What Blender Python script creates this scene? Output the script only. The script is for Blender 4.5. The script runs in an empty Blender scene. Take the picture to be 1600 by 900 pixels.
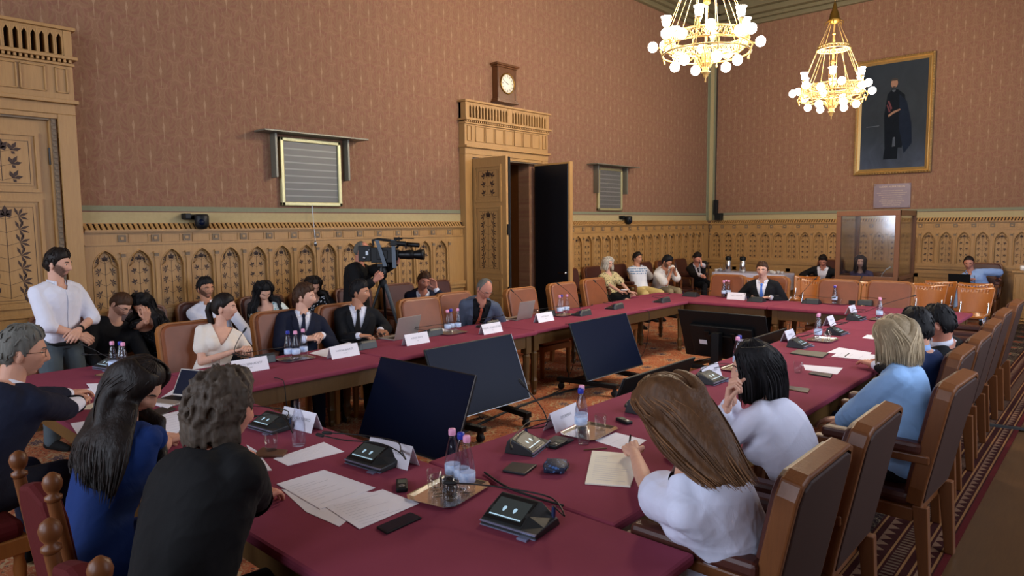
import bpy, bmesh, math, random
import numpy as np
from mathutils import Vector, Matrix, Quaternion, noise as mnoise
PI = math.pi
SC = bpy.context.scene
COLL = SC.collection
random.seed(7)
V3 = Vector

# ------------------------------------------------------------------ camera
CAM_H = 1.9
cam_r = V3((0.67116272, -0.74124488, -0.00982957))
cam_u = V3((0.07507633, 0.05477461, 0.99567228))
cam_f = V3((0.73749857, 0.66899609, -0.09241262))
cd = bpy.data.cameras.new('camera'); cam = bpy.data.objects.new('camera', cd); COLL.objects.link(cam)
cd.sensor_width = 36.0; cd.lens = 24.0; cd.clip_start = 0.05; cd.clip_end = 200
M = Matrix((cam_r, cam_u, -cam_f)).transposed().to_4x4(); M.translation = V3((0, 0, CAM_H))
cam.matrix_world = M
SC.camera = cam
FPX = 1600 * 24 / 36.0
def at(x, y, h):
    """the place at height h that the photograph shows at pixel x, y"""
    d = cam_f + cam_r * ((x - 800) / FPX) - cam_u * ((y - 450) / FPX)
    return V3((0, 0, CAM_H)) + d * ((h - CAM_H) / d.z)
def aty(x, y, Y):
    d = cam_f + cam_r * ((x - 800) / FPX) - cam_u * ((y - 450) / FPX)
    return V3((0, 0, CAM_H)) + d * (Y / d.y)
def atx(x, y, X):
    d = cam_f + cam_r * ((x - 800) / FPX) - cam_u * ((y - 450) / FPX)
    return V3((0, 0, CAM_H)) + d * (X / d.x)

# ------------------------------------------------------------------ view, world and daylight
SC.view_settings.view_transform = 'Standard'
try: SC.view_settings.look = 'None'
except Exception: pass
SC.view_settings.gamma = 1.0
SC.view_settings.use_curve_mapping = False
SC.view_settings.exposure = 0.72
w = bpy.data.worlds.new('world'); SC.world = w; w.use_nodes = True
bg = w.node_tree.nodes['Background']; bg.inputs[0].default_value = (0.55, 0.68, 1.0, 1); bg.inputs[1].default_value = 1.0
XW0, XW1, YW0, YW1, ZC = -4.4, 15.9, -1.25, 7.83, 6.95
WINS = [(3.4, 5.3), (6.8, 8.7), (10.2, 12.1), (13.2, 15.1)]     # windows in the wall on the camera's side
WZ0, WZ1 = 1.15, 5.3
def area(name, loc, rot, sx, sy, power, color):
    l = bpy.data.lights.new(name, 'AREA'); l.shape = 'RECTANGLE'; l.size = sx; l.size_y = sy
    l.energy = power; l.color = color
    o = bpy.data.objects.new(name, l); COLL.objects.link(o); o.location = loc; o.rotation_euler = rot
    return o
for (wa, wb), pw in zip(WINS, (90, 130, 90, 5)):
    area('window_daylight', ((wa + wb) / 2, YW0 - 0.42, (WZ0 + WZ1) / 2), (PI / 2, 0, 0), wb - wa, WZ1 - WZ0, pw, (0.80, 0.88, 1.0))
NWINS = [(-.4, 1.5), (2.8, 4.7), (5.9, 7.5)]                      # windows in the wall behind the camera
for (wa, wb), pw in zip(NWINS, (140, 165, 150)):
    area('window_daylight', (XW0 - .42, (wa + wb) / 2, 3.5), (PI / 2, 0, -PI / 2), wb - wa, 4.2, pw, (0.78, 0.86, 1.0))

# ------------------------------------------------------------------ helpers
def lin(c):
    if isinstance(c, str):
        c = c.lstrip('#'); c = [int(c[i:i+2], 16) / 255 for i in (0, 2, 4)]
    return tuple(((x / 12.92) if x <= 0.04045 else ((x + 0.055) / 1.055) ** 2.4) for x in c[:3])
class N:
    """small arithmetic on shader sockets"""
    def __init__(s, nt, sock): s.nt, s.s = nt, sock
    def _op(s, op, *a, clamp=False):
        n = s.nt.nodes.new('ShaderNodeMath'); n.operation = op; n.use_clamp = clamp
        for i, q in enumerate((s,) + a):
            if isinstance(q, N): s.nt.links.new(q.s, n.inputs[i])
            else: n.inputs[i].default_value = q
        return N(s.nt, n.outputs[0])
    def __add__(s, o): return s._op('ADD', o)
    def __sub__(s, o): return s._op('SUBTRACT', o)
    def __mul__(s, o): return s._op('MULTIPLY', o)
    def __truediv__(s, o): return s._op('DIVIDE', o)
    def frac(s): return s._op('FRACT')
    def floor(s): return s._op('FLOOR')
    def abs(s): return s._op('ABSOLUTE')
    def sin(s): return s._op('SINE')
    def cos(s): return s._op('COSINE')
    def sqrt(s): return s._op('SQRT')
    def pow(s, e): return s._op('POWER', e)
    def gt(s, o): return s._op('GREATER_THAN', o)
    def lt(s, o): return s._op('LESS_THAN', o)
    def max(s, o): return s._op('MAXIMUM', o)
    def min(s, o): return s._op('MINIMUM', o)
    def atan2(s, o): return s._op('ARCTAN2', o)
    def clamp(s): return s._op('ADD', 0.0, clamp=True)
    def step(s, a, b):
        n = s.nt.nodes.new('ShaderNodeMapRange'); n.interpolation_type = 'SMOOTHSTEP'
        s.nt.links.new(s.s, n.inputs[0]); n.inputs[1].default_value = a; n.inputs[2].default_value = b
        return N(s.nt, n.outputs[0])
class MT:
    def __init__(s, name):
        s.m = bpy.data.materials.new(name); s.m.use_nodes = True; s.nt = s.m.node_tree
        s.b = s.nt.nodes['Principled BSDF']; s._co = None
    def co(s):
        if s._co is None: s._co = s.nt.nodes.new('ShaderNodeTexCoord')
        return s._co.outputs['Object']
    def xyz(s):
        n = s.nt.nodes.new('ShaderNodeSeparateXYZ'); s.nt.links.new(s.co(), n.inputs[0])
        return [N(s.nt, n.outputs[i]) for i in range(3)]
    def noise(s, scale, stretch=(1, 1, 1), detail=3, rough=.55, dist=0):
        mp = s.nt.nodes.new('ShaderNodeMapping'); mp.inputs['Scale'].default_value = stretch
        s.nt.links.new(s.co(), mp.inputs[0])
        n = s.nt.nodes.new('ShaderNodeTexNoise'); n.inputs['Scale'].default_value = scale; n.inputs['Detail'].default_value = detail
        n.inputs['Roughness'].default_value = rough; n.inputs['Distortion'].default_value = dist
        s.nt.links.new(mp.outputs[0], n.inputs[0]); return N(s.nt, n.outputs[0])
    def vor(s, scale, stretch=(1, 1, 1), feature='F1', out=0, rnd=1.0):
        mp = s.nt.nodes.new('ShaderNodeMapping'); mp.inputs['Scale'].default_value = stretch
        s.nt.links.new(s.co(), mp.inputs[0])
        n = s.nt.nodes.new('ShaderNodeTexVoronoi'); n.inputs['Scale'].default_value = scale; n.feature = feature
        n.inputs['Randomness'].default_value = rnd
        s.nt.links.new(mp.outputs[0], n.inputs[0]); return N(s.nt, n.outputs[out])
    def mix(s, f, a, b):
        n = s.nt.nodes.new('ShaderNodeMix'); n.data_type = 'RGBA'
        if isinstance(f, N): s.nt.links.new(f.s, n.inputs[0])
        else: n.inputs[0].default_value = f
        for i, q in ((6, a), (7, b)):
            if isinstance(q, (tuple, list)): n.inputs[i].default_value = (*q[:3], 1)
            else: s.nt.links.new(q, n.inputs[i])
        return n.outputs[2]
    def color(s, sock):
        if isinstance(sock, (tuple, list)): s.b.inputs['Base Color'].default_value = (*sock[:3], 1)
        else: s.nt.links.new(sock, s.b.inputs['Base Color'])
    def bump(s, h, dist=.01, strength=.5):
        n = s.nt.nodes.new('ShaderNodeBump'); n.inputs['Distance'].default_value = dist; n.inputs['Strength'].default_value = strength
        s.nt.links.new(h.s, n.inputs['Height']); s.nt.links.new(n.outputs[0], s.b.inputs['Normal'])
    def set(s, **k):
        names = dict(rough='Roughness', metal='Metallic', spec='Specular IOR Level', coat='Coat Weight', coatr='Coat Roughness',
                     sheen='Sheen Weight', trans='Transmission Weight', ior='IOR', alpha='Alpha', sss='Subsurface Weight', emit='Emission Strength')
        for q, v in k.items():
            if q == 'ecol': s.b.inputs['Emission Color'].default_value = (*v, 1)
            elif isinstance(v, N): s.nt.links.new(v.s, s.b.inputs[names[q]])
            else: s.b.inputs[names[q]].default_value = v
        return s
MATS = {}
def plain(name, c, rough=.5, var=.12, nscale=30, bump=None, **k):
    if name in MATS: return MATS[name]
    t = MT(name); c = lin(c); n = t.noise(nscale)
    t.color(t.mix(n, tuple(x * (1 - var) for x in c), tuple(min(1, x * (1 + var)) for x in c)))
    t.set(rough=rough, **k)
    if bump: t.bump(t.noise(bump[0], detail=4), dist=bump[1], strength=bump[2] if len(bump) > 2 else .5)
    MATS[name] = t.m; return t.m
def wood(name, c1, c2, rough=.45, axis=2, scale=6, coat=.0, bump=.002):
    t = MT(name); st = [9, 9, 9]; st[axis] = .9
    n = t.noise(scale, tuple(st), detail=5, dist=.6); m = t.noise(2.0, (1, 1, 1), detail=2)
    t.color(t.mix((n * .75 + m * .35 - .05).clamp(), lin(c1), lin(c2)))
    t.set(rough=rough, coat=coat, coatr=.15, spec=.35); t.bump(n, dist=bump, strength=.4)
    MATS[name] = t.m; return t.m

class MB:
    def __init__(s): s.v, s.f, s.mi, s.sm = [], [], [], []; s.T = Matrix.Identity(4)
    def add(s, vs, fs, m=0, smooth=False):
        o = len(s.v); T = s.T
        s.v += [tuple(T @ V3(p)) for p in vs]
        for f in fs: s.f.append(tuple(i + o for i in f)); s.mi.append(m); s.sm.append(smooth)
        return s
    def box(s, x0, y0, z0, x1, y1, z1, m=0):
        vs = [(x, y, z) for x in (x0, x1) for y in (y0, y1) for z in (z0, z1)]
        return s.add(vs, [(0, 1, 3, 2), (4, 6, 7, 5), (0, 4, 5, 1), (2, 3, 7, 6), (0, 2, 6, 4), (1, 5, 7, 3)], m)
    def cbox(s, c, d, m=0):
        return s.box(c[0] - d[0] / 2, c[1] - d[1] / 2, c[2] - d[2] / 2, c[0] + d[0] / 2, c[1] + d[1] / 2, c[2] + d[2] / 2, m)
    def prism(s, poly, fn, t0, t1, m=0, smooth=False):
        """polygon (a, b) pairs swept from t0 to t1; fn(a, b, t) gives the point"""
        n = len(poly); vs = [fn(a, b, t0) for a, b in poly] + [fn(a, b, t1) for a, b in poly]
        s.add(vs, [tuple(range(n))[::-1], tuple(range(n, 2 * n))], m)
        o = len(s.v) - 2 * n
        for i in range(n):
            j = (i + 1) % n; s.f.append((o + i, o + j, o + n + j, o + n + i)); s.mi.append(m); s.sm.append(smooth)
        return s
    def tube(s, path, r, n=8, m=0, smooth=True, caps=True, flat=1.0, up=None, closed=False):
        P = [V3(p) for p in path]; k = len(P)
        R_ = list(r) if hasattr(r, '__len__') else [r] * k
        prev = None; vs = []
        for i, p in enumerate(P):
            if closed: d = P[(i + 1) % k] - P[i - 1]
            else: d = P[min(i + 1, k - 1)] - P[max(i - 1, 0)]
            if d.length < 1e-9: d = V3((0, 0, 1))
            d.normalize()
            if prev is None:
                a = V3(up) if up is not None else (V3((0, 0, 1)) if abs(d.z) < .9 else V3((1, 0, 0)))
                prev = a
            b = d.cross(prev)
            if b.length < 1e-6: b = d.orthogonal()
            b.normalize(); a = b.cross(d); prev = a
            for j in range(n):
                t = 2 * PI * j / n
                vs.append(tuple(p + b * (math.cos(t) * R_[i]) + a * (math.sin(t) * R_[i] * flat)))
        fs = []
        for i in range(k if closed else k - 1):
            i2 = (i + 1) % k
            for j in range(n):
                q = (j + 1) % n; fs.append((i * n + j, i * n + q, i2 * n + q, i2 * n + j))
        s.add(vs, fs, m, smooth)
        if caps and not closed: s.add(vs[:n], [tuple(range(n))[::-1]], m); s.add(vs[-n:], [tuple(range(n))], m)
        return s
    def lathe(s, prof, n=16, c=(0, 0, 0), m=0, smooth=True):
        k = len(prof); vs = [(c[0] + r * math.cos(2 * PI * j / n), c[1] + r * math.sin(2 * PI * j / n), c[2] + z) for r, z in prof for j in range(n)]
        fs = [(i * n + j, i * n + (j + 1) % n, (i + 1) * n + (j + 1) % n, (i + 1) * n + j) for i in range(k - 1) for j in range(n)]
        s.add(vs, fs, m, smooth)
        if prof[0][0] > 1e-4: s.add(vs[:n], [tuple(range(n))[::-1]], m)
        if prof[-1][0] > 1e-4: s.add(vs[-n:], [tuple(range(n))], m)
        return s
    def ell(s, c, r, nu=14, nv=9, m=0, rot=None):
        r = (r, r, r) if not hasattr(r, '__len__') else r; vs = []; c = V3(c)
        for i in range(nv + 1):
            t = PI * i / nv
            for j in range(nu):
                p = 2 * PI * j / nu
                q = V3((r[0] * math.sin(t) * math.cos(p), r[1] * math.sin(t) * math.sin(p), r[2] * math.cos(t)))
                if rot is not None: q = rot @ q
                vs.append(tuple(c + q))
        fs = [(i * nu + j, (i + 1) * nu + j, (i + 1) * nu + (j + 1) % nu, i * nu + (j + 1) % nu) for i in range(nv) for j in range(nu)]
        return s.add(vs, fs, m, True)
    def mesh(s, name):
        me = bpy.data.meshes.new(name); me.from_pydata(s.v, [], s.f)
        me.polygons.foreach_set('material_index', s.mi); me.polygons.foreach_set('use_smooth', s.sm)
        me.update(); return me
    def build(s, name, mats, parent=None, bevel=0, recalc=True, loc=None, rz=None, weld=False):
        me = s.mesh(name)
        if recalc:
            b = bmesh.new(); b.from_mesh(me)
            if weld: bmesh.ops.remove_doubles(b, verts=b.verts, dist=1e-5)
            bmesh.ops.recalc_face_normals(b, faces=b.faces); b.to_mesh(me); b.free()
        o = link(name, me, mats, parent)
        if bevel:
            bv = o.modifiers.new('bevel', 'BEVEL'); bv.width = bevel; bv.segments = 2; bv.limit_method = 'ANGLE'; bv.angle_limit = .7
        if loc is not None: o.location = loc
        if rz is not None: o.rotation_euler = (0, 0, rz)
        return o
def link(name, me, mats, parent=None):
    if not isinstance(mats, (list, tuple)): mats = [mats]
    for q in mats: me.materials.append(MATS[q] if isinstance(q, str) else q)
    o = bpy.data.objects.new(name, me); COLL.objects.link(o)
    if parent is not None: o.parent = parent
    return o
def tag(o, label=None, cat=None, group=None, kind=None):
    if label: o['label'] = label
    if cat: o['category'] = cat
    if group: o['group'] = group
    if kind: o['kind'] = kind
    return o
def empty(name, loc, rz=0, label=None, cat=None, group=None):
    o = bpy.data.objects.new(name, None); COLL.objects.link(o); o.location = loc; o.rotation_euler = (0, 0, rz)
    o.empty_display_size = .1
    return tag(o, label, cat, group)
def struct(o): o['kind'] = 'structure'; return o
def copy_tree(o, parent=None):
    c = o.copy(); COLL.objects.link(c)
    if parent is not None: c.parent = parent
    for ch in list(o.children): copy_tree(ch, c)
    return c
class Proto:
    """first call hands out the original thing, later calls hand out copies"""
    def __init__(s, root): s.root, s.used = root, False
    def __call__(s, loc, rz, label, cat=None, group=None, scale=None):
        o = s.root if not s.used else copy_tree(s.root); s.used = True
        o.location = loc; o.rotation_euler = (0, 0, rz)
        if scale: o.scale = scale
        return tag(o, label, cat, group)
def text_mesh(txt, size, depth=0.0):
    c = bpy.data.curves.new('txt', 'FONT'); c.body = txt; c.size = size; c.align_x = 'CENTER'; c.align_y = 'CENTER'; c.extrude = depth
    c.resolution_u = 2
    o = bpy.data.objects.new('txt', c); COLL.objects.link(o)
    dg = bpy.context.evaluated_depsgraph_get(); me = bpy.data.meshes.new_from_object(o.evaluated_get(dg))
    bpy.data.objects.remove(o); bpy.data.curves.remove(c); return me
def add_text(mb, txt, size, origin, ex, ey, m=0):
    me = text_mesh(txt, size); o, ex, ey = V3(origin), V3(ex).normalized(), V3(ey).normalized()
    mb.add([tuple(o + ex * v.co.x + ey * v.co.y) for v in me.vertices], [tuple(p.vertices) for p in me.polygons], m)
    bpy.data.meshes.remove(me)

# ------------------------------------------------------------------ materials
OAK = wood('oak', '#916a3e', '#b08953', rough=.42)
wood('oak_horizontal', '#8c6a42', '#a98657', rough=.42, axis=0)
wood('oak_cross', '#8c6a42', '#a98657', rough=.42, axis=1)
wood('table_oak', '#4d351a', '#684a25', rough=.45)
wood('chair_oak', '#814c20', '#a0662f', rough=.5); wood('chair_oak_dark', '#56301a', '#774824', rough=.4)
wood('dark_wood', '#33200f', '#4d3119', rough=.45)
wood('walnut', '#43260f', '#693d1c', rough=.35, coat=.3)
wood('plywood', '#8d4d18', '#aa6524', rough=.3, coat=1.0)
wood('booth_wood', '#5f3a20', '#7c5030', rough=.4)
wood('parquet', '#3d2917', '#5a3f25', rough=.35, axis=0)
plain('inlay_and_gap_shade', '#351d0f', .6)
plain('carved', '#6c5a45', .6, bump=(60, .004))
plain('leather', '#7c4526', .42, var=.22, nscale=7, bump=(260, .0012), spec=.4)
plain('leather_dark', '#45221a', .42, var=.18, nscale=7, bump=(260, .0012), spec=.35)
plain('leather_back', '#35201a', .6, spec=.25, var=.15, nscale=7, bump=(260, .001))
plain('cloth_red', '#83394b', .9, var=.08, nscale=5, bump=(900, .0004), spec=.15)
plain('black_plastic', '#0f1113', .5, spec=.3)
plain('black_metal', '#0e0f11', .4, metal=.4)
plain('rubber', '#0b0c0d', .7)
plain('grey_metal', '#8f9296', .3, metal=.9, var=.04)
plain('silver', '#dcdcdc', .2, metal=1.0, var=.02)
plain('chrome', '#c9ccd0', .08, metal=1.0, var=.02)
plain('gold', '#b3925a', .38, metal=.6, var=.15, bump=(80, .002))
plain('brass_dark', '#8a6a2c', .35, metal=.8)
plain('paper', '#e6e4ec', .75, var=.03)
plain('paper_ivory', '#e8e2d0', .75, var=.03)
plain('print_grey', '#8c8c96', .8)
plain('print_pale', '#b2b2bf', .8)
plain('print_dark', '#3a3a48', .8)
plain('navy_plastic', '#14264a', .3)
plain('cap_pink', '#e79fc0', .4)
plain('cap_blue', '#2336a0', .35)
plain('white_ceramic', '#e4e2de', .25)
plain('tablecloth_white', '#c4c3d6', .85, bump=(14, .01))
plain('red_velvet', '#4c0f10', .85, spec=.2, bump=(40, .003))
plain('strap_grey', '#5f6973', .8); plain('column_grey', '#33393f', .5)
plain('black_cloth', '#0b0b0d', .9)
def thin_glass(nm, tint, ior=1.5, rough=.02):
    t = MT(nm); nt = t.nt; gl = nt.nodes.new('ShaderNodeBsdfGlossy'); gl.inputs['Roughness'].default_value = rough
    tr = nt.nodes.new('ShaderNodeBsdfTransparent'); tr.inputs[0].default_value = (*tint, 1)
    lw = nt.nodes.new('ShaderNodeLayerWeight'); lw.inputs[0].default_value = .5
    fac = (N(nt, lw.outputs[1]).pow(3.5)) * (.55 if ior < 1.6 else .8) + (.03 if ior < 1.6 else .10)
    mx = nt.nodes.new('ShaderNodeMixShader'); nt.links.new(fac.s, mx.inputs[0]); nt.links.new(tr.outputs[0], mx.inputs[1]); nt.links.new(gl.outputs[0], mx.inputs[2])
    nt.links.new(mx.outputs[0], nt.nodes['Material Output'].inputs[0]); MATS[nm] = t.m
thin_glass('glass', (.97, .98, .99), 1.5); thin_glass('bottle_glass', (.94, .95, .98), 1.5, .04)
t = MT('screen_black'); t.color(lin('#0d1428')); t.set(rough=.3, spec=.1); MATS['screen_black'] = t.m
t = MT('bulb'); t.color((1, .95, .85)); t.set(emit=24.0, ecol=(1.0, .88, .68)); MATS['bulb'] = t.m
thin_glass('booth_glass', (.86, .88, .9), 1.65, .10)

def wallpaper(name, ax):
    """woven damask: rows of spear and scroll motifs, half-dropped, inside ogee lines"""
    t = MT(name); c = t.xyz(); s, z = c[ax], c[2]
    def cell(du, dw):
        u = ((s / .305 + du).frac() - .5) * .305
        w_ = ((z / .60 + dw).frac() - .5) * .60
        return u, w_
    wob = (t.noise(28, detail=2) - .5) * .02
    spear = None; scroll = None; lines = None
    for du, dw in ((0, 0), (.5, .5)):
        u, w_ = cell(du, dw); ua = u.abs()
        # teardrop head, waist and tail of the spear
        head = (ua * 4.2 + (w_ + .02).abs() * 1.0).lt(.062)
        tail = ((ua * 22.0 + (w_ + .115).abs()).lt(.10)).max((ua * 20.0 + (w_ - .10).abs()).lt(.075))
        k = head.max(tail); spear = k if spear is None else spear.max(k)
        rr = (u * u + (w_ * .62) * (w_ * .62)).sqrt() + wob
        an = ua.atan2(w_ + .02)
        leaf = ((an * 9.0 + rr * 90.0).sin()).gt(.1) * rr.gt(.062) * rr.lt(.122)
        scroll = leaf if scroll is None else scroll.max(leaf)
        og = ((rr + ((an * 11.0).sin()) * .006) - .132).abs().lt(.0055)
        lines = og if lines is None else lines.max(og)
    n = t.noise(9, detail=2); fine = t.noise(160, (1, 1, .35) if ax == 0 else (1, 1, .35), detail=2)
    base = t.mix(n, lin('#7e5f4a'), lin('#8b6a52'))
    a = t.mix(scroll * .42, base, lin('#7c5046'))
    b = t.mix(lines * .25, a, lin('#9c7862'))
    d = t.mix(spear * .42, b, lin('#b09478'))
    e = t.mix((fine - .42).clamp() * 1.1, d, lin('#6f483c'))
    t.color(e); t.set(rough=.85, spec=.12); t.bump(fine, dist=.002, strength=.4)
    MATS[name] = t.m
wallpaper('wallpaper_side', 0); wallpaper('wallpaper_end', 1)
plain('band_green', '#76785f', .8); plain('band_cream', '#a3936a', .8); plain('band_maroon', '#6a3a34', .8)
plain('ceiling_paint', '#4a3a2a', .8); plain('ceiling_gold', '#6d6448', .6)

def carpet():
    t = MT('carpet'); x, y, z = t.xyz()
    e = y - .66
    # field: rust ground, lattice of lobed medallions, cream and navy flecks
    wob = (t.noise(7, detail=3) - .5) * .16
    def lat(p, dx, dy):
        u = ((x + wob) / p + dx).frac() - .5; v = ((y + wob) / p + dy).frac() - .5
        r = (u * u + v * v).sqrt(); a = u.atan2(v); return r + (a * 8.0).sin() * .03
    r1 = lat(.62, 0, 0).min(lat(.62, .5, .5))
    ring = (r1 - .2).abs().lt(.02).max((r1 - .11).abs().lt(.015))
    fl = t.vor(26, (1, 1, 1)); tw = t.noise(34, (1, 1, 1), detail=1)
    vine = (tw - .5).abs().lt(.022)
    dk = t.vor(19, (1.2, .8, 1), feature='F1', out=0)
    field = t.mix(t.noise(5, detail=3), lin('#8f412a'), lin('#ae6a48'))
    field = t.mix(r1.lt(.09) * .8, field, lin('#30364c'))
    field = t.mix(dk.lt(.22) * .75, field, lin('#3a2a2c'))
    field = t.mix(ring.max(vine).max(fl.lt(.16)) * .75, field, lin('#b39a72'))
    # borders: guard stripes with small triangles, broad dark border with pale scrolls
    tri = (((x * 11.0).frac() - .5).abs() * .09)
    g1 = (e - .06).gt(tri) * (e - .06).lt(.045)
    g2 = ((e - .30).gt(tri * 1.3)) * (e.lt(.36))
    comb = ((x * 26.0).frac()).gt(.5) * e.gt(.19) * e.lt(.25)
    bord = t.mix(g1.max(g2), lin('#2e0f0c'), lin('#6a4e3c'))
    bord = t.mix(comb * .7, bord, lin('#64513f'))
    st = ((e - .045).abs().min((e - .125).abs())).min((e - .175).abs()).min((e - .27).abs()).min((e - .40).abs())
    bord = t.mix(st.lt(.006), bord, lin('#7a5534'))
    big = t.mix((vine.max(ring)) * .8, lin('#231514'), lin('#776850'))
    big = t.mix(r1.lt(.1) * .8, big, lin('#8e3a26'))
    edge = t.mix(e.gt(.42), bord, big)
    edge = t.mix(e.lt(.03), edge, lin('#4a1414'))
    t.color(t.mix(e.gt(1.05), edge, field)); t.set(rough=.95, spec=.1)
    t.bump(t.noise(220, detail=2), dist=.004, strength=.5); MATS['carpet'] = t.m
carpet()
def lattice():
    t = MT('grille_mesh'); c = t.xyz(); k = .017
    a = ((c[0] + c[2] * .62) / k).frac(); b = ((c[0] - c[2] * .62) / k).frac()
    ln = a.lt(.33).max(b.lt(.33))
    slat = ((c[2] / .083).frac() - .5).abs().lt(.1)
    base = t.mix(slat * .7, lin('#2f3440'), lin('#7f8484'))
    t.color(t.mix(ln * .6, base, lin('#8e897a'))); t.set(rough=.5, metal=.2); MATS['grille_mesh'] = t.m
lattice()
def inlaid(name):
    t = MT(name); t.set(rough=.5); t.color(lin('#3a2314')); MATS[name] = t.m
# ================================================================== ROOM
def quadbox(name, x0, y0, z0, x1, y1, z1, mat, bevel=0):
    return struct(MB().box(x0, y0, z0, x1, y1, z1).build(name, mat, bevel=bevel))
quadbox('floor', XW0, YW0 - .3, -.12, XW1 + .3, YW1 + 1.6, 0, 'parquet')
quadbox('ceiling', XW0, YW0 - .3, ZC, XW1 + .3, YW1 + .3, ZC + .15, 'ceiling_paint')
D2A, D2B, D2Z = 7.66, 9.1, 2.94
b = MB(); b.box(XW0, YW1, 0, D2A, YW1 + .25, ZC); b.box(D2B, YW1, 0, XW1, YW1 + .25, ZC); b.box(D2A, YW1, D2Z, D2B, YW1 + .25, ZC)
struct(b.build('wall_left', 'wallpaper_side'))
struct(MB().box(XW1, YW0 - .25, 0, XW1 + .25, YW1 + .25, ZC).build('wall_far', 'wallpaper_end'))
b = MB(); ed = [YW0 - .25] + [q for wn in NWINS for q in wn] + [YW1 + .25]
b.box(XW0 - .3, YW0 - .25, 0, XW0, YW1 + .25, 1.4); b.box(XW0 - .3, YW0 - .25, 5.6, XW0, YW1 + .25, ZC)
for i in range(0, len(ed), 2): b.box(XW0 - .3, ed[i], 1.4, XW0, ed[i + 1], 5.6)
struct(b.build('wall_near', 'wallpaper_end'))
for i, (wa, wb) in enumerate(NWINS):
    b = MB()
    for q in (wa, (wa + wb) / 2 - .04, wb - .08): b.box(XW0 - .2, q, 1.4, XW0 - .14, q + .08, 5.6)
    for q in (1.4, 2.8, 4.3, 5.52): b.box(XW0 - .2, wa, q, XW0 - .14, wb, q + .08)
    struct(b.build('window_%d' % (i + 6), 'oak'))
b = MB(); edges = [XW0] + [q for wn in WINS for q in wn] + [XW1]
b.box(XW0, YW0 - .3, 0, XW1, YW0, WZ0); b.box(XW0, YW0 - .3, WZ1, XW1, YW0, ZC)
for i in range(0, len(edges), 2): b.box(edges[i], YW0 - .3, WZ0, edges[i + 1], YW0, WZ1)
struct(b.build('wall_right', 'wallpaper_side'))
for i, (wa, wb) in enumerate(WINS):
    b = MB()
    for q in (wa, (wa + wb) / 2 - .03, wb - .06): b.box(q, YW0 - .2, WZ0, q + .06, YW0 - .14, WZ1)
    for q in (WZ0, 2.4, 3.9, WZ1 - .06): b.box(wa, YW0 - .2, q, wb, YW0 - .14, q + .06)
    struct(b.build('window_%d' % (i + 1), 'oak'))
# vestibule behind the open double door
b = MB(); b.box(D2A - .1, YW1 + .25, 0, D2A, YW1 + 1.5, D2Z + .1); b.box(D2B, YW1 + .25, 0, D2B + .1, YW1 + 1.5, D2Z + .1)
b.box(D2A - .1, YW1 + 1.45, 0, D2B + .1, YW1 + 1.55, D2Z + .1); b.box(D2A - .1, YW1 + .25, D2Z + .02, D2B + .1, YW1 + 1.55, D2Z + .12)
for q in (8.1, 8.55, 9.02): b.box(q, YW1 + 1.40, .15, q + .06, YW1 + 1.45, 2.8)
for q in (.15, 1.1, 2.3, 2.75): b.box(D2A, YW1 + 1.40, q, D2B, YW1 + 1.45, q + .09)
struct(b.build('wall_vestibule', 'walnut'))
# ceiling mouldings
b = MB()
for z0, d, h in ((6.45, .10, .1), (6.55, .18, .08), (6.63, .30, .12), (6.75, .42, .2)):
    b.box(XW0, YW1 - d, z0, XW1, YW1, z0 + h); b.box(XW1 - d, YW0, z0, XW1, YW1, z0 + h)
struct(b.build('trim_1', 'ceiling_gold', bevel=.015))

# mapping of wall-local (along, out, up) into the room
SIDE = lambda s, d, z: (s, YW1 - d, z)
END = lambda s, d, z: (XW1 - d, s, z)
def mbx(mb, F, s0, s1, d0, d1, z0, z1, m=0):
    vs = [F(s, d, z) for s in (s0, s1) for d in (d0, d1) for z in (z0, z1)]
    mb.add(vs, [(0, 1, 3, 2), (4, 6, 7, 5), (0, 4, 5, 1), (2, 3, 7, 6), (0, 2, 6, 4), (1, 5, 7, 3)], m)
def leaf(mb, F, s, z, d, ang, ln, wd, m=1):
    ca, sa = math.cos(ang), math.sin(ang)
    pts = [(0, 0), (ln * .55, wd), (ln, 0), (ln * .55, -wd)]
    mb.add([F(s + a * ca - b_ * sa, d, z + a * sa + b_ * ca) for a, b_ in pts], [(0, 1, 2, 3)], m)
def stemq(mb, F, s0, z0, s1, z1, wd, d, m=1):
    v = V3((s1 - s0, z1 - z0)); v.normalize() if False else None
    L = math.hypot(s1 - s0, z1 - z0); nx, nz = -(z1 - z0) / L * wd, (s1 - s0) / L * wd
    mb.add([F(s0 + nx, d, z0 + nz), F(s0 - nx, d, z0 - nz), F(s1 - nx, d, z1 - nz), F(s1 + nx, d, z1 + nz)], [(0, 1, 2, 3)], m)
def floral(mb, F, sc, z0, z1, hw, d, kind=0, top=True, m=1):
    """inlaid stem with paired palmate or curled leaves"""
    H = z1 - z0; stemq(mb, F, sc, z0 + .01, sc, z1 - .08, .0022, d, m)
    n = max(2, int(round((H - .1) / .108)))
    for i in range(n):
        z = z0 + .035 + i * (H - .13) / max(1, n - 1)
        for sg in (-1, 1):
            bx = sc + sg * hw * .5
            stemq(mb, F, sc, z - .02, bx, z + .012, .0016, d, m)
            if kind == 0:
                for a in (-70, -25, 20, 65, 110):
                    an = math.radians(a) if sg > 0 else PI - math.radians(a)
                    leaf(mb, F, bx, z + .012, d, an, hw * .42, hw * .06, m)
            else:
                for a, l in ((15, .42), (60, .46), (105, .36)):
                    an = math.radians(a) if sg > 0 else PI - math.radians(a)
                    leaf(mb, F, bx - sg * hw * .1, z, d, an, hw * l, hw * .085, m)
                leaf(mb, F, bx - sg * hw * .1, z - .005, d, -PI / 2 + sg * .8, hw * .2, hw * .08, m)
    if top:
        for a, l in ((90, .5), (50, .42), (130, .42), (15, .26), (165, .26)):
            leaf(mb, F, sc, z1 - .085, d, math.radians(a), hw * l, hw * .12, m)
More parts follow.
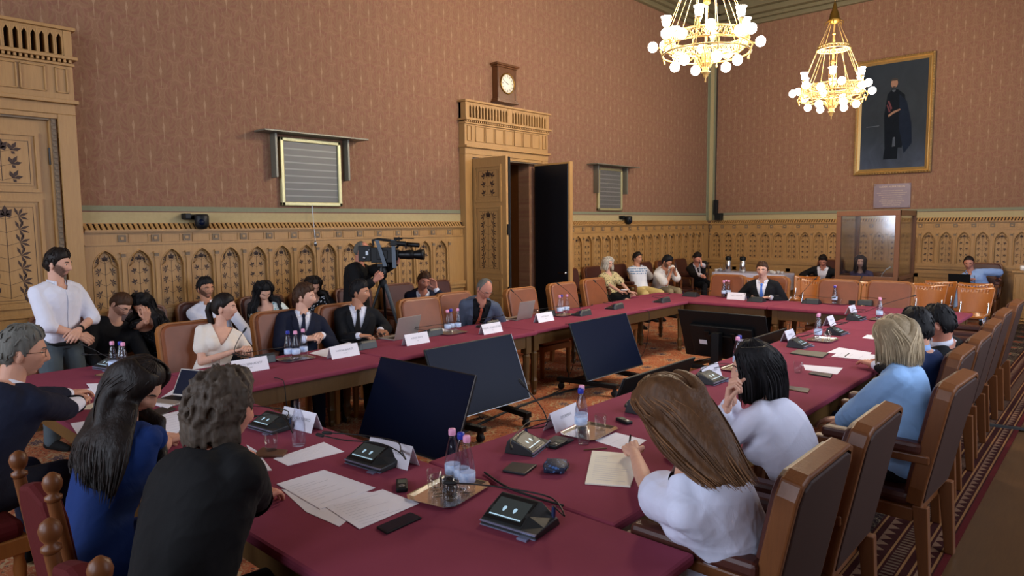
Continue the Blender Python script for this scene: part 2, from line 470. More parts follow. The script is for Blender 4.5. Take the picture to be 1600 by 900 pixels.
def arch_outline(sc, hw, z0, zs, za, n=7):
    """left foot, up, pointed apex, down to right foot"""
    L = [(sc - hw, z0), (sc - hw, zs)]
    r = (hw * hw + (za - zs) ** 2) / (2 * hw); am = math.atan2(za - zs, r - hw)
    for i in range(1, n + 1):
        a = am * i / n; L.append((sc - hw + r - r * math.cos(a), zs + r * math.sin(a)))
    return L + [(2 * sc - s, z) for s, z in L[::-1][1:]]
def arch_cell(mb, F, sc, pitch, kind, d=.062, z0=1.035, zb=1.05, ztop=1.727):
    hw = pitch * .37; h2 = pitch / 2; zs, za = 1.49, 1.676
    O = arch_outline(sc, hw, zb, zs, za); n = len(O); half = (n - 1) // 2
    Bd = []
    per = [0, (zs - z0)]
    for i, (s, z) in enumerate(O):
        if i == 0: q = (-h2, z0)
        elif i == 1: q = (-h2, zs)
        elif i <= half:
            f = (i - 1) / (half - 1); tot = (ztop - zs) + h2; l = f * tot
            q = (-h2, zs + l) if l < ztop - zs else (-h2 + (l - (ztop - zs)), ztop)
        else: q = None
        Bd.append(q)
    for i in range(half + 1, n): q = Bd[n - 1 - i]; Bd[i] = (-q[0], q[1])
    vs = [F(s, d, z) for s, z in O] + [F(sc + a, d, z) for a, z in Bd] + [F(s, .028, z) for s, z in O]
    fs = [(i, i + 1, n + i + 1, n + i) for i in range(n - 1)] + [(i, i + 1, 2 * n + i + 1, 2 * n + i) for i in range(n - 1)]
    fs += [(0, n - 1, 3 * n - 1, 2 * n), tuple(range(2 * n, 3 * n)), (0, n - 1, 2 * n - 1, n)]
    mb.add(vs, fs, 0)
    for sg in (-1, 1):      # the upper corners of the board
        k = max(i for i in range(1, half + 1) if Bd[i][0] <= -h2 + 1e-9); a_, c_ = Bd[k], Bd[k + 1]
        mb.add([F(sc + sg * q[0], d, q[1]) for q in (a_, (-h2, ztop), c_)], [(0, 1, 2)], 0)
    mb.tube([F(s, d, z) for s, z in O], .0075, n=5, m=0)
    # cusped trefoil inside the arch head
    for sg in (-1, 1):
        c = [(sc + sg * hw, zs), (sc + sg * hw * .72, zs + .022), (sc + sg * hw * .52, zs + .045)]
        c += [(sc + sg * hw * .50 * math.cos(t) ** .8, zs + .05 + (za - zs - .075) * math.sin(t)) for t in (.45, .9, 1.3, PI / 2)]
        mb.tube([F(s, .046, z) for s, z in c], .0045, n=4, m=0)
    floral(mb, F, sc, zb + .01, za - .02, hw * .92, .0295, kind)
    # pilaster on the right edge of the cell
    mbx(mb, F, sc + h2 - .017, sc + h2 + .017, d, d + .013, z0, 1.585)
    mbx(mb, F, sc + h2 - .026, sc + h2 + .026, d, d + .022, 1.585, 1.60); mbx(mb, F, sc + h2 - .02, sc + h2 + .02, d, d + .018, 1.60, 1.635, 2)
    mbx(mb, F, sc + h2 - .03, sc + h2 + .03, d, d + .026, 1.635, 1.652)
def wainscot(name, F, s0, s1, first, pitch, mats):
    mb = MB(); n0 = math.ceil((s0 + pitch * .5 - first) / pitch - 1e-6); k = n0
    a = first + (n0 - .5) * pitch
    mbx(mb, F, s0, a, 0, .062, 1.035, 1.727)
    while first + (k + .5) * pitch <= s1 + 1e-6:
        arch_cell(mb, F, first + k * pitch, pitch, k % 2); k += 1
    mbx(mb, F, first + (k - .5) * pitch, s1, 0, .062, 1.035, 1.727)
    # frieze with square rosettes
    mbx(mb, F, s0, s1, 0, .075, 1.727, 1.737); mbx(mb, F, s0, s1, 0, .055, 1.737, 1.855); mbx(mb, F, s0, s1, 0, .085, 1.855, 1.868)
    j = n0
    while first + (j + .5) * pitch < s1:
        q = first + (j + .5) * pitch
        mbx(mb, F, q - .038, q + .038, .05, .066, 1.762, 1.832, 2); mbx(mb, F, q - .016, q + .016, .06, .073, 1.783, 1.812, 0)
        for e0, e1 in ((.065, .072), (pitch - .072, pitch - .065)): mbx(mb, F, q + e0, q + e1, .05, .063, 1.758, 1.836)
        for zz in (1.752, 1.836): mbx(mb, F, q + .065, q + pitch - .065, .05, .063, zz, zz + .006)
        j += 1
    mbx(mb, F, s0, s1, 0, .10, 1.868, 1.888); mbx(mb, F, s0, s1, 0, .03, 1.888, 1.952, 1); mbx(mb, F, s0, s1, 0, .05, 1.95, 1.958)  # dark backing colour stands in for the shade in the gaps between pegs
    s = s0 + .01
    while s < s1 - .045:
        vs = [F(s + sh + a_, d_, z) for z, sh in ((1.888, 0.0), (1.952, -.014)) for a_, d_ in ((0, .03), (.031, .03), (.031, .088 if z < 1.9 else .05), (0, .088 if z < 1.9 else .05))]
        mb.add(vs, [(0, 1, 2, 3), (4, 5, 6, 7), (0, 1, 5, 4), (1, 2, 6, 5), (2, 3, 7, 6), (3, 0, 4, 7)], 0); s += .0525
    # rail, lower panels and base
    for z0, z1, d in ((.98, 1.035, .10), (.93, .98, .085), (.86, .93, .055), (0, .86, .045), (.84, .86, .07), (.0, .16, .085), (.16, .18, .065)): mbx(mb, F, s0, s1, 0, d, z0, z1)
    m_ = max(1, round((s1 - s0) / .62)); wd = (s1 - s0) / m_
    for i in range(m_):
        a = s0 + i * wd
        mbx(mb, F, a, a + .05, 0, .06, .18, .84); mbx(mb, F, a + wd - .05, a + wd, 0, .06, .18, .84)
        mbx(mb, F, a, a + wd, 0, .06, .76, .84); mbx(mb, F, a, a + wd, 0, .06, .18, .25)
    return struct(mb.build(name, mats))
WM = ['oak', 'inlay_and_gap_shade', 'carved']
wainscot('trim_2', SIDE, 2.2, 7.44, 2.383, .328, WM)
wainscot('trim_3', SIDE, 9.46, XW1 - .09, 10.44, .328, WM)
wainscot('trim_4', END, -1.25, YW1 - .09, 7.575 - .3025 * 40, .3025, WM)
wainscot('trim_5', SIDE, XW0, .16, 0.0, .328, WM)
# painted bands above the panelling and in the corner
b = MB()
for F, s0, s1 in ((SIDE, 2.2, 7.44), (SIDE, 9.46, XW1), (END, YW0, YW1), (SIDE, XW0, .16)):
    mbx(b, F, s0, s1, 0, .008, 1.955, 2.072, 0); mbx(b, F, s0, s1, 0, .009, 2.072, 2.082, 1); mbx(b, F, s0, s1, 0, .009, 2.082, 2.135, 2)
mbx(b, SIDE, XW1 - .12, XW1, 0, .03, 1.955, 6.45, 2); mbx(b, END, YW1 - .12, YW1, 0, .03, 1.955, 6.45, 0); mbx(b, END, YW1 - .17, YW1 - .12, 0, .012, 1.955, 6.45, 2)
struct(b.build('trim_6', ['band_cream', 'band_maroon', 'band_green']))

# door cases with galleried crowns
def door_case(name, x0, x1, slots):
    mb = MB(); F = SIDE
    for a, c in ((x0, x0 + .15), (x1 - .15, x1)):
        mbx(mb, F, a, c, 0, .13, 0, 3.0); mbx(mb, F, a - .0, c + .0, .0, .16, 0, .22)
    for a, c in ((x0 + .15, x0 + .22), (x1 - .22, x1 - .15)):
        mbx(mb, F, a, c, 0, .09, 0, 3.0); mbx(mb, F, a + .015, c - .015, .09, .105, .25, 2.98, 2)
        z = .27
        while z < 2.96: mbx(mb, F, a + .02, c - .02, .10, .118, z, z + .03, 2); z += .055
    mbx(mb, F, x0 + .15, x1 - .15, 0, .12, 2.955, 3.0, 0); mbx(mb, F, x0 + .22, x1 - .22, 0, .10, D2Z - .005, 2.96, 2)
    mbx(mb, F, x0, x1, 0, .135, 3.0, 3.10); mbx(mb, F, x0 - .02, x1 + .02, 0, .19, 3.10, 3.135)
    mbx(mb, F, x0, x1, 0, .13, 3.135, 3.50)
    n = 7; wd = (x1 - x0 - .44) / n
    edges_ = [(x0 + .05, x0 + .15)] + [(x0 + .22 + i * wd + .01, x0 + .22 + (i + 1) * wd - .01) for i in range(n)] + [(x1 - .15, x1 - .05)]
    for a, c in edges_:
        for q in ((a, a + .012, 3.2, 3.44), (c - .012, c, 3.2, 3.44), (a, c, 3.2, 3.212), (a, c, 3.428, 3.44)): mbx(mb, F, q[0], q[1], .13, .146, q[2], q[3])
    mbx(mb, F, x0 - .01, x1 + .01, 0, .16, 3.46, 3.485)
    s = x0
    while s < x1 - .02: mbx(mb, F, s, s + .022, .13, .18, 3.485, 3.515); s += .044
    mbx(mb, F, x0 - .03, x1 + .03, 0, .20, 3.515, 3.545)
    mbx(mb, F, x0, x1, 0, .05, 3.545, 3.80, 1)
    # gallery: pierced boards made of slats with little pointed heads
    xm = (x0 + x1) / 2
    mbx(mb, F, x0, x0 + .07, 0, .16, 3.545, 3.79); mbx(mb, F, x1 - .07, x1, 0, .16, 3.545, 3.79); mbx(mb, F, xm - .045, xm + .045, 0, .16, 3.545, 3.79)
    for ga, gb in ((x0 + .07, xm - .045), (xm + .045, x1 - .07)):
        wd = (gb - ga) / slots
        for i in range(slots):
            a = ga + i * wd; g = wd * .2
            mbx(mb, F, a, a + g, .05, .155, 3.545, 3.77); mbx(mb, F, a + wd - g, a + wd, .05, .155, 3.545, 3.77)
            zt, zz = 3.755, 3.715
            vs = [F(a + g, .155, 3.77), F(a + g, .155, zz), F(a + wd / 2, .155, zt), F(a + wd - g, .155, zz), F(a + wd - g, .155, 3.77)]
            mb.add(vs, [(0, 1, 2), (0, 2, 4), (2, 3, 4)], 0)
        mbx(mb, F, ga, gb, .03, .155, 3.765, 3.79); mbx(mb, F, ga, gb, .03, .155, 3.545, 3.56)
    mbx(mb, F, x0 - .03, x1 + .03, 0, .19, 3.79, 3.82)
    return struct(mb.build(name, ['oak', 'inlay_and_gap_shade', 'carved'], bevel=.003))
door_case('trim_7', 7.44, 9.46, 13); door_case('trim_8', .16, 2.18, 13)

def leaf_face(mb, F, s0, s1, d, sg, m0=0, m1=1):
    """panelling on one face of a door leaf; sg is the direction the mouldings stand out"""
    sc = (s0 + s1) / 2; a, c = s0 + .12, s1 - .12
    for z0, z1 in ((2.28, 2.78), (1.18, 2.16), (.86, 1.06), (.2, .76)):
        for q in ((a - .03, a, z0 - .03, z1 + .03), (c, c + .03, z0 - .03, z1 + .03), (a, c, z0 - .03, z0), (a, c, z1, z1 + .03)):
            mbx(mb, F, q[0], q[1], d, d + sg * .02, q[2], q[3], m0)
        mbx(mb, F, a + .03, c - .03, d, d + sg * .008, z0 + .03, z1 - .03, m0)
        w_ = .004
        for q in ((a + .05, a + .05 + w_, z0 + .05, z1 - .05), (c - .05 - w_, c - .05, z0 + .05, z1 - .05), (a + .05, c - .05, z0 + .05, z0 + .05 + w_), (a + .05, c - .05, z1 - .05 - w_, z1 - .05)):
            if z1 - z0 > .3: mbx(mb, F, q[0], q[1], d, d + sg * .009, q[2], q[3], m1)
    floral(mb, F, sc, 2.34, 2.73, (c - a) / 2 * .75, d + sg * .0095, 1, True, m1)
    floral(mb, F, sc, 1.24, 2.11, (c - a) / 2 * .75, d + sg * .0095, 0, True, m1)
root = struct(empty('door_1', (0, 0, 0)))
for a, c in ((.38, 1.165), (1.175, 1.96)):
    mb = MB(); mbx(mb, SIDE, a, c, 0, .05, .02, D2Z); leaf_face(mb, SIDE, a, c, .05, 1)
    lf = mb.build('door_leaf', ['oak', 'inlay_and_gap_shade'], root)
    for z in (.5, 1.6, 2.6):
        h = MB(); x = c + .0 if c > 1.5 else a; h.tube([(x, YW1 - .065, z - .08), (x, YW1 - .065, z + .08)], .014); h.build('hinge', 'black_metal', lf)
    if c > 1.5: h = MB(); h.box(a + .03, YW1 - .075, 1.0, a + .08, YW1 - .05, 1.22); h.tube([(a + .055, YW1 - .07, 1.1), (a + .055, YW1 - .12, 1.1), (a + .17, YW1 - .12, 1.1)], .009); h.build('handle', 'brass_dark', lf)
root = struct(empty('door_2', (0, 0, 0)))
LX = lambda X: (lambda s, d, z: (X + d, s, z))
mb = MB(); mb.box(7.605, 7.0, .03, 7.65, 7.74, 2.93); leaf_face(mb, LX(7.605), 7.0, 7.74, 0, -1)
lf = mb.build('door_leaf', ['oak', 'inlay_and_gap_shade'], root)
for z in (.55, 1.35, 2.6):
    h = MB(); h.tube([(7.60, 7.735, z - .09), (7.60, 7.735, z + .09)], .013); h.build('hinge', 'black_metal', lf)
mb = MB(); mb.box(7.655, 6.985, .03, 7.70, 7.72, 2.92); pl = mb.build('padding', 'black_cloth', root, bevel=.015)
for z in (.8, 1.75): h = MB(); h.box(7.615, 6.975, z, 7.66, 6.99, z + .16); h.build('lock_plate', 'black_metal', lf)
mb = MB(); mb.box(9.12, 6.94, .03, 9.165, 7.72, 2.93); mb.box(9.085, 6.93, .03, 9.165, 6.965, 2.93)
lf = mb.build('door_leaf', 'oak', root)
t = MT('padding_vinyl'); t.color(lin('#0a0c12')); t.set(rough=.38, spec=.5); t.bump(t.noise(3, detail=2), dist=.02); MATS['padding_vinyl'] = t.m
mb = MB(); mb.box(9.09, 6.97, .05, 9.12, 7.70, 2.90); mb.build('padding', 'padding_vinyl', lf, bevel=.012)
mb = MB(); mb.lathe([(.026, 0), (.026, .006), (.01, .01), (.01, .05)], 12); 
mb.tube([(0, 0, .045), (.0, .12, .045)], .009); mb.T = Matrix.Identity(4)
h = mb.build('handle', 'chrome', lf); h.matrix_local = Matrix.Translation((9.09, 7.03, 1.08)) @ Matrix.Rotation(-PI / 2, 4, 'Y')

# low cabinet against the end wall at the far right
root = empty('wall_cabinet', (15.55, .95, 0), 0, 'low oak cabinet against the end wall at the right edge of the picture', 'cabinet')
b = MB(); b.box(-.26, -.6, .06, .24, .6, .94); b.box(-.29, -.63, .94, .25, .63, .98); b.box(-.22, -.56, 0, .24, .56, .06)
b.build('body', 'oak', root, bevel=.006)
for y0, y1 in ((-.57, -.02), (.02, .57)):
    b = MB(); b.box(-.28, y0, .12, -.262, y1, .88); d_ = b.build('door', 'oak', root, bevel=.004)
    b = MB(); b.box(-.286, y0 + .07, .2, -.281, y1 - .07, .8); b.build('door_panel', 'oak', d_, bevel=.002)
    b = MB(); b.ell((-.29, y1 - .04 if y1 < 0.1 else y0 + .04, .5), .012); b.build('knob', 'brass_dark', d_)
b = MB(); b.lathe([(.03, 0), (.038, .002), (.042, .085), (.039, .085), (.035, .006), (0, .006)], 16); b.tube([(.04, 0, .02), (.07, 0, .03), (.07, 0, .06), (.04, 0, .07)], .005, n=6)
tag(b.build('mug', 'white_ceramic', loc=(15.42, 1.44, .981)), 'white mug standing on the low oak cabinet at the right edge', 'mug')

# carpet
tag(MB().box(-1.4, .66, 0, 15.5, 7.5, .012).build('carpet', 'carpet'), 'large red patterned oriental carpet with dark striped borders under all the tables', 'carpet')

# ================================================================== THINGS ON THE WALLS
def grille(x0, x1, z0, z1, sx0, sx1, lab, lab2):
    root = empty('wall_grille', ((x0 + x1) / 2, YW1, z0), 0, lab, 'grille'); cx = (x0 + x1) / 2
    b = MB(); b.box(x0 - cx + .05, -.03, .05, x1 - cx - .05, -.005, z1 - z0 - .05); b.build('grille_mesh', 'grille_mesh', root)
    b = MB(); w_ = .05; H = z1 - z0; W = (x1 - x0) / 2
    for q in ((-W, -W + w_, 0, H), (W - w_, W, 0, H), (-W, W, 0, w_), (-W, W, H - w_, H)): b.box(q[0], -.055, q[2], q[1], 0, q[3])
    b.build('frame', 'brass_pale', root, bevel=.01)
    b = MB(); b.box(sx0, YW1 - .26, z1 + .03, sx1, YW1, z1 + .05)
    r = tag(b.build('wall_shelf', 'shelf_grey', bevel=.004), lab2, 'shelf')
    for x in (x0 - .1, x1 + .06): b = MB(); b.box(x, YW1 - .12, z1 - .5, x + .03, YW1, z1 + .03); b.box(x + .005, YW1 - .09, z1 - .5, x + .025, YW1, z1 - .5); b.build('bracket', 'shelf_grey', r, bevel=.004)
plain('brass_pale', '#b3ab7e', .35, metal=.5); plain('shelf_grey', '#6f6c5e', .4, metal=.3)
grille(4.38, 5.25, 2.16, 3.0, 4.08, 5.55, 'large pale framed ventilation grille high on the side wall left of the clock', 'thin grey shelf over the large ventilation grille left of the clock')
grille(11.12, 11.98, 2.16, 3.0, 10.8, 12.3, 'ventilation grille on the side wall to the right of the open double door', 'thin grey shelf over the grille right of the open double door')
b = MB(); b.tube([(4.78, YW1 - .07, 2.17), (4.785, YW1 - .11, 1.72)], .004, n=5); b.lathe([(0, 0), (.018, .005), (.02, .05), (.005, .07), (0, .07)], 10, (4.785, YW1 - .11, 1.65))
tag(b.build('pull_cord', 'grey_metal'), 'thin cord with a small weight hanging below the large wall grille', 'cord')
# clock
root = empty('wall_clock', (8.42, YW1, 3.88), 0, 'square carved wooden wall clock with a round white dial above the open door', 'clock')
b = MB(); b.box(-.22, -.13, .06, .22, 0, .56); b.box(-.26, -.16, 0, .26, 0, .03); b.box(-.24, -.145, .03, .24, 0, .06); b.box(-.24, -.145, .56, .24, 0, .585); b.box(-.27, -.165, .585, .27, 0, .62)
for x in (-.215, .185): b.box(x, -.14, .06, x + .03, -.13, .56)
b.build('case', 'walnut', root, bevel=.006)
ROTX = Matrix.Rotation(PI / 2, 4, 'X')
b = MB(); b.T = Matrix.Translation((0, -.13, .31)) @ ROTX; b.tube([(.157 * math.cos(2 * PI * i / 36), .157 * math.sin(2 * PI * i / 36), .008) for i in range(36)], .012, n=8, closed=True); b.build('bezel', 'brass_dark', root)
b = MB(); b.T = Matrix.Translation((0, -.13, .31)) @ ROTX; b.lathe([(.15, 0), (.15, .009), (0, .009)], 36, m=0)
d_ = b.build('dial', 'paper_ivory', root)
b = MB()
for i in range(12):
    a = i * PI / 6; b.T = Matrix.Translation((0, -.141, .31)) @ Matrix.Rotation(a, 4, 'Y'); b.box(-.004, -.0006, .10, .004, .0006, .135)
b.build('hour_marks', 'print_dark', d_)
for a, L, w_ in ((math.radians(-64), .085, .007), (math.radians(-66), .13, .005)):
    b = MB(); b.T = Matrix.Translation((0, -.143, .31)) @ Matrix.Rotation(a, 4, 'Y'); b.prism([(-w_, -.02), (w_, -.02), (.001, L), (-.001, L)], lambda p, q, t: (p, t, q), 0, .002); b.build('hand', 'black_metal', root)
# cameras under the painted band
def dome(x, lab):
    root = empty('security_camera', (x, YW1, 1.93), 0, lab, 'camera')
    b = MB(); b.box(-.13, -.05, .06, .07, 0, .12); b.box(-.14, -.12, .07, -.08, 0, .13); b.build('bracket', 'black_plastic', root, bevel=.006)
    b = MB(); b.lathe([(0, -.05), (.05, -.04), (.075, 0), (.075, .1), (.06, .12), (0, .12)], 20, (.03, -.13, 0)); b.build('housing', 'black_plastic', root)
    b = MB(); b.ell((.0, -.195, .03), (.035, .02, .035)); b.build('lens', 'screen_black', root)
dome(3.32, 'black security camera on the painted band left of the large wall grille')
dome(12.05, 'black security camera on the painted band right of the open door')
b = MB(); b.box(15.73, 7.42, 1.96, 15.88, 7.58, 2.13); b.tube([(15.86, 7.6, 2.1), (15.87, 7.62, 2.4), (15.87, 7.63, 3.1), (15.87, 7.62, 6.4)], .012, n=6); b.box(15.8, 7.55, 2.1, 15.88, 7.65, 2.45)
tag(b.build('wall_speaker', 'black_plastic', bevel=.005), 'small black wall unit with a cable in the far corner of the room', 'speaker')

# framed portrait and plaque on the end wall
root = empty('framed_painting', (XW1 - .02, 3.77, 2.87), 0, 'large dark full-length portrait in a gilt frame on the end wall', 'painting')
W, H = .72, 2.36
def ring(mb, w0, h0, w1, h1, x0, x1, m=0):
    A = [(-w0, -h0), (w0, -h0), (w0, h0), (-w0, h0)]; B = [(-w1, -h1), (w1, -h1), (w1, h1), (-w1, h1)]
    mb.add([(x0, y, z + H / 2) for y, z in A] + [(x1, y, z + H / 2) for y, z in B], [(i, (i + 1) % 4, 4 + (i + 1) % 4, 4 + i) for i in range(4)], m)
b = MB(); ring(b, W, H / 2, W, H / 2, 0, -.04); ring(b, W, H / 2, W - .03, H / 2 - .03, -.04, -.075); ring(b, W - .03, H / 2 - .03, W - .055, H / 2 - .055, -.075, -.045); ring(b, W - .055, H / 2 - .055, W - .07, H / 2 - .07, -.045, -.055); ring(b, W - .07, H / 2 - .07, W - .12, H / 2 - .12, -.055, -.02)
b.build('frame', 'gold', root)
b = MB()
for k in range(0, 46):
    z = -H / 2 + .03 + k * (H - .06) / 45
    for y in (-W + .015, W - .015): b.ell((-.06, y, z + H / 2), (.012, .012, .018), 6, 4)
for k in range(0, 27):
    y = -W + .03 + k * (2 * W - .06) / 26
    for z in (-H / 2 + .015, H / 2 - .015): b.ell((-.06, y, z + H / 2), (.012, .018, .012), 6, 4)
b.build('frame_beading', 'gold', root)
t = MT('portrait_ground'); c = t.xyz(); n = t.noise(2.2, (1, 1, .7), detail=5, dist=.8)
low = (c[2] * -1.0 + .75).step(-.3, .9); t.color(t.mix(low * (n - .1), t.mix(n, lin('#0f1620'), lin('#27313b')), lin('#4b566e'))); t.set(rough=.6, spec=.2); MATS['portrait_ground'] = t.m
plain('portrait_coat', '#11161d', .8, var=.35, nscale=6, spec=.1); plain('portrait_skin', '#8a6a58', .8, spec=.1); plain('portrait_red', '#54232c', .8); plain('portrait_pale', '#4a505a', .8, spec=.1, var=.3, nscale=15); plain('portrait_blue', '#18202e', .8, spec=.1, var=.3, nscale=8); plain('portrait_hair', '#2b231f', .8)
b = MB(); b.box(-.022, -W + .11, .11, -.012, W - .11, H - .11, 0)
def blob(pts, x, m): b.add([(x, -y, z) for y, z in pts], [tuple(range(len(pts)))], m)
# y grows to the viewer's right in these outlines
blob([(-.14, .55), (-.17, 1.2), (-.12, 1.62), (-.03, 1.72), (.07, 1.70), (.2, 1.58), (.24, 1.2), (.2, .9), (.18, .52)], -.0235, 1)
blob([(.1, 1.6), (.24, 1.45), (.34, 1.0), (.36, .6), (.22, .4), (.12, .9)], -.024, 5)
blob([(-.16, .3), (-.1, .9), (.0, .95), (.12, .85), (.1, .3)], -.0238, 1)
blob([(0 + .065 * math.cos(a), 1.83 + .09 * math.sin(a)) for a in [i * PI / 8 for i in range(16)]], -.0245, 2)
blob([(.0 + .07 * math.cos(a), 1.885 + .05 * math.sin(a)) for a in [i * PI / 8 for i in range(9)]], -.025, 6)
blob([(-.035, 1.77), (.03, 1.77), (.02, 1.745), (-.02, 1.74)], -.025, 6)
blob([(-.11, 1.48), (-.085, 1.5), (-.02, 1.33), (-.05, 1.3)], -.025, 3); blob([(-.13, 1.40), (-.11, 1.42), (-.05, 1.27), (-.08, 1.25)], -.0252, 3)
blob([(-.1, 1.2), (.0, 1.27), (.12, 1.31), (.13, 1.28), (0, 1.22), (-.08, 1.16)], -.0255, 2)
blob([(-.04, 1.7), (.03, 1.7), (.02, 1.66), (-.02, 1.66)], -.0253, 4); blob([(.0, .55), (.06, .56), (.05, .75), (.01, .74)], -.025, 4)
blob([(-.5, 1.0), (-.25, 1.01), (-.26, .99), (-.5, .985)], -.0235, 4)
b.build('canvas', ['portrait_ground', 'portrait_coat', 'portrait_skin', 'portrait_red', 'portrait_pale', 'portrait_blue', 'portrait_hair'], root)
root = empty('wall_plaque', (XW1, 3.74, 2.17), 0, 'mauve stone memorial plaque with engraved lines of writing below the portrait', 'plaque')
plain('plaque_stone', '#76636a', .35, var=.15, nscale=9); plain('plaque_letters', '#c0a88e', .5)
b = MB(); b.box(-.03, -.345, 0, 0, .345, .5); b.build('slab', 'plaque_stone', root, bevel=.006)
b = MB(); add_text(b, 'LUDEK ALBERTIRON', .052, (-.0315, 0, .435), (0, -1, 0), (0, 0, 1))
b.build('title_lettering', 'plaque_letters', root, recalc=False); b = MB()
rows = ['AZ ORSZAGGYULES KEPVISELOJE', 'A HAZ TISZTELT ALELNOKE ES ELNOKE VOLT', 'EMLEKET E TEREMBEN ORZIK TISZTELOI', 'AKIK A KOZ SZOLGALATABAN', 'VELE EGYUTT MUNKALKODTAK', 'AZ ORSZAG HAZABAN ES AZON TUL', 'EMLEKTABLAJAT ALLITOTTAK', 'HALAVAL ES TISZTELETTEL']
for i, tx in enumerate(rows): add_text(b, tx, .027, (-.0315, 0, .35 - i * .042), (0, -1, 0), (0, 0, 1))
lt = b.build('lettering', 'plaque_letters', root, recalc=False)
b = MB()
for y in (-.32, .32):
    for z in (.03, .47): b.ell((-.031, y, z), (.006, .009, .009), 8, 5)
b.build('stud', 'brass_dark', root)
# ================================================================== TABLES
LEGH = .70
def table_leg():
    b = MB(); b.box(-.04, -.04, .5, .04, .04, LEGH); 
    b.lathe([(.018, 0), (.028, .01), (.032, .04), (.026, .06), (.036, .13), (.041, .16), (.034, .18), (.03, .2), (.038, .44), (.043, .47), (.03, .49), (.038, .5)], 8, smooth=False)
    return b.mesh('leg')
LEGM = table_leg(); LEGM.materials.append(MATS['table_oak'])
def table(x0, y0, x1, y1, lab, ins=.09):
    cx, cy = (x0 + x1) / 2, (y0 + y1) / 2; W, D = (x1 - x0) / 2, (y1 - y0) / 2
    root = empty('conference_table', (cx, cy, .012), 0, lab, 'table', 'conference tables in a closed rectangle')
    b = MB(); b.box(-W, -D, .695, W, D, .738); o = b.build('tabletop', 'cloth_red', root, bevel=.014)
    b = MB(); a = ins - .03
    for q in ((-W + a, -D + a, W - a, -D + a + .03), (-W + a, D - a - .03, W - a, D - a), (-W + a, -D + a, -W + a + .03, D - a), (W - a - .03, -D + a, W - a, D - a)): b.box(q[0], q[1], .56, q[2], q[3], .696)
    b.build('apron', 'table_oak', root, bevel=.003)
    for sx in (-1, 1):
        for sy in (-1, 1):
            o = bpy.data.objects.new('leg', LEGM); COLL.objects.link(o); o.parent = root; o.location = (sx * (W - ins), sy * (D - ins), 0)
    return root
TT = .75      # height of the table tops
table(1.16, 1.07, 2.12, 3.75, 'near red-topped table at the bottom of the picture, by the tray of three bottles')
table(1.16, 3.755, 2.12, 6.44, 'near red-topped table at the left edge, before the man with grey hair and glasses')
for i, (a, c, l) in enumerate(((2.125, 3.62, 'side red-topped table before the woman in the white dress'), (3.625, 5.6, 'side red-topped table with the open laptop near the cameraman'),
                  (5.605, 7.45, 'side red-topped table before the bald man in grey'), (7.455, 9.19, 'side red-topped table end below the open black door'))):
    table(a, 4.66 + i * .05, c, 5.62 + i * .01, l)
for a, c, l in ((2.125, 4.0, 'right-hand red-topped table before the two women in white'), (4.005, 6.0, 'right-hand red-topped table before the woman in the light blue jacket'),
                (6.005, 7.8, 'right-hand red-topped table with a tray of two bottles, before the far chairs'), (7.805, 9.19, 'right-hand red-topped table where it meets the end table')):
    table(a, 1.41, c, 2.5, l)
table(9.2, 3.65, 10.08, 5.82, 'end red-topped table before the man with the blue tie')
table(9.2, 1.41, 10.08, 3.645, 'end red-topped table before the two empty pale-lit leather chairs')

# ================================================================== LEATHER CONFERENCE CHAIRS   (front = +x)
def conf_chair(arms=True, tone='leather', oak='chair_oak'):
    root = empty('conference_chair', (0, 0, 0))
    # seat
    b = MB(); b.box(-.22, -.26, .40, .28, .26, .475); b.build('seat', tone, root, bevel=.03)
    b = MB(); b.box(-.24, -.275, .33, .285, .275, .405); b.build('seat_frame', oak, root, bevel=.008)
    tilt = math.radians(11); B = Matrix.Translation((-.24, 0, .42)) @ Matrix.Rotation(-tilt, 4, 'Y')
    W, H = .29, .665
    out = [(-W + .02, 0), (W - .02, 0), (W, .1), (W, H - .075), (W - .022, H - .022), (W - .075, H), (-W + .075, H), (-W + .022, H - .022), (-W, H - .075), (-W, .1)]
    inn = [(a * .92, .025 + c * .935) for a, c in out]
    f = lambda a, c, t: tuple(B @ V3((t, a, c)))
    b = MB(); n = len(out)
    vs = [f(a, c, t) for t in (-.035, .04) for a, c in out] + [f(a, c, t) for t in (-.035, .04) for a, c in inn]
    fs = [(i, (i + 1) % n, n + (i + 1) % n, n + i) for i in range(n)] + [(i, (i + 1) % n, 2 * n + (i + 1) % n, 2 * n + i) for i in range(n)]
    fs += [(n + i, n + (i + 1) % n, 3 * n + (i + 1) % n, 3 * n + i) for i in range(n)]
    b.add(vs, fs); b.build('back_frame', oak, root, bevel=.008)
    pad = [(a * .915, .03 + c * .93) for a, c in out]
    b = MB(); b.prism(pad, f, .0, .065); b.build('backrest', tone, root, bevel=.022)
    pan = [(a * .90, .02 + c * .93) for a, c in out]
    b = MB(); b.prism(pan, f, -.04, -.0); b.build('back_panel', 'leather_back', root, bevel=.006)
    def leg_rear(s):
        b = MB(); b.prism([(-.022, 0), (.024, 0), (.035, .42), (-.035, .42)], lambda p, q, t: (-.27 - (.42 - q) * .09 + p, t, q), s - .026, s + .026); return b
    def leg_front(s, top):
        b = MB(); b.lathe([(.022, 0), (.026, .02), (.032, .3), (.034, .33), (.034, .40)] + ([(.026, .43), (.03, .5), (.026, .56), (.032, .60), (.032, top)] if top > .5 else []), 8, (.25, s, 0), smooth=False); return b
    for s in (-.25, .25):
        leg_rear(s).build('leg', oak, root, bevel=.004)
        leg_front(s * 1.02, .67 if arms else .405).build('leg', oak, root)
    if arms:
        for s in (-.275, .275):
            b = MB(); b.box(-.31, s - .032, .655, .265, s + .032, .70)
            r = b.build('arm_rail', oak, root, bevel=.008)
            b = MB(); b.box(-.27, s - .042, .70, .22, s + .042, .76); b.build('arm_pad', tone, r, bevel=.018)
    return root
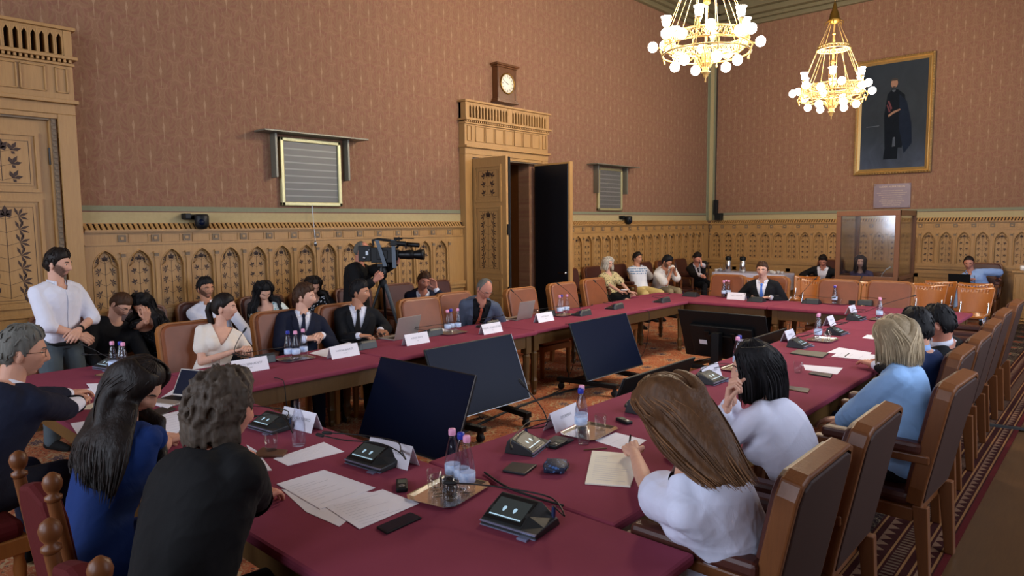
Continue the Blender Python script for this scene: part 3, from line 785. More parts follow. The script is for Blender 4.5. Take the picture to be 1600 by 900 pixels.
CH = Proto(conf_chair(False, 'leather')); CD = Proto(conf_chair(True, 'leather_dark', 'chair_oak_dark'))
G1 = 'leather chairs along the side table'
LC = [(2.5, 5.75, 'brown leather oak chair behind the woman in the white dress'), (3.38, 5.83, 'brown leather oak chair behind the man in the navy suit'), (4.12, 5.87, 'brown leather oak chair behind the man in the black suit'), (4.97, 5.62, 'empty brown leather oak chair behind the open laptop near the cameraman'), (5.68, 5.78, 'brown leather oak chair behind the bald man in the grey jacket'), (6.6, 5.51, 'empty brown leather oak chair in front of the open wooden door leaf'), (7.51, 5.55, 'empty brown leather oak chair in front of the black padded door'), (8.42, 5.65, 'empty brown leather oak chair nearest the blonde woman, last of the side row')]
for x, y, l in LC: CH((x, y, .012), -PI / 2 + random.uniform(-.07, .07), l, 'chair', G1)
G2 = 'leather chairs along the right-hand table'
RC = [(2.45, 1.13, .0, 'dark leather oak armchair of the woman in the white T-shirt, nearest the camera'), (3.16, 1.12, .0, 'dark leather oak armchair of the woman in the white blazer'),
      (4.2, .99, -.05, 'dark leather oak armchair of the woman in the light blue jacket'), (5.1, 1.12, 0, 'dark leather oak armchair of the man in the blue jacket'),
      (5.8, 1.12, .0, 'dark leather oak armchair of the dark-suited man at the far right'), (6.63, 1.15, .02, 'empty dark leather armchair, first beyond the seated men on the right'),
      (7.53, 1.18, .0, 'empty dark leather armchair, second beyond the seated men on the right'), (8.45, 1.18, .0, 'empty dark leather armchair at the far end of the right-hand row')]
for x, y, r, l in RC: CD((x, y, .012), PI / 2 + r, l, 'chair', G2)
G3 = 'leather chairs around the end table'
FC = [(9.86, 4.66, PI, 'empty leather oak chair at the end table beside the tray of four bottles'), (9.96, 4.03, PI, 'leather oak chair of the man with the blue tie'),
      (9.86, 3.02, PI, 'empty leather oak chair at the end table behind the tray of two bottles'), (9.96, 2.4, PI, 'empty leather oak chair at the end table, nearest the right-hand row')]
for x, y, r, l in FC: CH((x, y, .012), r, l, 'chair', G3)
G4 = 'leather chairs against the side wall'
WC = [(1.95, 'of the man in the black shirt'), (2.62, 'of the woman in the black top'), (3.3, 'of the bespectacled man in the white shirt'), (4.0, 'of the woman in the floral blouse'), (4.65, 'of the woman in the spotted top'),
      (5.3, 'standing empty behind the cameraman\'s tripod'), (6.05, 'of the man resting his head on his hand'), (6.75, 'standing empty beside the door frame'),
      (10.0, 'standing empty beside the blonde woman'), (10.75, 'of the blonde woman with the patterned blouse'), (11.65, 'of the man with yellow shorts'), (12.65, 'of the man in the white polo shirt'),
      (13.45, 'standing empty between the polo shirt and the corner man'), (14.2, 'of the man in the black suit by the coffee table')]
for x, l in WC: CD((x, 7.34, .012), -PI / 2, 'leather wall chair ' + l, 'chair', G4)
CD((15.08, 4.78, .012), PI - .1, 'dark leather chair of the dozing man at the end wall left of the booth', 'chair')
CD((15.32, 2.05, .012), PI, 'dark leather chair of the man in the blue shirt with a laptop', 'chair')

# ================================================================== PLYWOOD CHAIRS   (front = +x)
def ply_chair():
    root = empty('plywood_chair', (0, 0, 0))
    def shell(name, pts_fn, us, vs_, th, holes=None):
        b = MB(); nu, nv = len(us), len(vs_)
        for sgn in (0, 1):
            for i in range(nu):
                for j in range(nv):
                    p = V3(pts_fn(us[i], vs_[j])); q = V3(pts_fn(us[i] + .001, vs_[j])) - p; r = V3(pts_fn(us[i], vs_[j] + .001)) - p
                    n_ = q.cross(r).normalized(); b.v.append(tuple(p + n_ * (th * sgn)))
        idx = lambda s_, i, j: s_ * nu * nv + i * nv + j
        hole = lambda i, j: holes and holes(i, j)
        for s_ in (0, 1):
            for i in range(nu - 1):
                for j in range(nv - 1):
                    if not hole(i, j): b.f.append((idx(s_, i, j), idx(s_, i + 1, j), idx(s_, i + 1, j + 1), idx(s_, i, j + 1))); b.mi.append(0); b.sm.append(True)
        for i in range(nu - 1):
            for j in range(nv - 1):
                if hole(i, j): continue
                for (di, dj, e0, e1) in ((-1, 0, (i, j), (i, j + 1)), (1, 0, (i + 1, j), (i + 1, j + 1)), (0, -1, (i, j), (i + 1, j)), (0, 1, (i, j + 1), (i + 1, j + 1))):
                    a, c = i + di, j + dj
                    if a < 0 or c < 0 or a >= nu - 1 or c >= nv - 1 or hole(a, c):
                        b.f.append((idx(0, *e0), idx(0, *e1), idx(1, *e1), idx(1, *e0))); b.mi.append(0); b.sm.append(False)
        return b.build(name, 'plywood', root)
    # backrest: curved sheet flaring upwards, a row of slots near the top
    us = [0.0, .12, .25, .4, .55, .7, .78, .80, .86, .88, .94, 1.0]
    vs_ = [-1 + k * 2 / 34 for k in range(35)]
    def bk(u, v):
        wd = .19 + .045 * u - (.02 * (u > .97)); z = .40 + u * .43
        dip = .012 * (1 - v * v) * (u > .9) * -1
        return (-.20 - u * .10 - .035 * (1 - v * v), v * wd, z + dip)
    shell('backrest', bk, us, vs_, .012, lambda i, j: i in (7, 8) and j % 3 == 1 and 4 <= j <= 30)
    def st(u, v):
        return (-.21 + u * .45, v * (.2 + .015 * math.sin(u * PI)), .45 - .02 * math.sin(u * PI) * (1 - v * v) - .02 * max(0, u - .8) / .2)
    shell('seat', st, [k / 8 for k in range(9)], [-1 + k / 4 for k in range(9)], .012)
    for s in (-1, 1):
        b = MB(); b.tube([(.2, s * .22, 0), (.17, s * .2, .25), (.15, s * .17, .43)], .011, n=8); b.build('leg', 'chrome', root)
        b = MB(); b.tube([(-.27, s * .22, 0), (-.2, s * .2, .25), (-.17, s * .17, .42), (-.24, s * .17, .6)], .011, n=8); b.build('leg', 'chrome', root)
    for x in (.15, -.17): b = MB(); b.tube([(x, -.17, .42), (x, .17, .42)], .01); b.build('crossbar', 'chrome', root)
    return root
PC = Proto(ply_chair())
G5 = 'orange plywood chairs behind the end table'
for (x, y, l) in ((12, 5.1, 'orange plywood chair behind the right shoulder of the man with the blue tie'), (12.2, 4.12, 'orange plywood chair behind the microphone right of the man with the blue tie'), (12.95, 4.52, 'orange plywood chair in front of the man dozing at the end wall'), (12.3, 3.28, 'orange plywood chair showing between the two pale-lit leather chairs'), (12.5, 2.72, 'orange plywood chair behind the last leather chair of the end table'), (12.3, 2.35, 'orange plywood chair right of the last leather chair, front row'), (13.1, 2.37, 'orange plywood chair right of the last leather chair, back row'), (12.2, 1.74, 'orange plywood chair in front of the man with the laptop, front row'), (12.95, 1.84, 'orange plywood chair in front of the man with the laptop, back row')):
    PC((x, y, .012), PI + random.uniform(-.06, .06), l, 'chair', G5, (1.05, 1.05, 1.05))

# ================================================================== RED VELVET CHAIRS   (front = +x)
def velvet_chair():
    root = empty('velvet_chair', (0, 0, 0))
    b = MB(); b.box(-.22, -.25, .40, .25, .25, .49); b.build('seat', 'red_velvet', root, bevel=.035)
    b = MB(); b.box(-.25, -.26, .33, .26, .26, .41); b.build('seat_frame', 'chair_oak', root, bevel=.006)
    b = MB(); b.prism([(-.155, .5), (.155, .5), (.155, .92), (.12, .99), (0, 1.02), (-.12, .99), (-.155, .92)], lambda a, c, t: (-.235 - (c - .5) * .12 + t, a, c), -.03, .035)
    b.build('backrest', 'red_velvet', root, bevel=.02)
    for s in (-1, 1):
        b = MB(); b.tube([(-.21 - .06, s * .175, 0), (-.225, s * .175, .45), (-.30, s * .175, 1.0)], [.022, .024, .02], n=8)
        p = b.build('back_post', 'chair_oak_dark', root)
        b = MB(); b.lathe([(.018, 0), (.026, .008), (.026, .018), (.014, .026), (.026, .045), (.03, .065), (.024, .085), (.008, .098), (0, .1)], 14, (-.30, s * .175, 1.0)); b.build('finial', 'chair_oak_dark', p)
        b = MB(); b.lathe([(.02, 0), (.026, .03), (.02, .06), (.03, .25), (.022, .3), (.03, .34)], 10, (.22, s * .22, 0)); b.build('leg', 'chair_oak', root)
    return root
VC = Proto(velvet_chair())
VC((.79, 2.0, .012), .05, 'red velvet chair of the curly-haired man, its finials at the bottom edge', 'chair', 'red velvet chairs')
VC((.88, 2.76, .012), .05, 'red velvet chair of the woman in the blue dress', 'chair', 'red velvet chairs')
VC((.5, 4.12, .012), .1, 'red velvet chair of the man with grey hair and glasses', 'chair', 'red velvet chairs')

# ================================================================== SCREENS ON ROLLING STANDS   (screen faces +x)
def tv():
    root = empty('screen_on_stand', (0, 0, 0)); t_ = math.radians(22)
    T = Matrix.Translation((0, 0, .50)) @ Matrix.Rotation(-t_, 4, 'Y')
    b = MB(); b.T = T; b.box(-.022, -.565, -.33, .0, .565, .33); b.box(-.085, -.40, -.27, -.02, .40, .16); b.build('screen_housing', 'black_plastic', root, bevel=.008)
    b = MB(); b.T = T; b.box(0, -.555, -.315, .003, .555, .32); b.build('screen', 'screen_black', root)
    b = MB(); b.T = T; b.box(-.001, -.566, -.334, .004, .566, -.328); b.box(-.002, .562, -.33, .004, .568, .33); b.build('bezel', 'grey_metal', root)
    b = MB(); b.T = T; b.box(-.12, -.16, -.05, -.085, .16, .06); b.box(-.11, -.2, .02, -.088, -.14, .1); b.box(-.11, .14, .02, -.088, .2, .1); b.build('wall_mount', 'black_metal', root, bevel=.003)
    b = MB(); b.box(-.26, -.05, .1, -.15, .05, .56); b.build('column', 'black_metal', root, bevel=.006)
    b = MB(); b.T = T; b.box(-.088, .2, -.1, -.086, .3, -.04); b.box(-.088, -.3, .0, -.086, -.22, .03); b.build('rating_label', 'paper', root)
    for sy in (-1, 1):
        b = MB(); b.box(-.42, -.035, .09, .34, .035, .14); f = b.build('foot', 'black_metal', root, bevel=.006)
        f.matrix_local = Matrix.Translation((0, sy * .34, 0)) @ Matrix.Rotation(sy * -.12, 4, 'Z')
        for x in (-.38, .30):
            c = MB(); c.T = Matrix.Translation((x, 0, .035)) @ Matrix.Rotation(PI / 2, 4, 'X')
            c.lathe([(.0, -.025), (.03, -.025), (.035, -.018), (.035, .018), (.03, .025), (0, .025)], 18); c.T = Matrix.Identity(4); c.box(x - .012, -.03, .04, x + .012, .03, .10)
            c.build('caster', 'rubber', f)
    b = MB(); b.box(-.24, -.36, .09, -.17, .36, .14); b.build('crossbar', 'black_metal', root, bevel=.004)
    return root
TVP = Proto(tv())
TVP((3.30, 4.03, .012), PI, 'large dark screen on a rolling stand tilted towards the near table, closest to the camera', 'screen', 'screens tilted inside the ring of tables')
TVP((4.42, 4.42, .012), -PI / 2, 'dark screen on a rolling stand, second from the camera, with two small light reflections', 'screen', 'screens tilted inside the ring of tables')
TVP((6.48, 4.40, .012), -PI / 2, 'dark blue screen on a rolling stand before the far part of the side table', 'screen', 'screens tilted inside the ring of tables')
TVP((7.92, 3.66, .012), 0, 'screen seen from its black back, facing the end table', 'screen', 'screens tilted inside the ring of tables')
TV5 = TVP((4.95, 2.95, .012), PI / 2, "screen behind the white blazer woman's name card, only its top edge showing", 'screen', 'screens tilted inside the ring of tables')
TV6 = TVP((7.12, 2.95, .012), PI / 2, 'screen behind the far right-hand name cards, only its top edge showing', 'screen', 'screens tilted inside the ring of tables')

for q in (TV5, TV6): q.scale = (1, 1, .88)
# ================================================================== CHANDELIERS
def chandelier(lab, loc, power):
    root = empty('chandelier', loc, .2, lab, 'chandelier', 'brass ring chandeliers')
    R0 = .48; z0 = 0
    def openring(name, R, za, zb, n=48, flare=0):
        b = MB()
        for zz, rr in ((za, R), (zb, R + flare)): b.tube([(rr * math.cos(2 * PI * i / 40), rr * math.sin(2 * PI * i / 40), zz) for i in range(40)], .012, n=6, closed=True)
        for i in range(n):
            a0, a1 = 2 * PI * i / n, 2 * PI * (i + 1) / n; am = (a0 + a1) / 2; zm = (za + zb) / 2
            P = lambda a, z: ((R + flare * (z - za) / (zb - za)) * math.cos(a), (R + flare * (z - za) / (zb - za)) * math.sin(a), z)
            b.tube([P(a0, za), P(am, zb), P(a1, za)], .0055, n=4); b.tube([P(a0, zb), P(am, za), P(a1, zb)], .0055, n=4)
            b.ell(P(am, zm), (.011, .011, .014), 5, 4)
        return b.build(name, 'gold', root)
    openring('ring', R0, z0, z0 + .11)
    b = MB(); b.tube([((R0 + .02) * math.cos(2 * PI * i / 40), (R0 + .02) * math.sin(2 * PI * i / 40), z0 - .09) for i in range(40)], .012, n=6, closed=True)
    for i in range(12):
        a = 2 * PI * i / 12; b.tube([(R0 * math.cos(a), R0 * math.sin(a), 0), ((R0 + .05) * math.cos(a), (R0 + .05) * math.sin(a), -.05), ((R0 + .02) * math.cos(a), (R0 + .02) * math.sin(a), -.13)], .01, n=5)
        b.lathe([(0, -.03), (.012, -.02), (.016, 0), (0, .01)], 6, ((R0 + .02) * math.cos(a), (R0 + .02) * math.sin(a), -.13))
    b.build('lower_ring', 'gold', root)
    openring('upper_ring', .25, .70, .755, 26, -.02)
    # stem, finial, crown
    b = MB(); b.tube([(0, 0, -.16), (0, 0, 1.2)], .016, n=8)
    for z, r in ((.5, .045), (.95, .03), (-.12, .05)): b.ell((0, 0, z), (r, r, r * .8), 12, 8)
    b.build('stem', 'gold', root)
    b = MB(); b.lathe([(0, -.42), (.012, -.41), (.006, -.37), (.03, -.345), (.034, -.32), (.05, -.31), (.052, -.29), (.036, -.28), (.045, -.22), (.06, -.2), (.06, -.19), (.04, -.18), (.05, -.12), (.07, -.09), (.02, -.06)], 16)
    for i in range(8):
        a = 2 * PI * i / 8 + .2; c_, s_ = math.cos(a), math.sin(a)
        b.tube([(.05 * c_, .05 * s_, -.24), (.12 * c_, .12 * s_, -.12), (.22 * c_, .22 * s_, -.09), (.34 * c_, .34 * s_, -.12), (.42 * c_, .42 * s_, -.07)], [.013, .011, .01, .01, .008], n=5)
    b.build('boss', 'gold', root)
    b = MB(); b.lathe([(.012, 1.10), (.06, 1.12), (.09, 1.14), (.10, 1.17), (.075, 1.2), (.07, 1.26), (.04, 1.33), (.025, 1.41), (.0, 1.48)], 12)
    for i in range(8):
        a = 2 * PI * i / 8; c_, s_ = math.cos(a), math.sin(a); b.tube([(.08 * c_, .08 * s_, 1.16), (.13 * c_, .13 * s_, 1.14), (.14 * c_, .14 * s_, 1.09)], .006, n=4)
    b.build('crown', 'brass_dark', root)
    b = MB()
    for i in range(12):
        a = 2 * PI * i / 12; b.tube([(R0 * math.cos(a), R0 * math.sin(a), .11), (.245 * math.cos(a + (.12 if i % 2 else -.12)), .245 * math.sin(a + (.12 if i % 2 else -.12)), .70)], .0035, n=4)
    for i in range(8):
        a = 2 * PI * i / 8; b.tube([(.225 * math.cos(a), .225 * math.sin(a), .755), (.07 * math.cos(a), .07 * math.sin(a), 1.12)], .003, n=4)
    b.tube([(0, 0, 1.45), (0, 0, ZC - loc[2])], .006, n=6)
    b.build('suspension_rods', 'gold', root)
    # candle-like arms: six upright tulips, twelve outward and eight hanging globes
    def lamp(px, py, pz, kind, a):
        b = MB(); c_, s_ = math.cos(a), math.sin(a); r = math.hypot(px, py)
        if kind == 'up': b.tube([(R0 * c_, R0 * s_, .08), (r * c_, r * s_, pz - .05)], .012, n=6); b.lathe([(.012, -.09), (.03, -.05), (.035, -.03), (.02, -.025)], 10, (px, py, pz))
        elif kind == 'out': b.tube([(R0 * c_, R0 * s_, .03), ((r - .06) * c_, (r - .06) * s_, .0), (r * c_, r * s_, pz)], .009, n=6)
        else: b.tube([(.36 * c_, .36 * s_, -.09), (px, py, pz + .05)], .009, n=6); b.lathe([(.012, .07), (.03, .05), (.032, .035)], 10, (px, py, pz))
        arm = b.build('lamp_arm', 'gold', root)
        g = MB()
        if kind == 'up': g.lathe([(.02, -.03), (.042, -.005), (.05, .03), (.045, .055), (.062, .085), (.05, .08), (.0, .05)], 12, (px, py, pz))
        else: g.ell((px, py, pz), (.058, .058, .06), 12, 8)
        g.build('bulb', 'bulb', arm)
    for i in range(6): a = 2 * PI * i / 6 + .1; lamp(.48 * math.cos(a), .48 * math.sin(a), .24, 'up', a)
    for i in range(12): a = 2 * PI * i / 12 + .35; lamp((.61 if i % 2 else .54) * math.cos(a), (.61 if i % 2 else .54) * math.sin(a), (.02 if i % 2 else .1), 'out', a)
    for i in range(6): a = 2 * PI * i / 6 + .6; lamp(.36 * math.cos(a), .36 * math.sin(a), -.2, 'down', a)
    l = bpy.data.lights.new('chandelier_glow', 'POINT'); l.energy = power; l.color = (1.0, .82, .60); l.shadow_soft_size = .4
    o = bpy.data.objects.new('chandelier_glow', l); COLL.objects.link(o); o.parent = root; o.location = (0, 0, .5); o['kind'] = 'light'
    return root
def vline(px, py, t):   # point along the sight line
    return V3((0, 0, CAM_H)) + (cam_f + cam_r * ((px - 800) / FPX) - cam_u * ((py - 450) / FPX)) * t
chandelier('brass ring chandelier with lit bulbs, nearer one cut by the top edge', vline(1103, 72, 8.0), 360)
chandelier('brass ring chandelier with lit bulbs, farther one beside the portrait', vline(1300, 146, 11.2), 150)
# ================================================================== PEOPLE
UP = V3((0, 0, 1))
def yawv(deg): a = math.radians(deg); return V3((math.cos(a), math.sin(a), 0))
def remesh(mb, vox, smooth=3, fac=.5):
    me = mb.mesh('tmp'); o = bpy.data.objects.new('tmp', me); COLL.objects.link(o)
    r = o.modifiers.new('r', 'REMESH'); r.mode = 'VOXEL'; r.voxel_size = vox; r.use_smooth_shade = True
    if smooth: s = o.modifiers.new('s', 'SMOOTH'); s.factor = fac; s.iterations = smooth
    dg = bpy.context.evaluated_depsgraph_get(); out = bpy.data.meshes.new_from_object(o.evaluated_get(dg))
    bpy.data.objects.remove(o); bpy.data.meshes.remove(me); return out
def vco(me):
    a = np.empty(len(me.vertices) * 3, np.float32); me.vertices.foreach_get('co', a); return a.reshape(-1, 3)
def vno(me):
    a = np.empty(len(me.vertices) * 3, np.float32); me.vertices.foreach_get('normal', a); return a.reshape(-1, 3)
def setco(me, a): me.vertices.foreach_set('co', a.astype(np.float32).ravel()); me.update()
def fcent(me, co):
    n = len(me.polygons); lt = np.empty(n, np.int32); ls = np.empty(n, np.int32); me.polygons.foreach_get('loop_total', lt); me.polygons.foreach_get('loop_start', ls)
    lv = np.empty(len(me.loops), np.int32); me.loops.foreach_get('vertex_index', lv)
    return (np.add.reduceat(co[lv], ls, axis=0) / lt[:, None])
def del_faces(me, mask):
    b = bmesh.new(); b.from_mesh(me); b.faces.ensure_lookup_table()
    bmesh.ops.delete(b, geom=[b.faces[i] for i in np.nonzero(mask)[0]], context='FACES'); b.to_mesh(me); b.free()
def wrinkle(me, amp, seed, k=26.0):
    co, no = vco(me), vno(me); rs = np.random.RandomState(seed); h = np.zeros(len(co))
    wq = co + .02 * np.sin(co[:, [1, 2, 0]] * 17 + seed)
    for i in range(7):
        d = rs.normal(size=3); d /= np.linalg.norm(d); kk = k * (.6 + 1.1 * rs.rand())
        h += (1 - np.abs(np.sin(wq @ d * kk + rs.rand() * 6))) ** 2 * (1 / 7)
    setco(me, co + no * ((h - .38) * amp * 2)[:, None])
def limb(mb, pts, rad, n=12, m=0, flat=1.0, up=None):
    P = [V3(p) for p in pts]; d0 = (P[1] - P[0]).normalized(); d1 = (P[-1] - P[-2]).normalized(); r0, r1 = rad[0], rad[-1]
    path = [P[0] - d0 * r0 * .98, P[0] - d0 * r0 * .85, P[0] - d0 * r0 * .5] + P + [P[-1] + d1 * r1 * .5, P[-1] + d1 * r1 * .85, P[-1] + d1 * r1 * .98]
    R_ = [r0 * .15, r0 * .53, r0 * .87] + list(rad) + [r1 * .87, r1 * .53, r1 * .15]
    return mb.tube(path, R_, n=n, m=m, flat=flat, up=up)
def ik(S, W, la, lb, hint):
    d = W - S; L = d.length; mx = (la + lb) * .995
    if L > mx: k = L / mx; la *= k; lb *= k; 
    L = max(L, abs(la - lb) * 1.05 + .01); d.normalize()
    x = (la * la - lb * lb + L * L) / (2 * L); h = math.sqrt(max(0, la * la - x * x))
    n = hint - d * hint.dot(d)
    if n.length < 1e-4: n = d.orthogonal()
    return S + d * x + n.normalized() * h
RINGS = {'m': [(-.20, .11, .09, 0), (-.10, .158, .115, 0), (.0, .17, .125, -.005), (.15, .16, .118, 0), (.35, .152, .112, .0), (.55, .162, .118, .0), (.72, .178, .125, .0), (.85, .18, .12, -.005), (.93, .155, .10, -.012), (.99, .10, .075, -.015), (1.04, .06, .055, -.012)],
         'f': [(-.20, .11, .09, 0), (-.10, .165, .12, 0), (.0, .175, .125, -.008), (.15, .15, .11, 0), (.35, .125, .095, .0), (.55, .138, .105, .004), (.72, .152, .122, .012), (.85, .155, .108, .0), (.93, .135, .088, -.01), (.99, .09, .068, -.012), (1.04, .05, .048, -.01)]}
NU, NV = 56, 60
def head_grid(features=True, fem=False, age=0):
    th = np.linspace(0, PI, NV + 1)[:, None]; ph = (np.arange(NU) / NU * 2 * PI)[None, :]
    dx, dy, dz = np.sin(th) * np.cos(ph), np.sin(th) * np.sin(ph), np.cos(th) * np.ones_like(ph)
    x, y, z = .094 * dx, .0745 * dy, .116 * dz
    k = np.clip(-z / .11, 0, 1); k = k * k * (3 - 2 * k)
    y = y * (1 - (.40 if fem else .34) * k); x = np.where(x > 0, x * (1 - .06 * k), x * (1 - .5 * k) * 1.06)
    if features:
        g = lambda v, s: np.exp(-(v / s) ** 2); F = (x > 0) * 1.0; ay = np.abs(y)
        na = np.clip((.018 - z) / .05, 0, 1) * np.clip((z + .052) / .012, 0, 1)
        x = x + F * (.0215 * (.86 if fem else 1) * na * g(y, .0105 + .004 * np.clip(-z / .035, 0, 1)))
        x = x + F * (.004 * g(z - .024, .010) * g(ay - .025, .03) - .009 * g(ay - .031, .014) * g(z - .004, .012) + .004 * g(ay - .044, .018) * g(z + .022, .02))
        x = x + F * (.0055 * g(y, .022) * g(z + .0605, .0055) + .0055 * g(y, .019) * g(z + .0735, .006) - .0035 * g(y, .026) * g(z + .067, .0022) + .007 * g(y, .02) * g(z + .101, .014) - .004 * g(y, .02) * g(z + .086, .006))
    return np.stack([x, y, z], -1)
HG = {(f, m): head_grid(f, m) for f in (0, 1) for m in (0, 1)}
GF = [(i * NU + j, (i + 1) * NU + j, (i + 1) * NU + (j + 1) % NU, i * NU + (j + 1) % NU) for i in range(NV) for j in range(NU)]
def hairline(az, front=.066, temple=.04, side=-.025, ear=.018, nape=-.072):
    a = np.degrees(np.abs(az)); return np.interp(a, [0, 28, 48, 62, 78, 88, 104, 122, 180], [front, front - .004, temple, temple - .02, side, ear, ear - .004, nape, nape])
def surf_x(y, z, fem):
    G = HG[(1, fem)].reshape(-1, 3); d = (G[:, 1] - y) ** 2 + (G[:, 2] - z) ** 2 + (G[:, 0] < 0) * 1; return float(G[np.argmin(d), 0])

for nm, c in dict(skin='#c08d74', skin_pale='#cf9f88', skin_warm='#b57f62', skin_ruddy='#bd7f69').items():
    t = MT(nm); cc = lin(c); n = t.noise(22, detail=3); va = t.nt.nodes.new('ShaderNodeAttribute'); va.attribute_name = 'tone'; sx = t.nt.nodes.new('ShaderNodeSeparateXYZ'); t.nt.links.new(va.outputs['Vector'], sx.inputs[0])
    base = t.mix(n, tuple(q * .88 for q in cc), tuple(min(1, q * 1.1) for q in cc)); bd = t.mix(N(t.nt, sx.outputs[0]) * (t.noise(260, detail=1) * .5 + .7), base, lin('#32221a'))
    t.color(t.mix(N(t.nt, sx.outputs[1]), bd, lin('#9c5c50'))); t.set(rough=.55, spec=.3, sss=0.0); t.bump(t.noise(140), dist=.0008, strength=.4); MATS[nm] = t.m
plain('lips', '#a5685a', .5); plain('lips_red', '#9c3b3e', .35); plain('eye_white', '#cfc6be', .2); plain('iris', '#22170f', .15)
def hairmat(nm, c1, c2, rough=.42, lt=True):
    if lt: hairmat(nm + '_light', c2, '#' + ''.join('%02x' % min(255, int(int(c2[i:i + 2], 16) * 1.15 + 2)) for i in (1, 3, 5)), rough, False)
    t = MT(nm); n = t.noise(60, (1, 1, .12), detail=3); m = t.noise(9, (1, 1, .4), detail=2)
    t.color(t.mix((n * .7 + m * .5 - .1).clamp(), lin(c1), lin(c2))); t.set(rough=rough + .12, spec=.22); t.bump(n, dist=.006, strength=.8); MATS[nm] = t.m
hairmat('hair_dark', '#0e0b0a', '#241a15'); hairmat('hair_black', '#09090b', '#1c1a1c', .5); hairmat('hair_brown', '#2a1a10', '#4f3422'); hairmat('hair_chestnut', '#2d1b10', '#6e4c30')
hairmat('hair_grey', '#33332f', '#7d7a72', .55); hairmat('hair_curly', '#1f1813', '#5d5044', .5); hairmat('hair_blond', '#5e4d36', '#ab987a'); hairmat('hair_white', '#8d877c', '#c9c2b4', .6); hairmat('beard', '#3d2a20', '#6b4e3d', .7); hairmat('stubble', '#86604e', '#a37a66', .7)
def fabric(nm, c, rough=.85, scale=14, b=.006, sheen=.0, weave=True, var=.1):
    t = MT(nm); c = lin(c); n = t.noise(scale * .5, detail=3); f = t.noise(350, detail=1)
    t.color(t.mix((n * .7 + f * .3), tuple(q * (1 - var) for q in c), tuple(min(1, q * (1 + var)) for q in c))); t.set(rough=rough, sheen=sheen, spec=.25)
    t.bump(t.noise(scale, (1, 1, .55), detail=3, dist=.9) + f * .04, dist=b, strength=.55); MATS[nm] = t.m
for nm, c in dict(shirt_white='#d9dae6', shirt_cream='#dcd2c6', blazer_white='#d6d8ea', tee_white='#d3d6ea', suit_navy='#111629', suit_black='#101115', suit_black_warm='#0a0a0c', suit_charcoal='#22262c', jacket_grey='#4b5364',
                 trousers_grey='#4c565c', trousers_black='#101116', dress_blue='#0e2a60', jacket_light_blue='#8db2de', jacket_blue='#16294f', shirt_blue='#8ba6d2', shorts_yellow='#c9b173', polo_white='#d8d3cc',
                 knit_black='#0e0e10', tie_dark='#1a1716', tie_navy='#141a2e', tie_blue='#4a74c4', tie_rust='#9c4a34', shirt_black='#0f1014', skirt_black='#121214', shoe='#0c0b0b', sweater_mauve='#4d4560', trousers_khaki='#9a8a6a').items(): fabric(nm, c)
def print_fabric(nm, base, c1, c2, sc):
    t = MT(nm); v = t.vor(sc); v2 = t.vor(sc * 1.7, (1.3, 1, .8)); t.color(t.mix(v.lt(.3), t.mix(v2.lt(.22), lin(base), lin(c2)), lin(c1))); t.set(rough=.85, spec=.2); t.bump(t.noise(14), dist=.005); MATS[nm] = t.m
print_fabric('print_floral', '#cfd8d4', '#3f8f9c', '#c9a35a', 28); print_fabric('print_spots', '#c9b98a', '#23211d', '#3a352c', 30); print_fabric('print_dots', '#0d0d10', '#c9c9cf', '#0d0d10', 34); print_fabric('print_lace', '#0b0b0e', '#0b0b0e', '#596068', 42)
def stripes():
    t = MT('tee_print'); x, y, z = t.xyz(); n = t.noise(40, (1, 1, .3)); band = (z - 1.0).abs().lt(.13) * (x.abs().lt(.2)); st = ((z * 22.0).frac()).gt(.55) * n.gt(.45)
    t.color(t.mix(band * st, lin('#d5d6dc'), lin('#5a7a9c'))); t.set(rough=.85); MATS['tee_print'] = t.m
stripes()

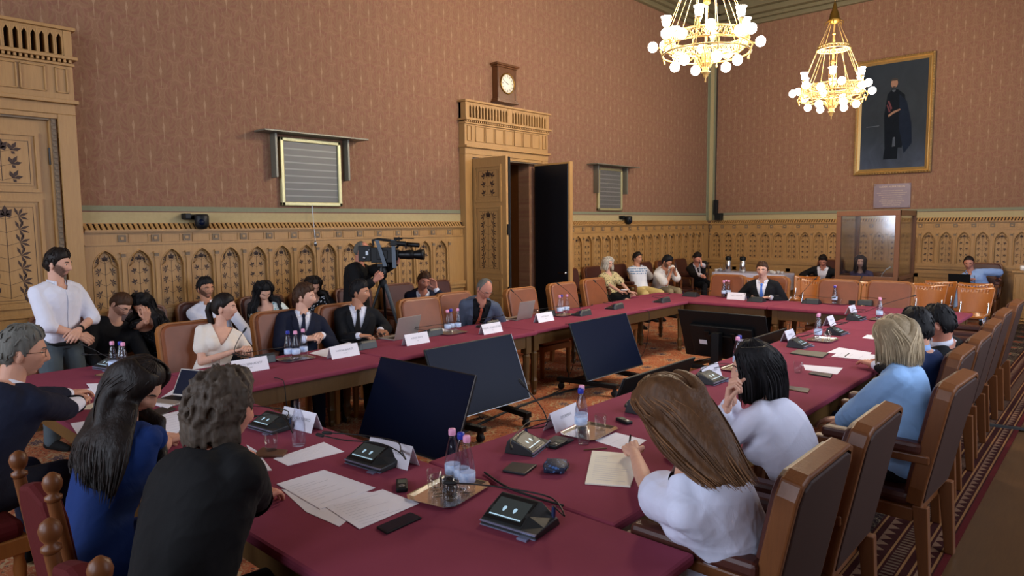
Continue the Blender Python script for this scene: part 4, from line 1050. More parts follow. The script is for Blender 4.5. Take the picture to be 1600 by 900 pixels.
class Person:
    def __init__(s, label, base, pelvis, head, yaw, face=None, pitch=0, roll=0, sex='m', skin='skin', size=1.0, syaw=None, neck=.5, nk=1.0, bow=.035, vox=.010, group=None, cat='person'):
        s.root = empty('person', (base[0], base[1], base[2] if len(base) > 2 else .012), 0, label, cat, group); s.O = V3(s.root.location); s.sex, s.k, s.vox, s.skin = sex, size, vox, skin
        s.P = V3(pelvis) - s.O; s.Hc = V3(head) - s.O; s.fw = yawv(yaw); s.lf0 = UP.cross(s.fw); s.yaw = yaw
        s.syaw = syaw if syaw is not None else yaw; s.face = face if face is not None else s.syaw
        nd = ((s.Hc - s.P).normalized() * neck + UP * (1 - neck)).normalized()
        # head leans forward of the neck
        s.C = s.Hc - nd * .168 * size * nk - yawv(s.face) * .022 * size
        s.L = (s.C - s.P).length
        s.back = -(s.fw * bow)
        s.rings = RINGS[sex]
        ly = UP.cross(yawv(s.syaw)); u1 = (s.C - s.P).normalized()
        s.ls = (ly - u1 * ly.dot(u1)).normalized()
        # head frame
        f = yawv(s.face); pt = math.radians(pitch); l = UP.cross(f); hx = f * math.cos(pt) - UP * math.sin(pt); hz = l.cross(hx) * -1
        hz = hx.cross(l); q = Quaternion(hx, math.radians(roll)); l = q @ l; hz = q @ hz
        s.Mh = Matrix((hx, l, hz)).transposed(); s.hk = size * (.97 if sex == 'f' else 1.0)
        s.sh = {}
        sw = (.172 if sex == 'm' else .152) * size
        for sd, sg in (('l', 1), ('r', -1)): s.sh[sd] = s.C - u1 * .058 * size + s.ls * sg * sw
        s.arms = {}; s.legs = {}; s.mb = MB(); s.extra = []
    def fr(s, h):
        a, b_, c = s.P, (s.P + s.C) / 2 + s.back, s.C
        if h <= 1: p = a * (1 - h) ** 2 + b_ * 2 * h * (1 - h) + c * h * h; d = ((b_ - a) * (1 - h) + (c - b_) * h)
        if h < 0: p = a + (b_ - a).normalized() * h * s.L; d = b_ - a
        if h > 1: d = c - b_; p = c + d.normalized() * (h - 1) * s.L
        u = d.normalized(); hh = min(1, max(0, h)); l = (s.lf0 * (1 - hh) + s.ls * hh); l = (l - u * l.dot(u)).normalized(); f = l.cross(u)
        return p, u, l, f
    def ab(s, h):
        R_ = s.rings; hs = [r[0] for r in R_]; return [float(np.interp(h, hs, [r[i] for r in R_])) * s.k for i in (1, 2, 3)]
    def S(s, h, l, t=0.0):
        """point on the front of the trunk at height h, sideways l"""
        p, u, lf, f = s.fr(h); a, b_, fo = s.ab(h); a += t; b_ += t; q = max(0.0, 1 - min(1, abs(l) / a) ** 2.3) ** (1 / 2.3)
        return p + lf * l + f * (fo + b_ * q)
    def torso(s, mb, h0, h1, t, tb=0):
        hs = [h0] + [r[0] for r in s.rings if h0 + .02 < r[0] < h1 - .02] + [h1]; n = 28; vs = []
        for i, h in enumerate(hs):
            p, u, l, f = s.fr(h); a, b_, fo = s.ab(h); k = 1
            for j in range(n):
                c_, s_ = math.cos(2 * PI * j / n), math.sin(2 * PI * j / n); e = 2 / 2.3
                vs.append(tuple(p + l * (math.copysign(abs(c_) ** e, c_) * (a + t)) + f * (fo + math.copysign(abs(s_) ** e, s_) * (b_ + t + (tb if s_ < 0 else 0)))))
        m = len(hs); fs = [(i * n + j, i * n + (j + 1) % n, (i + 1) * n + (j + 1) % n, (i + 1) * n + j) for i in range(m - 1) for j in range(n)] + [tuple(range(n))[::-1], tuple(range((m - 1) * n, m * n))]
        mb.add(vs, fs, 0, True)
        if s.sex == 'f' and h1 > .8:
            for sg in (-1, 1):
                p, u, l, f = s.fr(.70); a, b_, fo = s.ab(.70); mb.ell(p + l * sg * .062 * s.k + f * (fo + b_ * .72), ((.058 + t) * s.k,) * 3, 14, 9)
    def shoulders(s, mb, t):
        k = s.k; r = (.05 if s.sex == 'm' else .042) * k
        for sd in 'lr':
            limb(mb, [s.C - s.fr(1)[1] * .035 * k, (s.C + s.sh[sd]) / 2 - s.fr(1)[1] * .012 * k + s.fr(1)[1] * .016 * k, s.sh[sd]], [.05 * k + t, r + t, r * 1.02 + t], 14)
            sg = 1 if sd == 'l' else -1; c0, u0, l0, f0 = s.fr(.66); c1 = s.fr(.84)
            limb(mb, [c0 + l0 * sg * .085 * k, (c1[0] + c1[2] * sg * .12 * k).lerp(s.sh[sd], .25), s.sh[sd].lerp(s.arms[sd][1], .12) if sd in s.arms else s.sh[sd]], [.085 * k * (1 if s.sex == 'm' else .85) + t * .6, .078 * k * (1 if s.sex == 'm' else .85) + t * .7, r + t], 14)
    def arm(s, sd, W, hint=None, hand=None, la=.285, lb=.25):
        W = V3(W) - s.O; sg = 1 if sd == 'l' else -1
        if hint is None: hint = -UP * .8 + s.ls * sg * .5 - yawv(s.syaw) * .3
        else: hint = V3(hint)
        E_ = ik(s.sh[sd], W, la * s.k, lb * s.k, hint); s.arms[sd] = (s.sh[sd], E_, W)
        h = dict(d=None, n=None, curl=.35, thumb=.5); h.update(hand or {})
        d = V3(h['d']).normalized() if h['d'] is not None else (W - E_).normalized(); n = V3(h['n']) if h['n'] is not None else V3((0, 0, -1))
        n = (n - d * n.dot(d)).normalized(); s.hand(sd, W, d, n, h['curl'], h['thumb'], h.get('pen'))
        return s
    def hand(s, sd, W, d, n, curl, thumb, pen=None):
        k = s.k * (.92 if s.sex == 'f' else 1.0); st = n.cross(d) if sd == 'l' else d.cross(n); mb = MB()
        bends = curl if hasattr(curl, '__len__') else [curl] * 4
        Kl = [.088, .092, .087, .078]; Ks = [.033, .011, -.011, -.031]; FL = [.070, .078, .073, .057]; fr_ = [.0095, .0098, .0093, .0083]
        limb(mb, [W - d * .02, W + d * .02 * k], [.025 * k, .027 * k], 12, flat=.72, up=n)
        for i in range(4):
            K = W + d * Kl[i] * k + st * Ks[i] * k - n * .004
            limb(mb, [W + d * .012 * k + st * Ks[i] * .55 * k, K], [.0165 * k, .0122 * k], 10)
            dd = (d + st * (Ks[i] * 2.2)).normalized(); nn = (n - dd * n.dot(dd)).normalized(); p = K; pts = [p]; a = 0
            for q, (fl, bf) in enumerate(((.45, .8), (.31, 1.1), (.24, .7))):
                a += bends[i] * bf; p = p + (dd * math.cos(a) + nn * math.sin(a)) * FL[i] * fl * k; pts.append(p)
            limb(mb, pts, [fr_[i] * k * q for q in (1.08, 1.0, .93, .8)], 10)
        T0 = W + d * .022 * k + st * .022 * k + n * .006; td = (d * .62 + st * .72 + n * .28).normalized(); te = (d * (.9) + st * (.35 - thumb * .5) + n * (.2 + thumb * .5)).normalized()
        limb(mb, [T0, T0 + td * .042 * k, T0 + td * .042 * k + te * .032 * k, T0 + td * .042 * k + (te * .032 + (te + n * .25).normalized() * .024) * k], [.0145 * k, .0115 * k, .0102 * k, .0082 * k], 10)
        me = remesh(mb, .0032 if s.vox < .011 else .0045, 2); s.extra.append(me)
    def leg(s, sd, knee=None, ankle=None, toe=None, spread=.12, reach=.43, foot=0.0):
        sg = 1 if sd == 'l' else -1; hj = s.P + s.lf0 * sg * .088 * s.k - UP * .01
        K = (V3(knee) - s.O) if knee is not None else V3((s.P.x, s.P.y, 0)) + s.fw * reach * s.k + s.lf0 * sg * spread + UP * (s.P.z - .03)
        A = (V3(ankle) - s.O) if ankle is not None else V3((K.x, K.y, .085)) + s.fw * foot
        s.legs[sd] = (hj, K, A, V3(toe).normalized() if toe is not None else s.fw)
    def pant(s, mb, sd, t, upto=1.0):
        hj, K, A, toe = s.legs[sd]; k = s.k; M_ = (hj + K) / 2
        if upto < 1: limb(mb, [hj, M_, hj.lerp(K, upto)], [.088 * k + t, .078 * k + t, .066 * k + t], 14); return
        limb(mb, [hj, M_, K], [.088 * k + t, .075 * k + t, .056 * k + t], 14)
        C_ = K.lerp(A, .35) - s.fw * .012; limb(mb, [K, C_, K.lerp(A, .75), A + UP * .0], [.055 * k + t, .054 * k + t, .04 * k + t * 1.5, .036 * k + t * 1.6], 14)
    def body(s, beard=None, lips='lips', eyes='open', brow='hair_dark', lid=0):
        mb = MB(); s.torso(mb, -.18, 1.02, -.004); s.shoulders(mb, -.003); k = s.k
        nb = s.C - s.fr(1)[1] * .03; ht = s.Hc + s.Mh @ V3((-.025, 0, -.03)) * s.hk
        limb(mb, [nb, nb.lerp(ht, .5), ht], [(.062 if s.sex == 'm' else .05) * k, (.056 if s.sex == 'm' else .045) * k, (.056 if s.sex == 'm' else .046) * k], 16)
        for sd, (a, e, w_) in s.arms.items():
            r = 1.0 if s.sex == 'm' else .88; ms = a.lerp(e, .45)
            limb(mb, [a, ms, e], [.048 * k * r, .043 * k * r, .036 * k * r], 12); limb(mb, [e, e.lerp(w_, .3), w_], [.036 * k * r, .038 * k * r, .0255 * k * r], 12)
        for sd in s.legs:
            s.pant(mb, sd, -.002); hj, K, A, toe = s.legs[sd]; limb(mb, [A + toe * -.02 - UP * .03, A + toe * .1 - UP * .045], [.035 * k, .03 * k], 10)
        me = remesh(mb, s.vox, 3)
        # head
        fem = 1 if s.sex == 'f' else 0; G = HG[(1, fem)].reshape(-1, 3) * s.hk; Mh = np.array(s.Mh); Hc = np.array(s.Hc)
        hm = MB(); hm.v = [tuple(q) for q in (G @ Mh.T + Hc)]; hm.f = list(GF); 
        C_ = fcent_grid(G); mi = np.zeros(len(GF), int)
        x, y, z = (C_ / s.hk).T
        mi[(x > .06) & (np.abs(y) < .023 * np.clip(1 - ((z + .067) / .016) ** 2, 0, 1) ** .5)] = 1
        if beard:
            ay = np.abs(y); top = -.046 + np.clip(ay - .032, 0, 1) * 1.3; bb = (z < top) & (x > .0) & ~(mi == 1); bb &= ~((z > -.05) & (ay < .008)); mi[bb] = 2
        mi[:] = 0; hm.mi = list(mi); hm.sm = [True] * len(GF)
        for sg in (-1, 1):
            Q = s.Mh @ Matrix.Rotation(sg * .3, 3, 'Z') @ Matrix.Rotation(.2, 3, 'Y')
            c = s.Hc + s.Mh @ (V3((-.012, sg * .0745, -.012)) * s.hk); hm.ell(c, (.017 * s.hk, .0065 * s.hk, .030 * s.hk), 12, 9, 0, Q)
            hm.ell(c + s.Mh @ V3((.003, sg * .005, 0)), (.010 * s.hk, .006 * s.hk, .02 * s.hk), 10, 7, 0, Q)
        parts = [me] + s.extra + [hm.mesh('h')]; out = MB(); hv0 = sum(len(q.vertices) for q in parts[:-1])
        for q in parts:
            co = vco(q); n = len(q.polygons); out_o = len(out.v); out.v += [tuple(c) for c in co.tolist()]
            m_ = np.empty(n, np.int32); q.polygons.foreach_get('material_index', m_)
            out.f += [tuple(v + out_o for v in p.vertices) for p in q.polygons]; out.mi += m_.tolist(); out.sm += [True] * n; bpy.data.meshes.remove(q)
        s.bodyo = out.build('body', s.skin, s.root)
        sm = lambda v: np.clip(v, 0, 1) ** 2 * (3 - 2 * np.clip(v, 0, 1))
        X, Y, Z = (G / s.hk).T; tone = np.zeros((len(out.v), 3)); ay = np.abs(Y); ln = len(X)
        lip = sm((.026 - ay) / .006) * sm(1.6 - ((Z + .067) / .0135) ** 2) * (X > .05)
        if beard: tone[hv0:hv0 + ln, 0] = (.85 if beard == 'beard' else .38) * sm((-.040 + np.clip(ay - .03, 0, 1) * 1.2 - Z) / .014) * sm((X + .012) / .02) * (1 - lip)
        tone[hv0:hv0 + ln, 1] = lip * (.75 if s.sex == 'f' else .45)
        at_ = s.bodyo.data.attributes.new('tone', 'FLOAT_VECTOR', 'POINT'); at_.data.foreach_set('vector', tone.astype(np.float32).ravel())
        if eyes:
            for sg in (-1, 1):
                ex = surf_x(sg * .031, .004, fem) - .0085; b = MB()
                c = s.Hc + s.Mh @ (V3((ex, sg * .031, .003)) * s.hk); b.ell(c, (.0118 * s.hk, .0135 * s.hk, .0085 * s.hk if eyes == 'open' else .006 * s.hk), 12, 8, 0, s.Mh)
                if eyes == 'open':
                    e_ = b.build('eye', 'eye_white', s.root); b = MB()
                    b.ell(c + s.Mh @ (V3((.0088, 0, -.001)) * s.hk), (.0035 * s.hk, .0058 * s.hk, .0058 * s.hk), 10, 6, 0, s.Mh); b.build('iris', 'iris', e_)
                else: b.build('eyelid', s.skin, s.root)
                b = MB(); pts = [(sg * q, zz) for q, zz in ((.014, .020), (.026, .0255), (.038, .0255), (.047, .020))]
                b.tube([s.Hc + s.Mh @ (V3((surf_x(yy, zz, fem) + .0005, yy, zz)) * s.hk) for yy, zz in pts], [.0025, .0038, .0035, .0018], n=6)
                b.build('eyebrow', brow, s.root)
        return s
    def hloc(s, h):  # head-local point -> root coordinates
        return s.Hc + s.Mh @ (V3(h) * s.hk)
    def capfn(s, th, G, noise=.004, seed=1, line=None, part=None):
        az = np.arctan2(G[..., 1], G[..., 0] + .01); zl = hairline(az, **(line or {}))
        m = np.clip((G[..., 2] - zl) / .014 + .5, 0, 1); m = m * m * (3 - 2 * m); grow = np.clip((G[..., 2] - zl + .006) / .045, 0, 1) ** .7
        nrm = G / np.array([.094, .0745, .116]) ** 2; nrm /= np.linalg.norm(nrm, axis=-1, keepdims=True)
        rs = np.random.RandomState(seed); nz = np.zeros(G.shape[:2])
        for i in range(8):
            kx, kz = rs.uniform(8, 26), rs.uniform(10, 50); nz += np.sin(az * kx + G[..., 2] * kz * 1.2 + rs.rand() * 6) * (1 / 8)
        t_ = .003 + th(G, az) * grow + noise * nz * 2 * grow
        if part is not None: t_ = t_ - .007 * np.exp(-((G[..., 1] - part) / .004) ** 2) * (G[..., 2] > .05)
        return G + nrm * (t_ * m - .007 * (1 - m))[..., None]
    def hair(s, mat, style='short', seed=1, vol=1.0, line=None, part=None, length=.3, end=None, locks=46, spread=(62, 180), sides='lr', wave=.006, lw=.016):
        fem = 1 if s.sex == 'f' else 0; G = HG[(0, fem)]
        if style == 'short': th = lambda g, az: vol * (.010 + .012 * np.clip((g[..., 2] - .03) / .08, 0, 1) + .010 * np.clip(g[..., 0] / .09, 0, 1) * np.clip((g[..., 2] - .05) / .05, 0, 1))
        elif style == 'buzz': th = lambda g, az: vol * (.004 + .004 * np.clip(g[..., 2] / .1, 0, 1))
        elif style == 'curly': th = lambda g, az: vol * (.020 + .004 * np.sin(az * 6 + g[..., 2] * 40) + .003 * np.sin(az * 11 - g[..., 2] * 70))
        else: th = lambda g, az: vol * (.014 + .006 * np.clip(g[..., 2] / .1, 0, 1))
        C_ = s.capfn(th, G, noise=.0022 if style != 'curly' else .005, seed=seed, line=line, part=part)
        b = MB(); b.v = [tuple(s.hloc(q)) for q in C_.reshape(-1, 3).tolist()]; b.f = list(GF); b.mi = [0] * len(GF); b.sm = [True] * len(GF)
        rs = random.Random(seed)
        def skull(th_, az, off=.0):
            i = int(round(th_ / PI * NV)); j = int(round(az / (2 * PI) * NU)) % NU; p = V3(C_[min(NV, max(0, i)), j]); return p * (1 + off / p.length)
        cm = MB() if style == 'curly' else b
        if style == 'curly':
            for _ in range(150):
                a = rs.uniform(1.5, 2 * PI - 1.5); p = s.hloc(skull(1.75, a, -.004)); o_ = (p - s.Hc); o_.z = 0; o_.normalize(); L = rs.uniform(.05, .095); ph = rs.random() * 6
                cm.tube([p + o_ * (.004 * k_ + .005 * math.sin(k_ * 1.5 + ph)) * (1 if k_ < 4 else .8) - UP * L * k_ / 5 + s.ls * .006 * math.sin(k_ * 1.9 + ph) for k_ in range(6)], [.008, .010, .009, .008, .007, .003], n=6)
        if style in ('curly', 'short') and locks:
            n = locks if style == 'short' else locks * 5
            for _ in range(n):
                az = rs.uniform(-PI, PI); zl = float(hairline(np.array(az), **(line or {}))); th_ = rs.uniform(.1, math.acos(max(-1, min(1, (zl + .012) / .118))))
                p = skull(th_, az % (2 * PI), -.002); sw = rs.uniform(-.5, .5); q = [p]
                L = .03 if style == 'short' else .055
                for k_ in range(1, 5):
                    th_ += L / 4 / .1; az += sw * .12; o = .003 + (.010 * math.sin(k_ * 1.7 + sw * 5) if style == 'curly' else 0) ; q.append(skull(min(th_, PI * .8), az % (2 * PI), o))
                r = .0045 if style == 'short' else .0075
                cm.tube([s.hloc(v) for v in q], [r * .5, r, r * 1.1, r * .9, r * .25], n=5)
        if style == 'curly':
            me = remesh(cm, .005, 2, .5); co = vco(me); o_ = len(b.v)
            b.v += [tuple(q) for q in co.tolist()]; b.f += [tuple(v + o_ for v in q.vertices) for q in me.polygons]; b.mi += [0] * len(me.polygons); b.sm += [True] * len(me.polygons); bpy.data.meshes.remove(me)
        if style == 'long':
            mass = MB(); nst = locks * 3
            for i in range(nst):
                a = math.radians(spread[0] + (spread[1] - spread[0]) * ((i // 2 + rs.random()) / (nst / 2))); sd = 'lr'[i % 2]; sg = 1 if sd == 'l' else -1
                if sd not in sides: sg = -sg
                az = (a * sg); ths = [.12 + k_ * (1.62 - .12) / 6 for k_ in range(7)]; az0 = az * .6
                pts = [s.hloc(skull(t_, (az0 + (az - az0) * (k_ / 6)) % (2 * PI), .004 + rs.uniform(0, .004))) for k_, t_ in enumerate(ths)]
                p = V3(pts[-1]); L = length * rs.uniform(.82, 1.05); n_ = max(5, int(L / .035)); d = (pts[-1] - pts[-2]).normalized()
                out = (p - s.Hc); out.z = 0; out.normalize(); ph = rs.random() * 6; goal = (V3(end) - s.O) if end is not None else None
                for k_ in range(n_):
                    g = -UP
                    if goal is not None: g = (goal + out * .04 + V3((rs.uniform(-.02, .02),) * 3) - p); g = g.normalized() * .9 - UP * .25
                    d = (d * .55 + g * .45 ).normalized(); p = p + d * L / n_ + s.ls * math.sin(k_ * .9 + ph) * wave
                    if length > .24: p = s.pushout(p, .020 + .008 * rs.random())
                    pts.append(V3(p))
                m_ = len(pts); w_ = lw * rs.uniform(.75, 1.2); R_ = [w_ * (.5 + .5 * min(1, q / 3)) * (1 - .85 * max(0, (q / (m_ - 1) - .72) / .28) ** 1.5) for q in range(m_)]
                if i % 3 == 0: mass.tube(pts[2:], [q * 1.25 for q in R_[2:]], n=7, flat=.7, up=out)
                oo = rs.uniform(.011, .021); li = int(rs.random() < .45); nf = len(b.f); b.tube([q + out * (oo if z_ > 2 else .004) for z_, q in enumerate(pts)], [q * .22 for q in R_], n=5, flat=.6, up=out, m=li)
            me = remesh(mass, .0085 if s.vox < .009 else .012, 7, .6); co = vco(me); o_ = len(b.v)
            b.v += [tuple(q) for q in co.tolist()]; b.f += [tuple(v + o_ for v in q.vertices) for q in me.polygons]; b.mi += [0] * len(me.polygons); b.sm += [True] * len(me.polygons); bpy.data.meshes.remove(me)
        o = b.build('hair', [mat, mat + '_light'], s.root, recalc=False); s.hairo = o; return s
    def pushout(s, p, t):
        for _ in range(2):
            v = s.C - s.P; h = (p - s.P).dot(v) / v.length_squared
            if h < 0 or h > 1.12: return p
            c, u, l, f = s.fr(h); a, b_, fo = s.ab(min(h, .97)); a = max(a, .09) + t; b_ = max(b_, .07) + t; w_ = p - c; x, y = w_.dot(l), w_.dot(f) - fo
            if h > .8: a = max(a, .16 * s.k)
            r = (abs(x / a) ** 2.3 + abs(y / b_) ** 2.3) ** (1 / 2.3)
            if 1e-3 < r < 1: p = c + l * (x / r) + f * (y / r + fo) + u * w_.dot(u)
        return p
    def top(s, name, mat, t=.010, sleeve=1.0, hem=-.16, neck=('crew', .075), loose=.0, wr=.004, tb=0, seed=3, cuff=.03, cutarm=None):
        mb = MB(); s.torso(mb, hem, .995, t, tb); k = s.k; r = 1.0 if s.sex == 'm' else .88
        if sleeve is not None: s.shoulders(mb, t * .8)
        if sleeve:
            for sd, (a, e, w_) in s.arms.items():
                U, V_ = (e - a).length, (w_ - e).length; tot = U + V_; L = sleeve * (tot - cuff)
                if L <= U: q = a.lerp(e, L / U); limb(mb, [a, a.lerp(q, .6), q], [.05 * k * r + t, .05 * k * r + t + loose * .5, .052 * k * r + t + loose], 14)
                else:
                    q = e.lerp(w_, (L - U) / V_); limb(mb, [a, a.lerp(e, .5), e], [.05 * k * r + t, .046 * k * r + t + loose * .6, .042 * k * r + t + loose * .5], 14)
                    limb(mb, [e, e.lerp(q, .5), q], [.042 * k * r + t + loose * .5, .040 * k * r + t + loose * .4, .032 * k * r + t * .8 + loose * .3], 14)
        me = remesh(mb, s.vox * .85, 30 if s.vox < .0075 else 14, .6)
        if wr: wrinkle(me, wr, seed)
        co = vco(me); C_ = fcent(me, co) 
        # trunk coordinates of every face
        P0 = np.array(s.P); v = np.array(s.C - s.P); h = ((C_ - P0) @ v) / (v @ v)
        ls = np.array(s.ls); fwd = np.array(s.fr(1)[3]); rel = C_ - np.array(s.C); x = rel @ ls; f = rel @ fwd
        if neck[0] == 'crew': rr = neck[1] * k; m = (x ** 2 + f ** 2 < rr ** 2) & (h > .9)
        elif neck[0] == 'scoop': m = ((x ** 2 + f ** 2 < (.078 * k) ** 2) & (h > .9)) | ((f > 0) & (h > neck[1]) & ((x / (neck[2] * k)) ** 2 + ((h - 1.0) / (1 - neck[1])) ** 2 < 1))
        elif neck[0] == 'v':
            hv, wv = neck[1], neck[2]; m = ((x ** 2 + f ** 2 < (.072 * k) ** 2) & (h > .93)) | ((f > -.02) & (h > hv) & (np.abs(x) < wv * k * (h - hv) / (1 - hv)))
        else: m = np.zeros(len(h), bool)
        if neck[0]:
            del_faces(me, m); bm_ = bmesh.new(); bm_.from_mesh(me)
            bv = [v for v in bm_.verts if v.is_boundary]; nb = {v: [e.other_vert(v) for e in v.link_edges if e.is_boundary] for v in bv}
            for _ in range(14):
                new = {v: v.co * .4 + sum((q.co for q in nb[v]), V3()) * (.6 / len(nb[v])) for v in bv}
                for v, q in new.items(): v.co = q
            bm_.to_mesh(me); bm_.free()
        o = link(name, me, mat, s.root); return o
    def trousers(s, mat, t=.012, shoe='shoe', upto=1.0, name='trousers', seed=5, rise=.12):
        mb = MB(); s.torso(mb, -.18, rise, t * .7)
        for sd in s.legs: s.pant(mb, sd, t, upto)
        if name == 'skirt':
            (h1, K1, _, _), (h2, K2, _, _) = s.legs['l'], s.legs['r']; limb(mb, [(h1 + h2) / 2, ((h1.lerp(K1, upto)) + (h2.lerp(K2, upto))) / 2], [.1 * s.k, .085 * s.k], 14)
        me = remesh(mb, s.vox, 4); wrinkle(me, .004, seed); link(name, me, mat, s.root)
        if shoe:
            for sd in s.legs:
                hj, K, A, toe = s.legs[sd]; b = MB(); q = V3((A.x, A.y, 0)) + UP * (A.z - .085)
                b.T = Matrix.Translation(q) @ Matrix((toe, UP.cross(toe), UP)).transposed().to_4x4()
                limb(b, [(-.045, 0, .045), (.05, 0, .05), (.14, 0, .036), (.19, 0, .03)], [.04, .044, .036, .024], 12); limb(b, [(-.04, 0, .05), (-.035, 0, .09)], [.038, .04], 10)
                me = remesh(b, .008, 3); co = vco(me); co[:, 2] = np.maximum(co[:, 2], A.z - .085 + .001); setco(me, co); link('shoe', me, shoe, s.root)
        return s
    def strip(s, name, mat, left, right, th=.004, parent=None):
        """thin cloth strip between two rows of points"""
        n = len(left); b = MB(); L = [V3(p) for p in left]; R_ = [V3(p) for p in right]
        mid = [(L[i] + R_[i]) / 2 for i in range(n)]
        nr = []
        for i in range(n):
            d = (mid[min(i + 1, n - 1)] - mid[max(i - 1, 0)]); q = d.cross(R_[i] - L[i]); q.normalize()
            if q.dot(mid[i] - s.fr(.6)[0]) < 0: q = -q
            nr.append(q * th)
        vs = L + R_ + [L[i] + nr[i] for i in range(n)] + [R_[i] + nr[i] for i in range(n)]
        fs = []
        for i in range(n - 1): fs += [(i, i + 1, n + i + 1, n + i), (2 * n + i, 2 * n + i + 1, 3 * n + i + 1, 3 * n + i), (i, i + 1, 2 * n + i + 1, 2 * n + i), (n + i, n + i + 1, 3 * n + i + 1, 3 * n + i)]
        fs += [(0, n, 3 * n, 2 * n), (n - 1, 2 * n - 1, 4 * n - 1, 3 * n - 1)]
        b.add(vs, fs, 0, False); return b.build(name, mat, parent or s.root)
    def lapels(s, mat, t, hv, wv, width=.055, top=.97):
        hs = [hv + (top - hv) * i / 7 for i in range(8)]
        for sg in (-1, 1):
            inn = [s.S(h, sg * wv * s.k * (h - hv) / (1 - hv), t + .004) for h in hs]
            ww = [.004, .018, .032, .045, width, width * 1.05, width * .75, width * .6]
            outr = [s.S(h, sg * (wv * s.k * (h - hv) / (1 - hv) + ww[i]), t + .007) for i, h in enumerate(hs)]
            s.strip('lapel', mat, inn, outr, .005)
    def collar(s, mat, r=.062, hgt=.036, open_=.5, wing=.045, t=.012):
        b = MB(); c = s.C + s.fr(1)[1] * .005; u = (s.Hc - s.C).normalized(); u = (u * .5 + s.fr(1)[1] * .5).normalized(); f = s.fr(1)[3]; f = (f - u * f.dot(u)).normalized(); l = u.cross(f); n = 22; rows = []
        k = s.k * (1 if s.sex == 'm' else .86)
        for i in range(n + 1):
            a = open_ + (2 * PI - 2 * open_) * i / n; d = f * math.cos(a) + l * math.sin(a); g = math.cos(a) 
            rows.append([c + d * (r + .012) * k - u * (.012 + .012 * max(0, g)), c + d * (r + .006) * k + u * (hgt - .012 * max(0, g)), c + d * (r) * k + u * (hgt - .012 * max(0, g) - .002), c + d * (r + .002) * k - u * .015])
        vs = [p for q in rows for p in q]; fs = [(i * 4 + j, (i + 1) * 4 + j, (i + 1) * 4 + (j + 1) % 4, i * 4 + (j + 1) % 4) for i in range(n) for j in range(4)] + [(0, 1, 2, 3), (n * 4, n * 4 + 1, n * 4 + 2, n * 4 + 3)]
        b.add(vs, fs, 0, True)
        for i0, sg in ((0, 1), (n, -1)):
            p0, p1 = rows[i0][0], rows[i0][1]; p2 = rows[4 if i0 == 0 else n - 4][0] + f * .004
            tip = s.S(.93, sg * (.012 + wing * .6) * 1.0, t + .012) - f * 0
            b.add([p1 + f * .004, p0 + f * .008, tip + f * .004, p2], [(0, 1, 2, 3)], 0); b.add([p1, p0 + f * .003, tip, p2 - f * .004], [(0, 1, 2, 3)], 0)
        return b.build('collar', mat, s.root)
    def tie(s, mat, h0=.5, t=.014):
        hs = [.955 - (.955 - h0) * i / 6 for i in range(7)]; ww = [.013, .014, .019, .023, .027, .031, .034]
        o = s.strip('necktie', mat, [s.S(h, -w_, t) for h, w_ in zip(hs, ww)], [s.S(h, w_, t) for h, w_ in zip(hs, ww)], .006)
        b = MB(); p = s.S(.965, 0, t + .004); f = s.fr(1)[3]; b.ell(p + UP * .004, (.018, .02, .022), 10, 7); b.build('knot', mat, o); return o
    def glasses(s, mat='black_plastic', half=False):
        b = MB(); fem = 1 if s.sex == 'f' else 0
        for sg in (-1, 1):
            c = V3((.094, sg * .033, .001)); pts = [c + V3((-.002 * abs(math.cos(a)) * 2, math.cos(a) * .026, math.sin(a) * .0185 * (1 if True else 1))) for a in [i * PI / 8 for i in range(16)]]
            b.tube([s.hloc(p) for p in pts], .0016, n=5, closed=True); b.tube([s.hloc((.092, sg * .058, .008)), s.hloc((.06, sg * .074, .008)), s.hloc((-.012, sg * .078, .004)), s.hloc((-.022, sg * .077, -.008))], .0016, n=5)
        b.tube([s.hloc((.094, -.008, .004)), s.hloc((.097, 0, .007)), s.hloc((.094, .008, .004))], .0015, n=5); return b.build('glasses', mat, s.root)
    def suit(s, jm, sm, tm, hv=.42, wv=.10, tie=True, sleeve=.96, seed=3, th=.40, shirt_t=.008, jt=.020):
        s.top('shirt', sm, shirt_t, sleeve=1.0, hem=-.05, neck=('crew', .066), wr=.002, seed=seed + 1, cuff=.018)
        s.top('jacket', jm, jt, sleeve=sleeve, hem=-.17, neck=('v', hv, wv), wr=.0045, seed=seed, cuff=.04, loose=.006)
        s.collar(sm, t=shirt_t)
        s.lapels(jm, jt, hv, wv)
        if tie: s.tie(tie, th, shirt_t + .004)
        return s
def fcent_grid(G):
    i = np.arange(NV)[:, None]; j = np.arange(NU)[None, :]; a = (i * NU + j).ravel(); b = ((i + 1) * NU + j).ravel(); c = ((i + 1) * NU + (j + 1) % NU).ravel(); d = (i * NU + (j + 1) % NU).ravel()
    return (G[a] + G[b] + G[c] + G[d]) / 4
def az(px): d = cam_f + cam_r * ((px - 800) / FPX); return math.degrees(math.atan2(d.y, d.x))
def ry(px, rho): return az(px) + 180 + rho
PEOPLE = []
def seated(label, pel, hp, yaw, arms=True, **k):
    h = at(hp[0], hp[1], hp[2]) if len(hp) == 3 else V3((hp[0], hp[1], hp[3]))
    p = Person(label, (pel[0], pel[1]), (pel[0], pel[1], pel[2] if len(pel) > 2 else .56), h, yaw, **k)
    if abs(p.L / p.k - .50) > .07: print('TRUNK', label[:40], round(p.L, 3), [round(q, 2) for q in h])
    return p
FIST = dict(curl=1.0, thumb=.9)

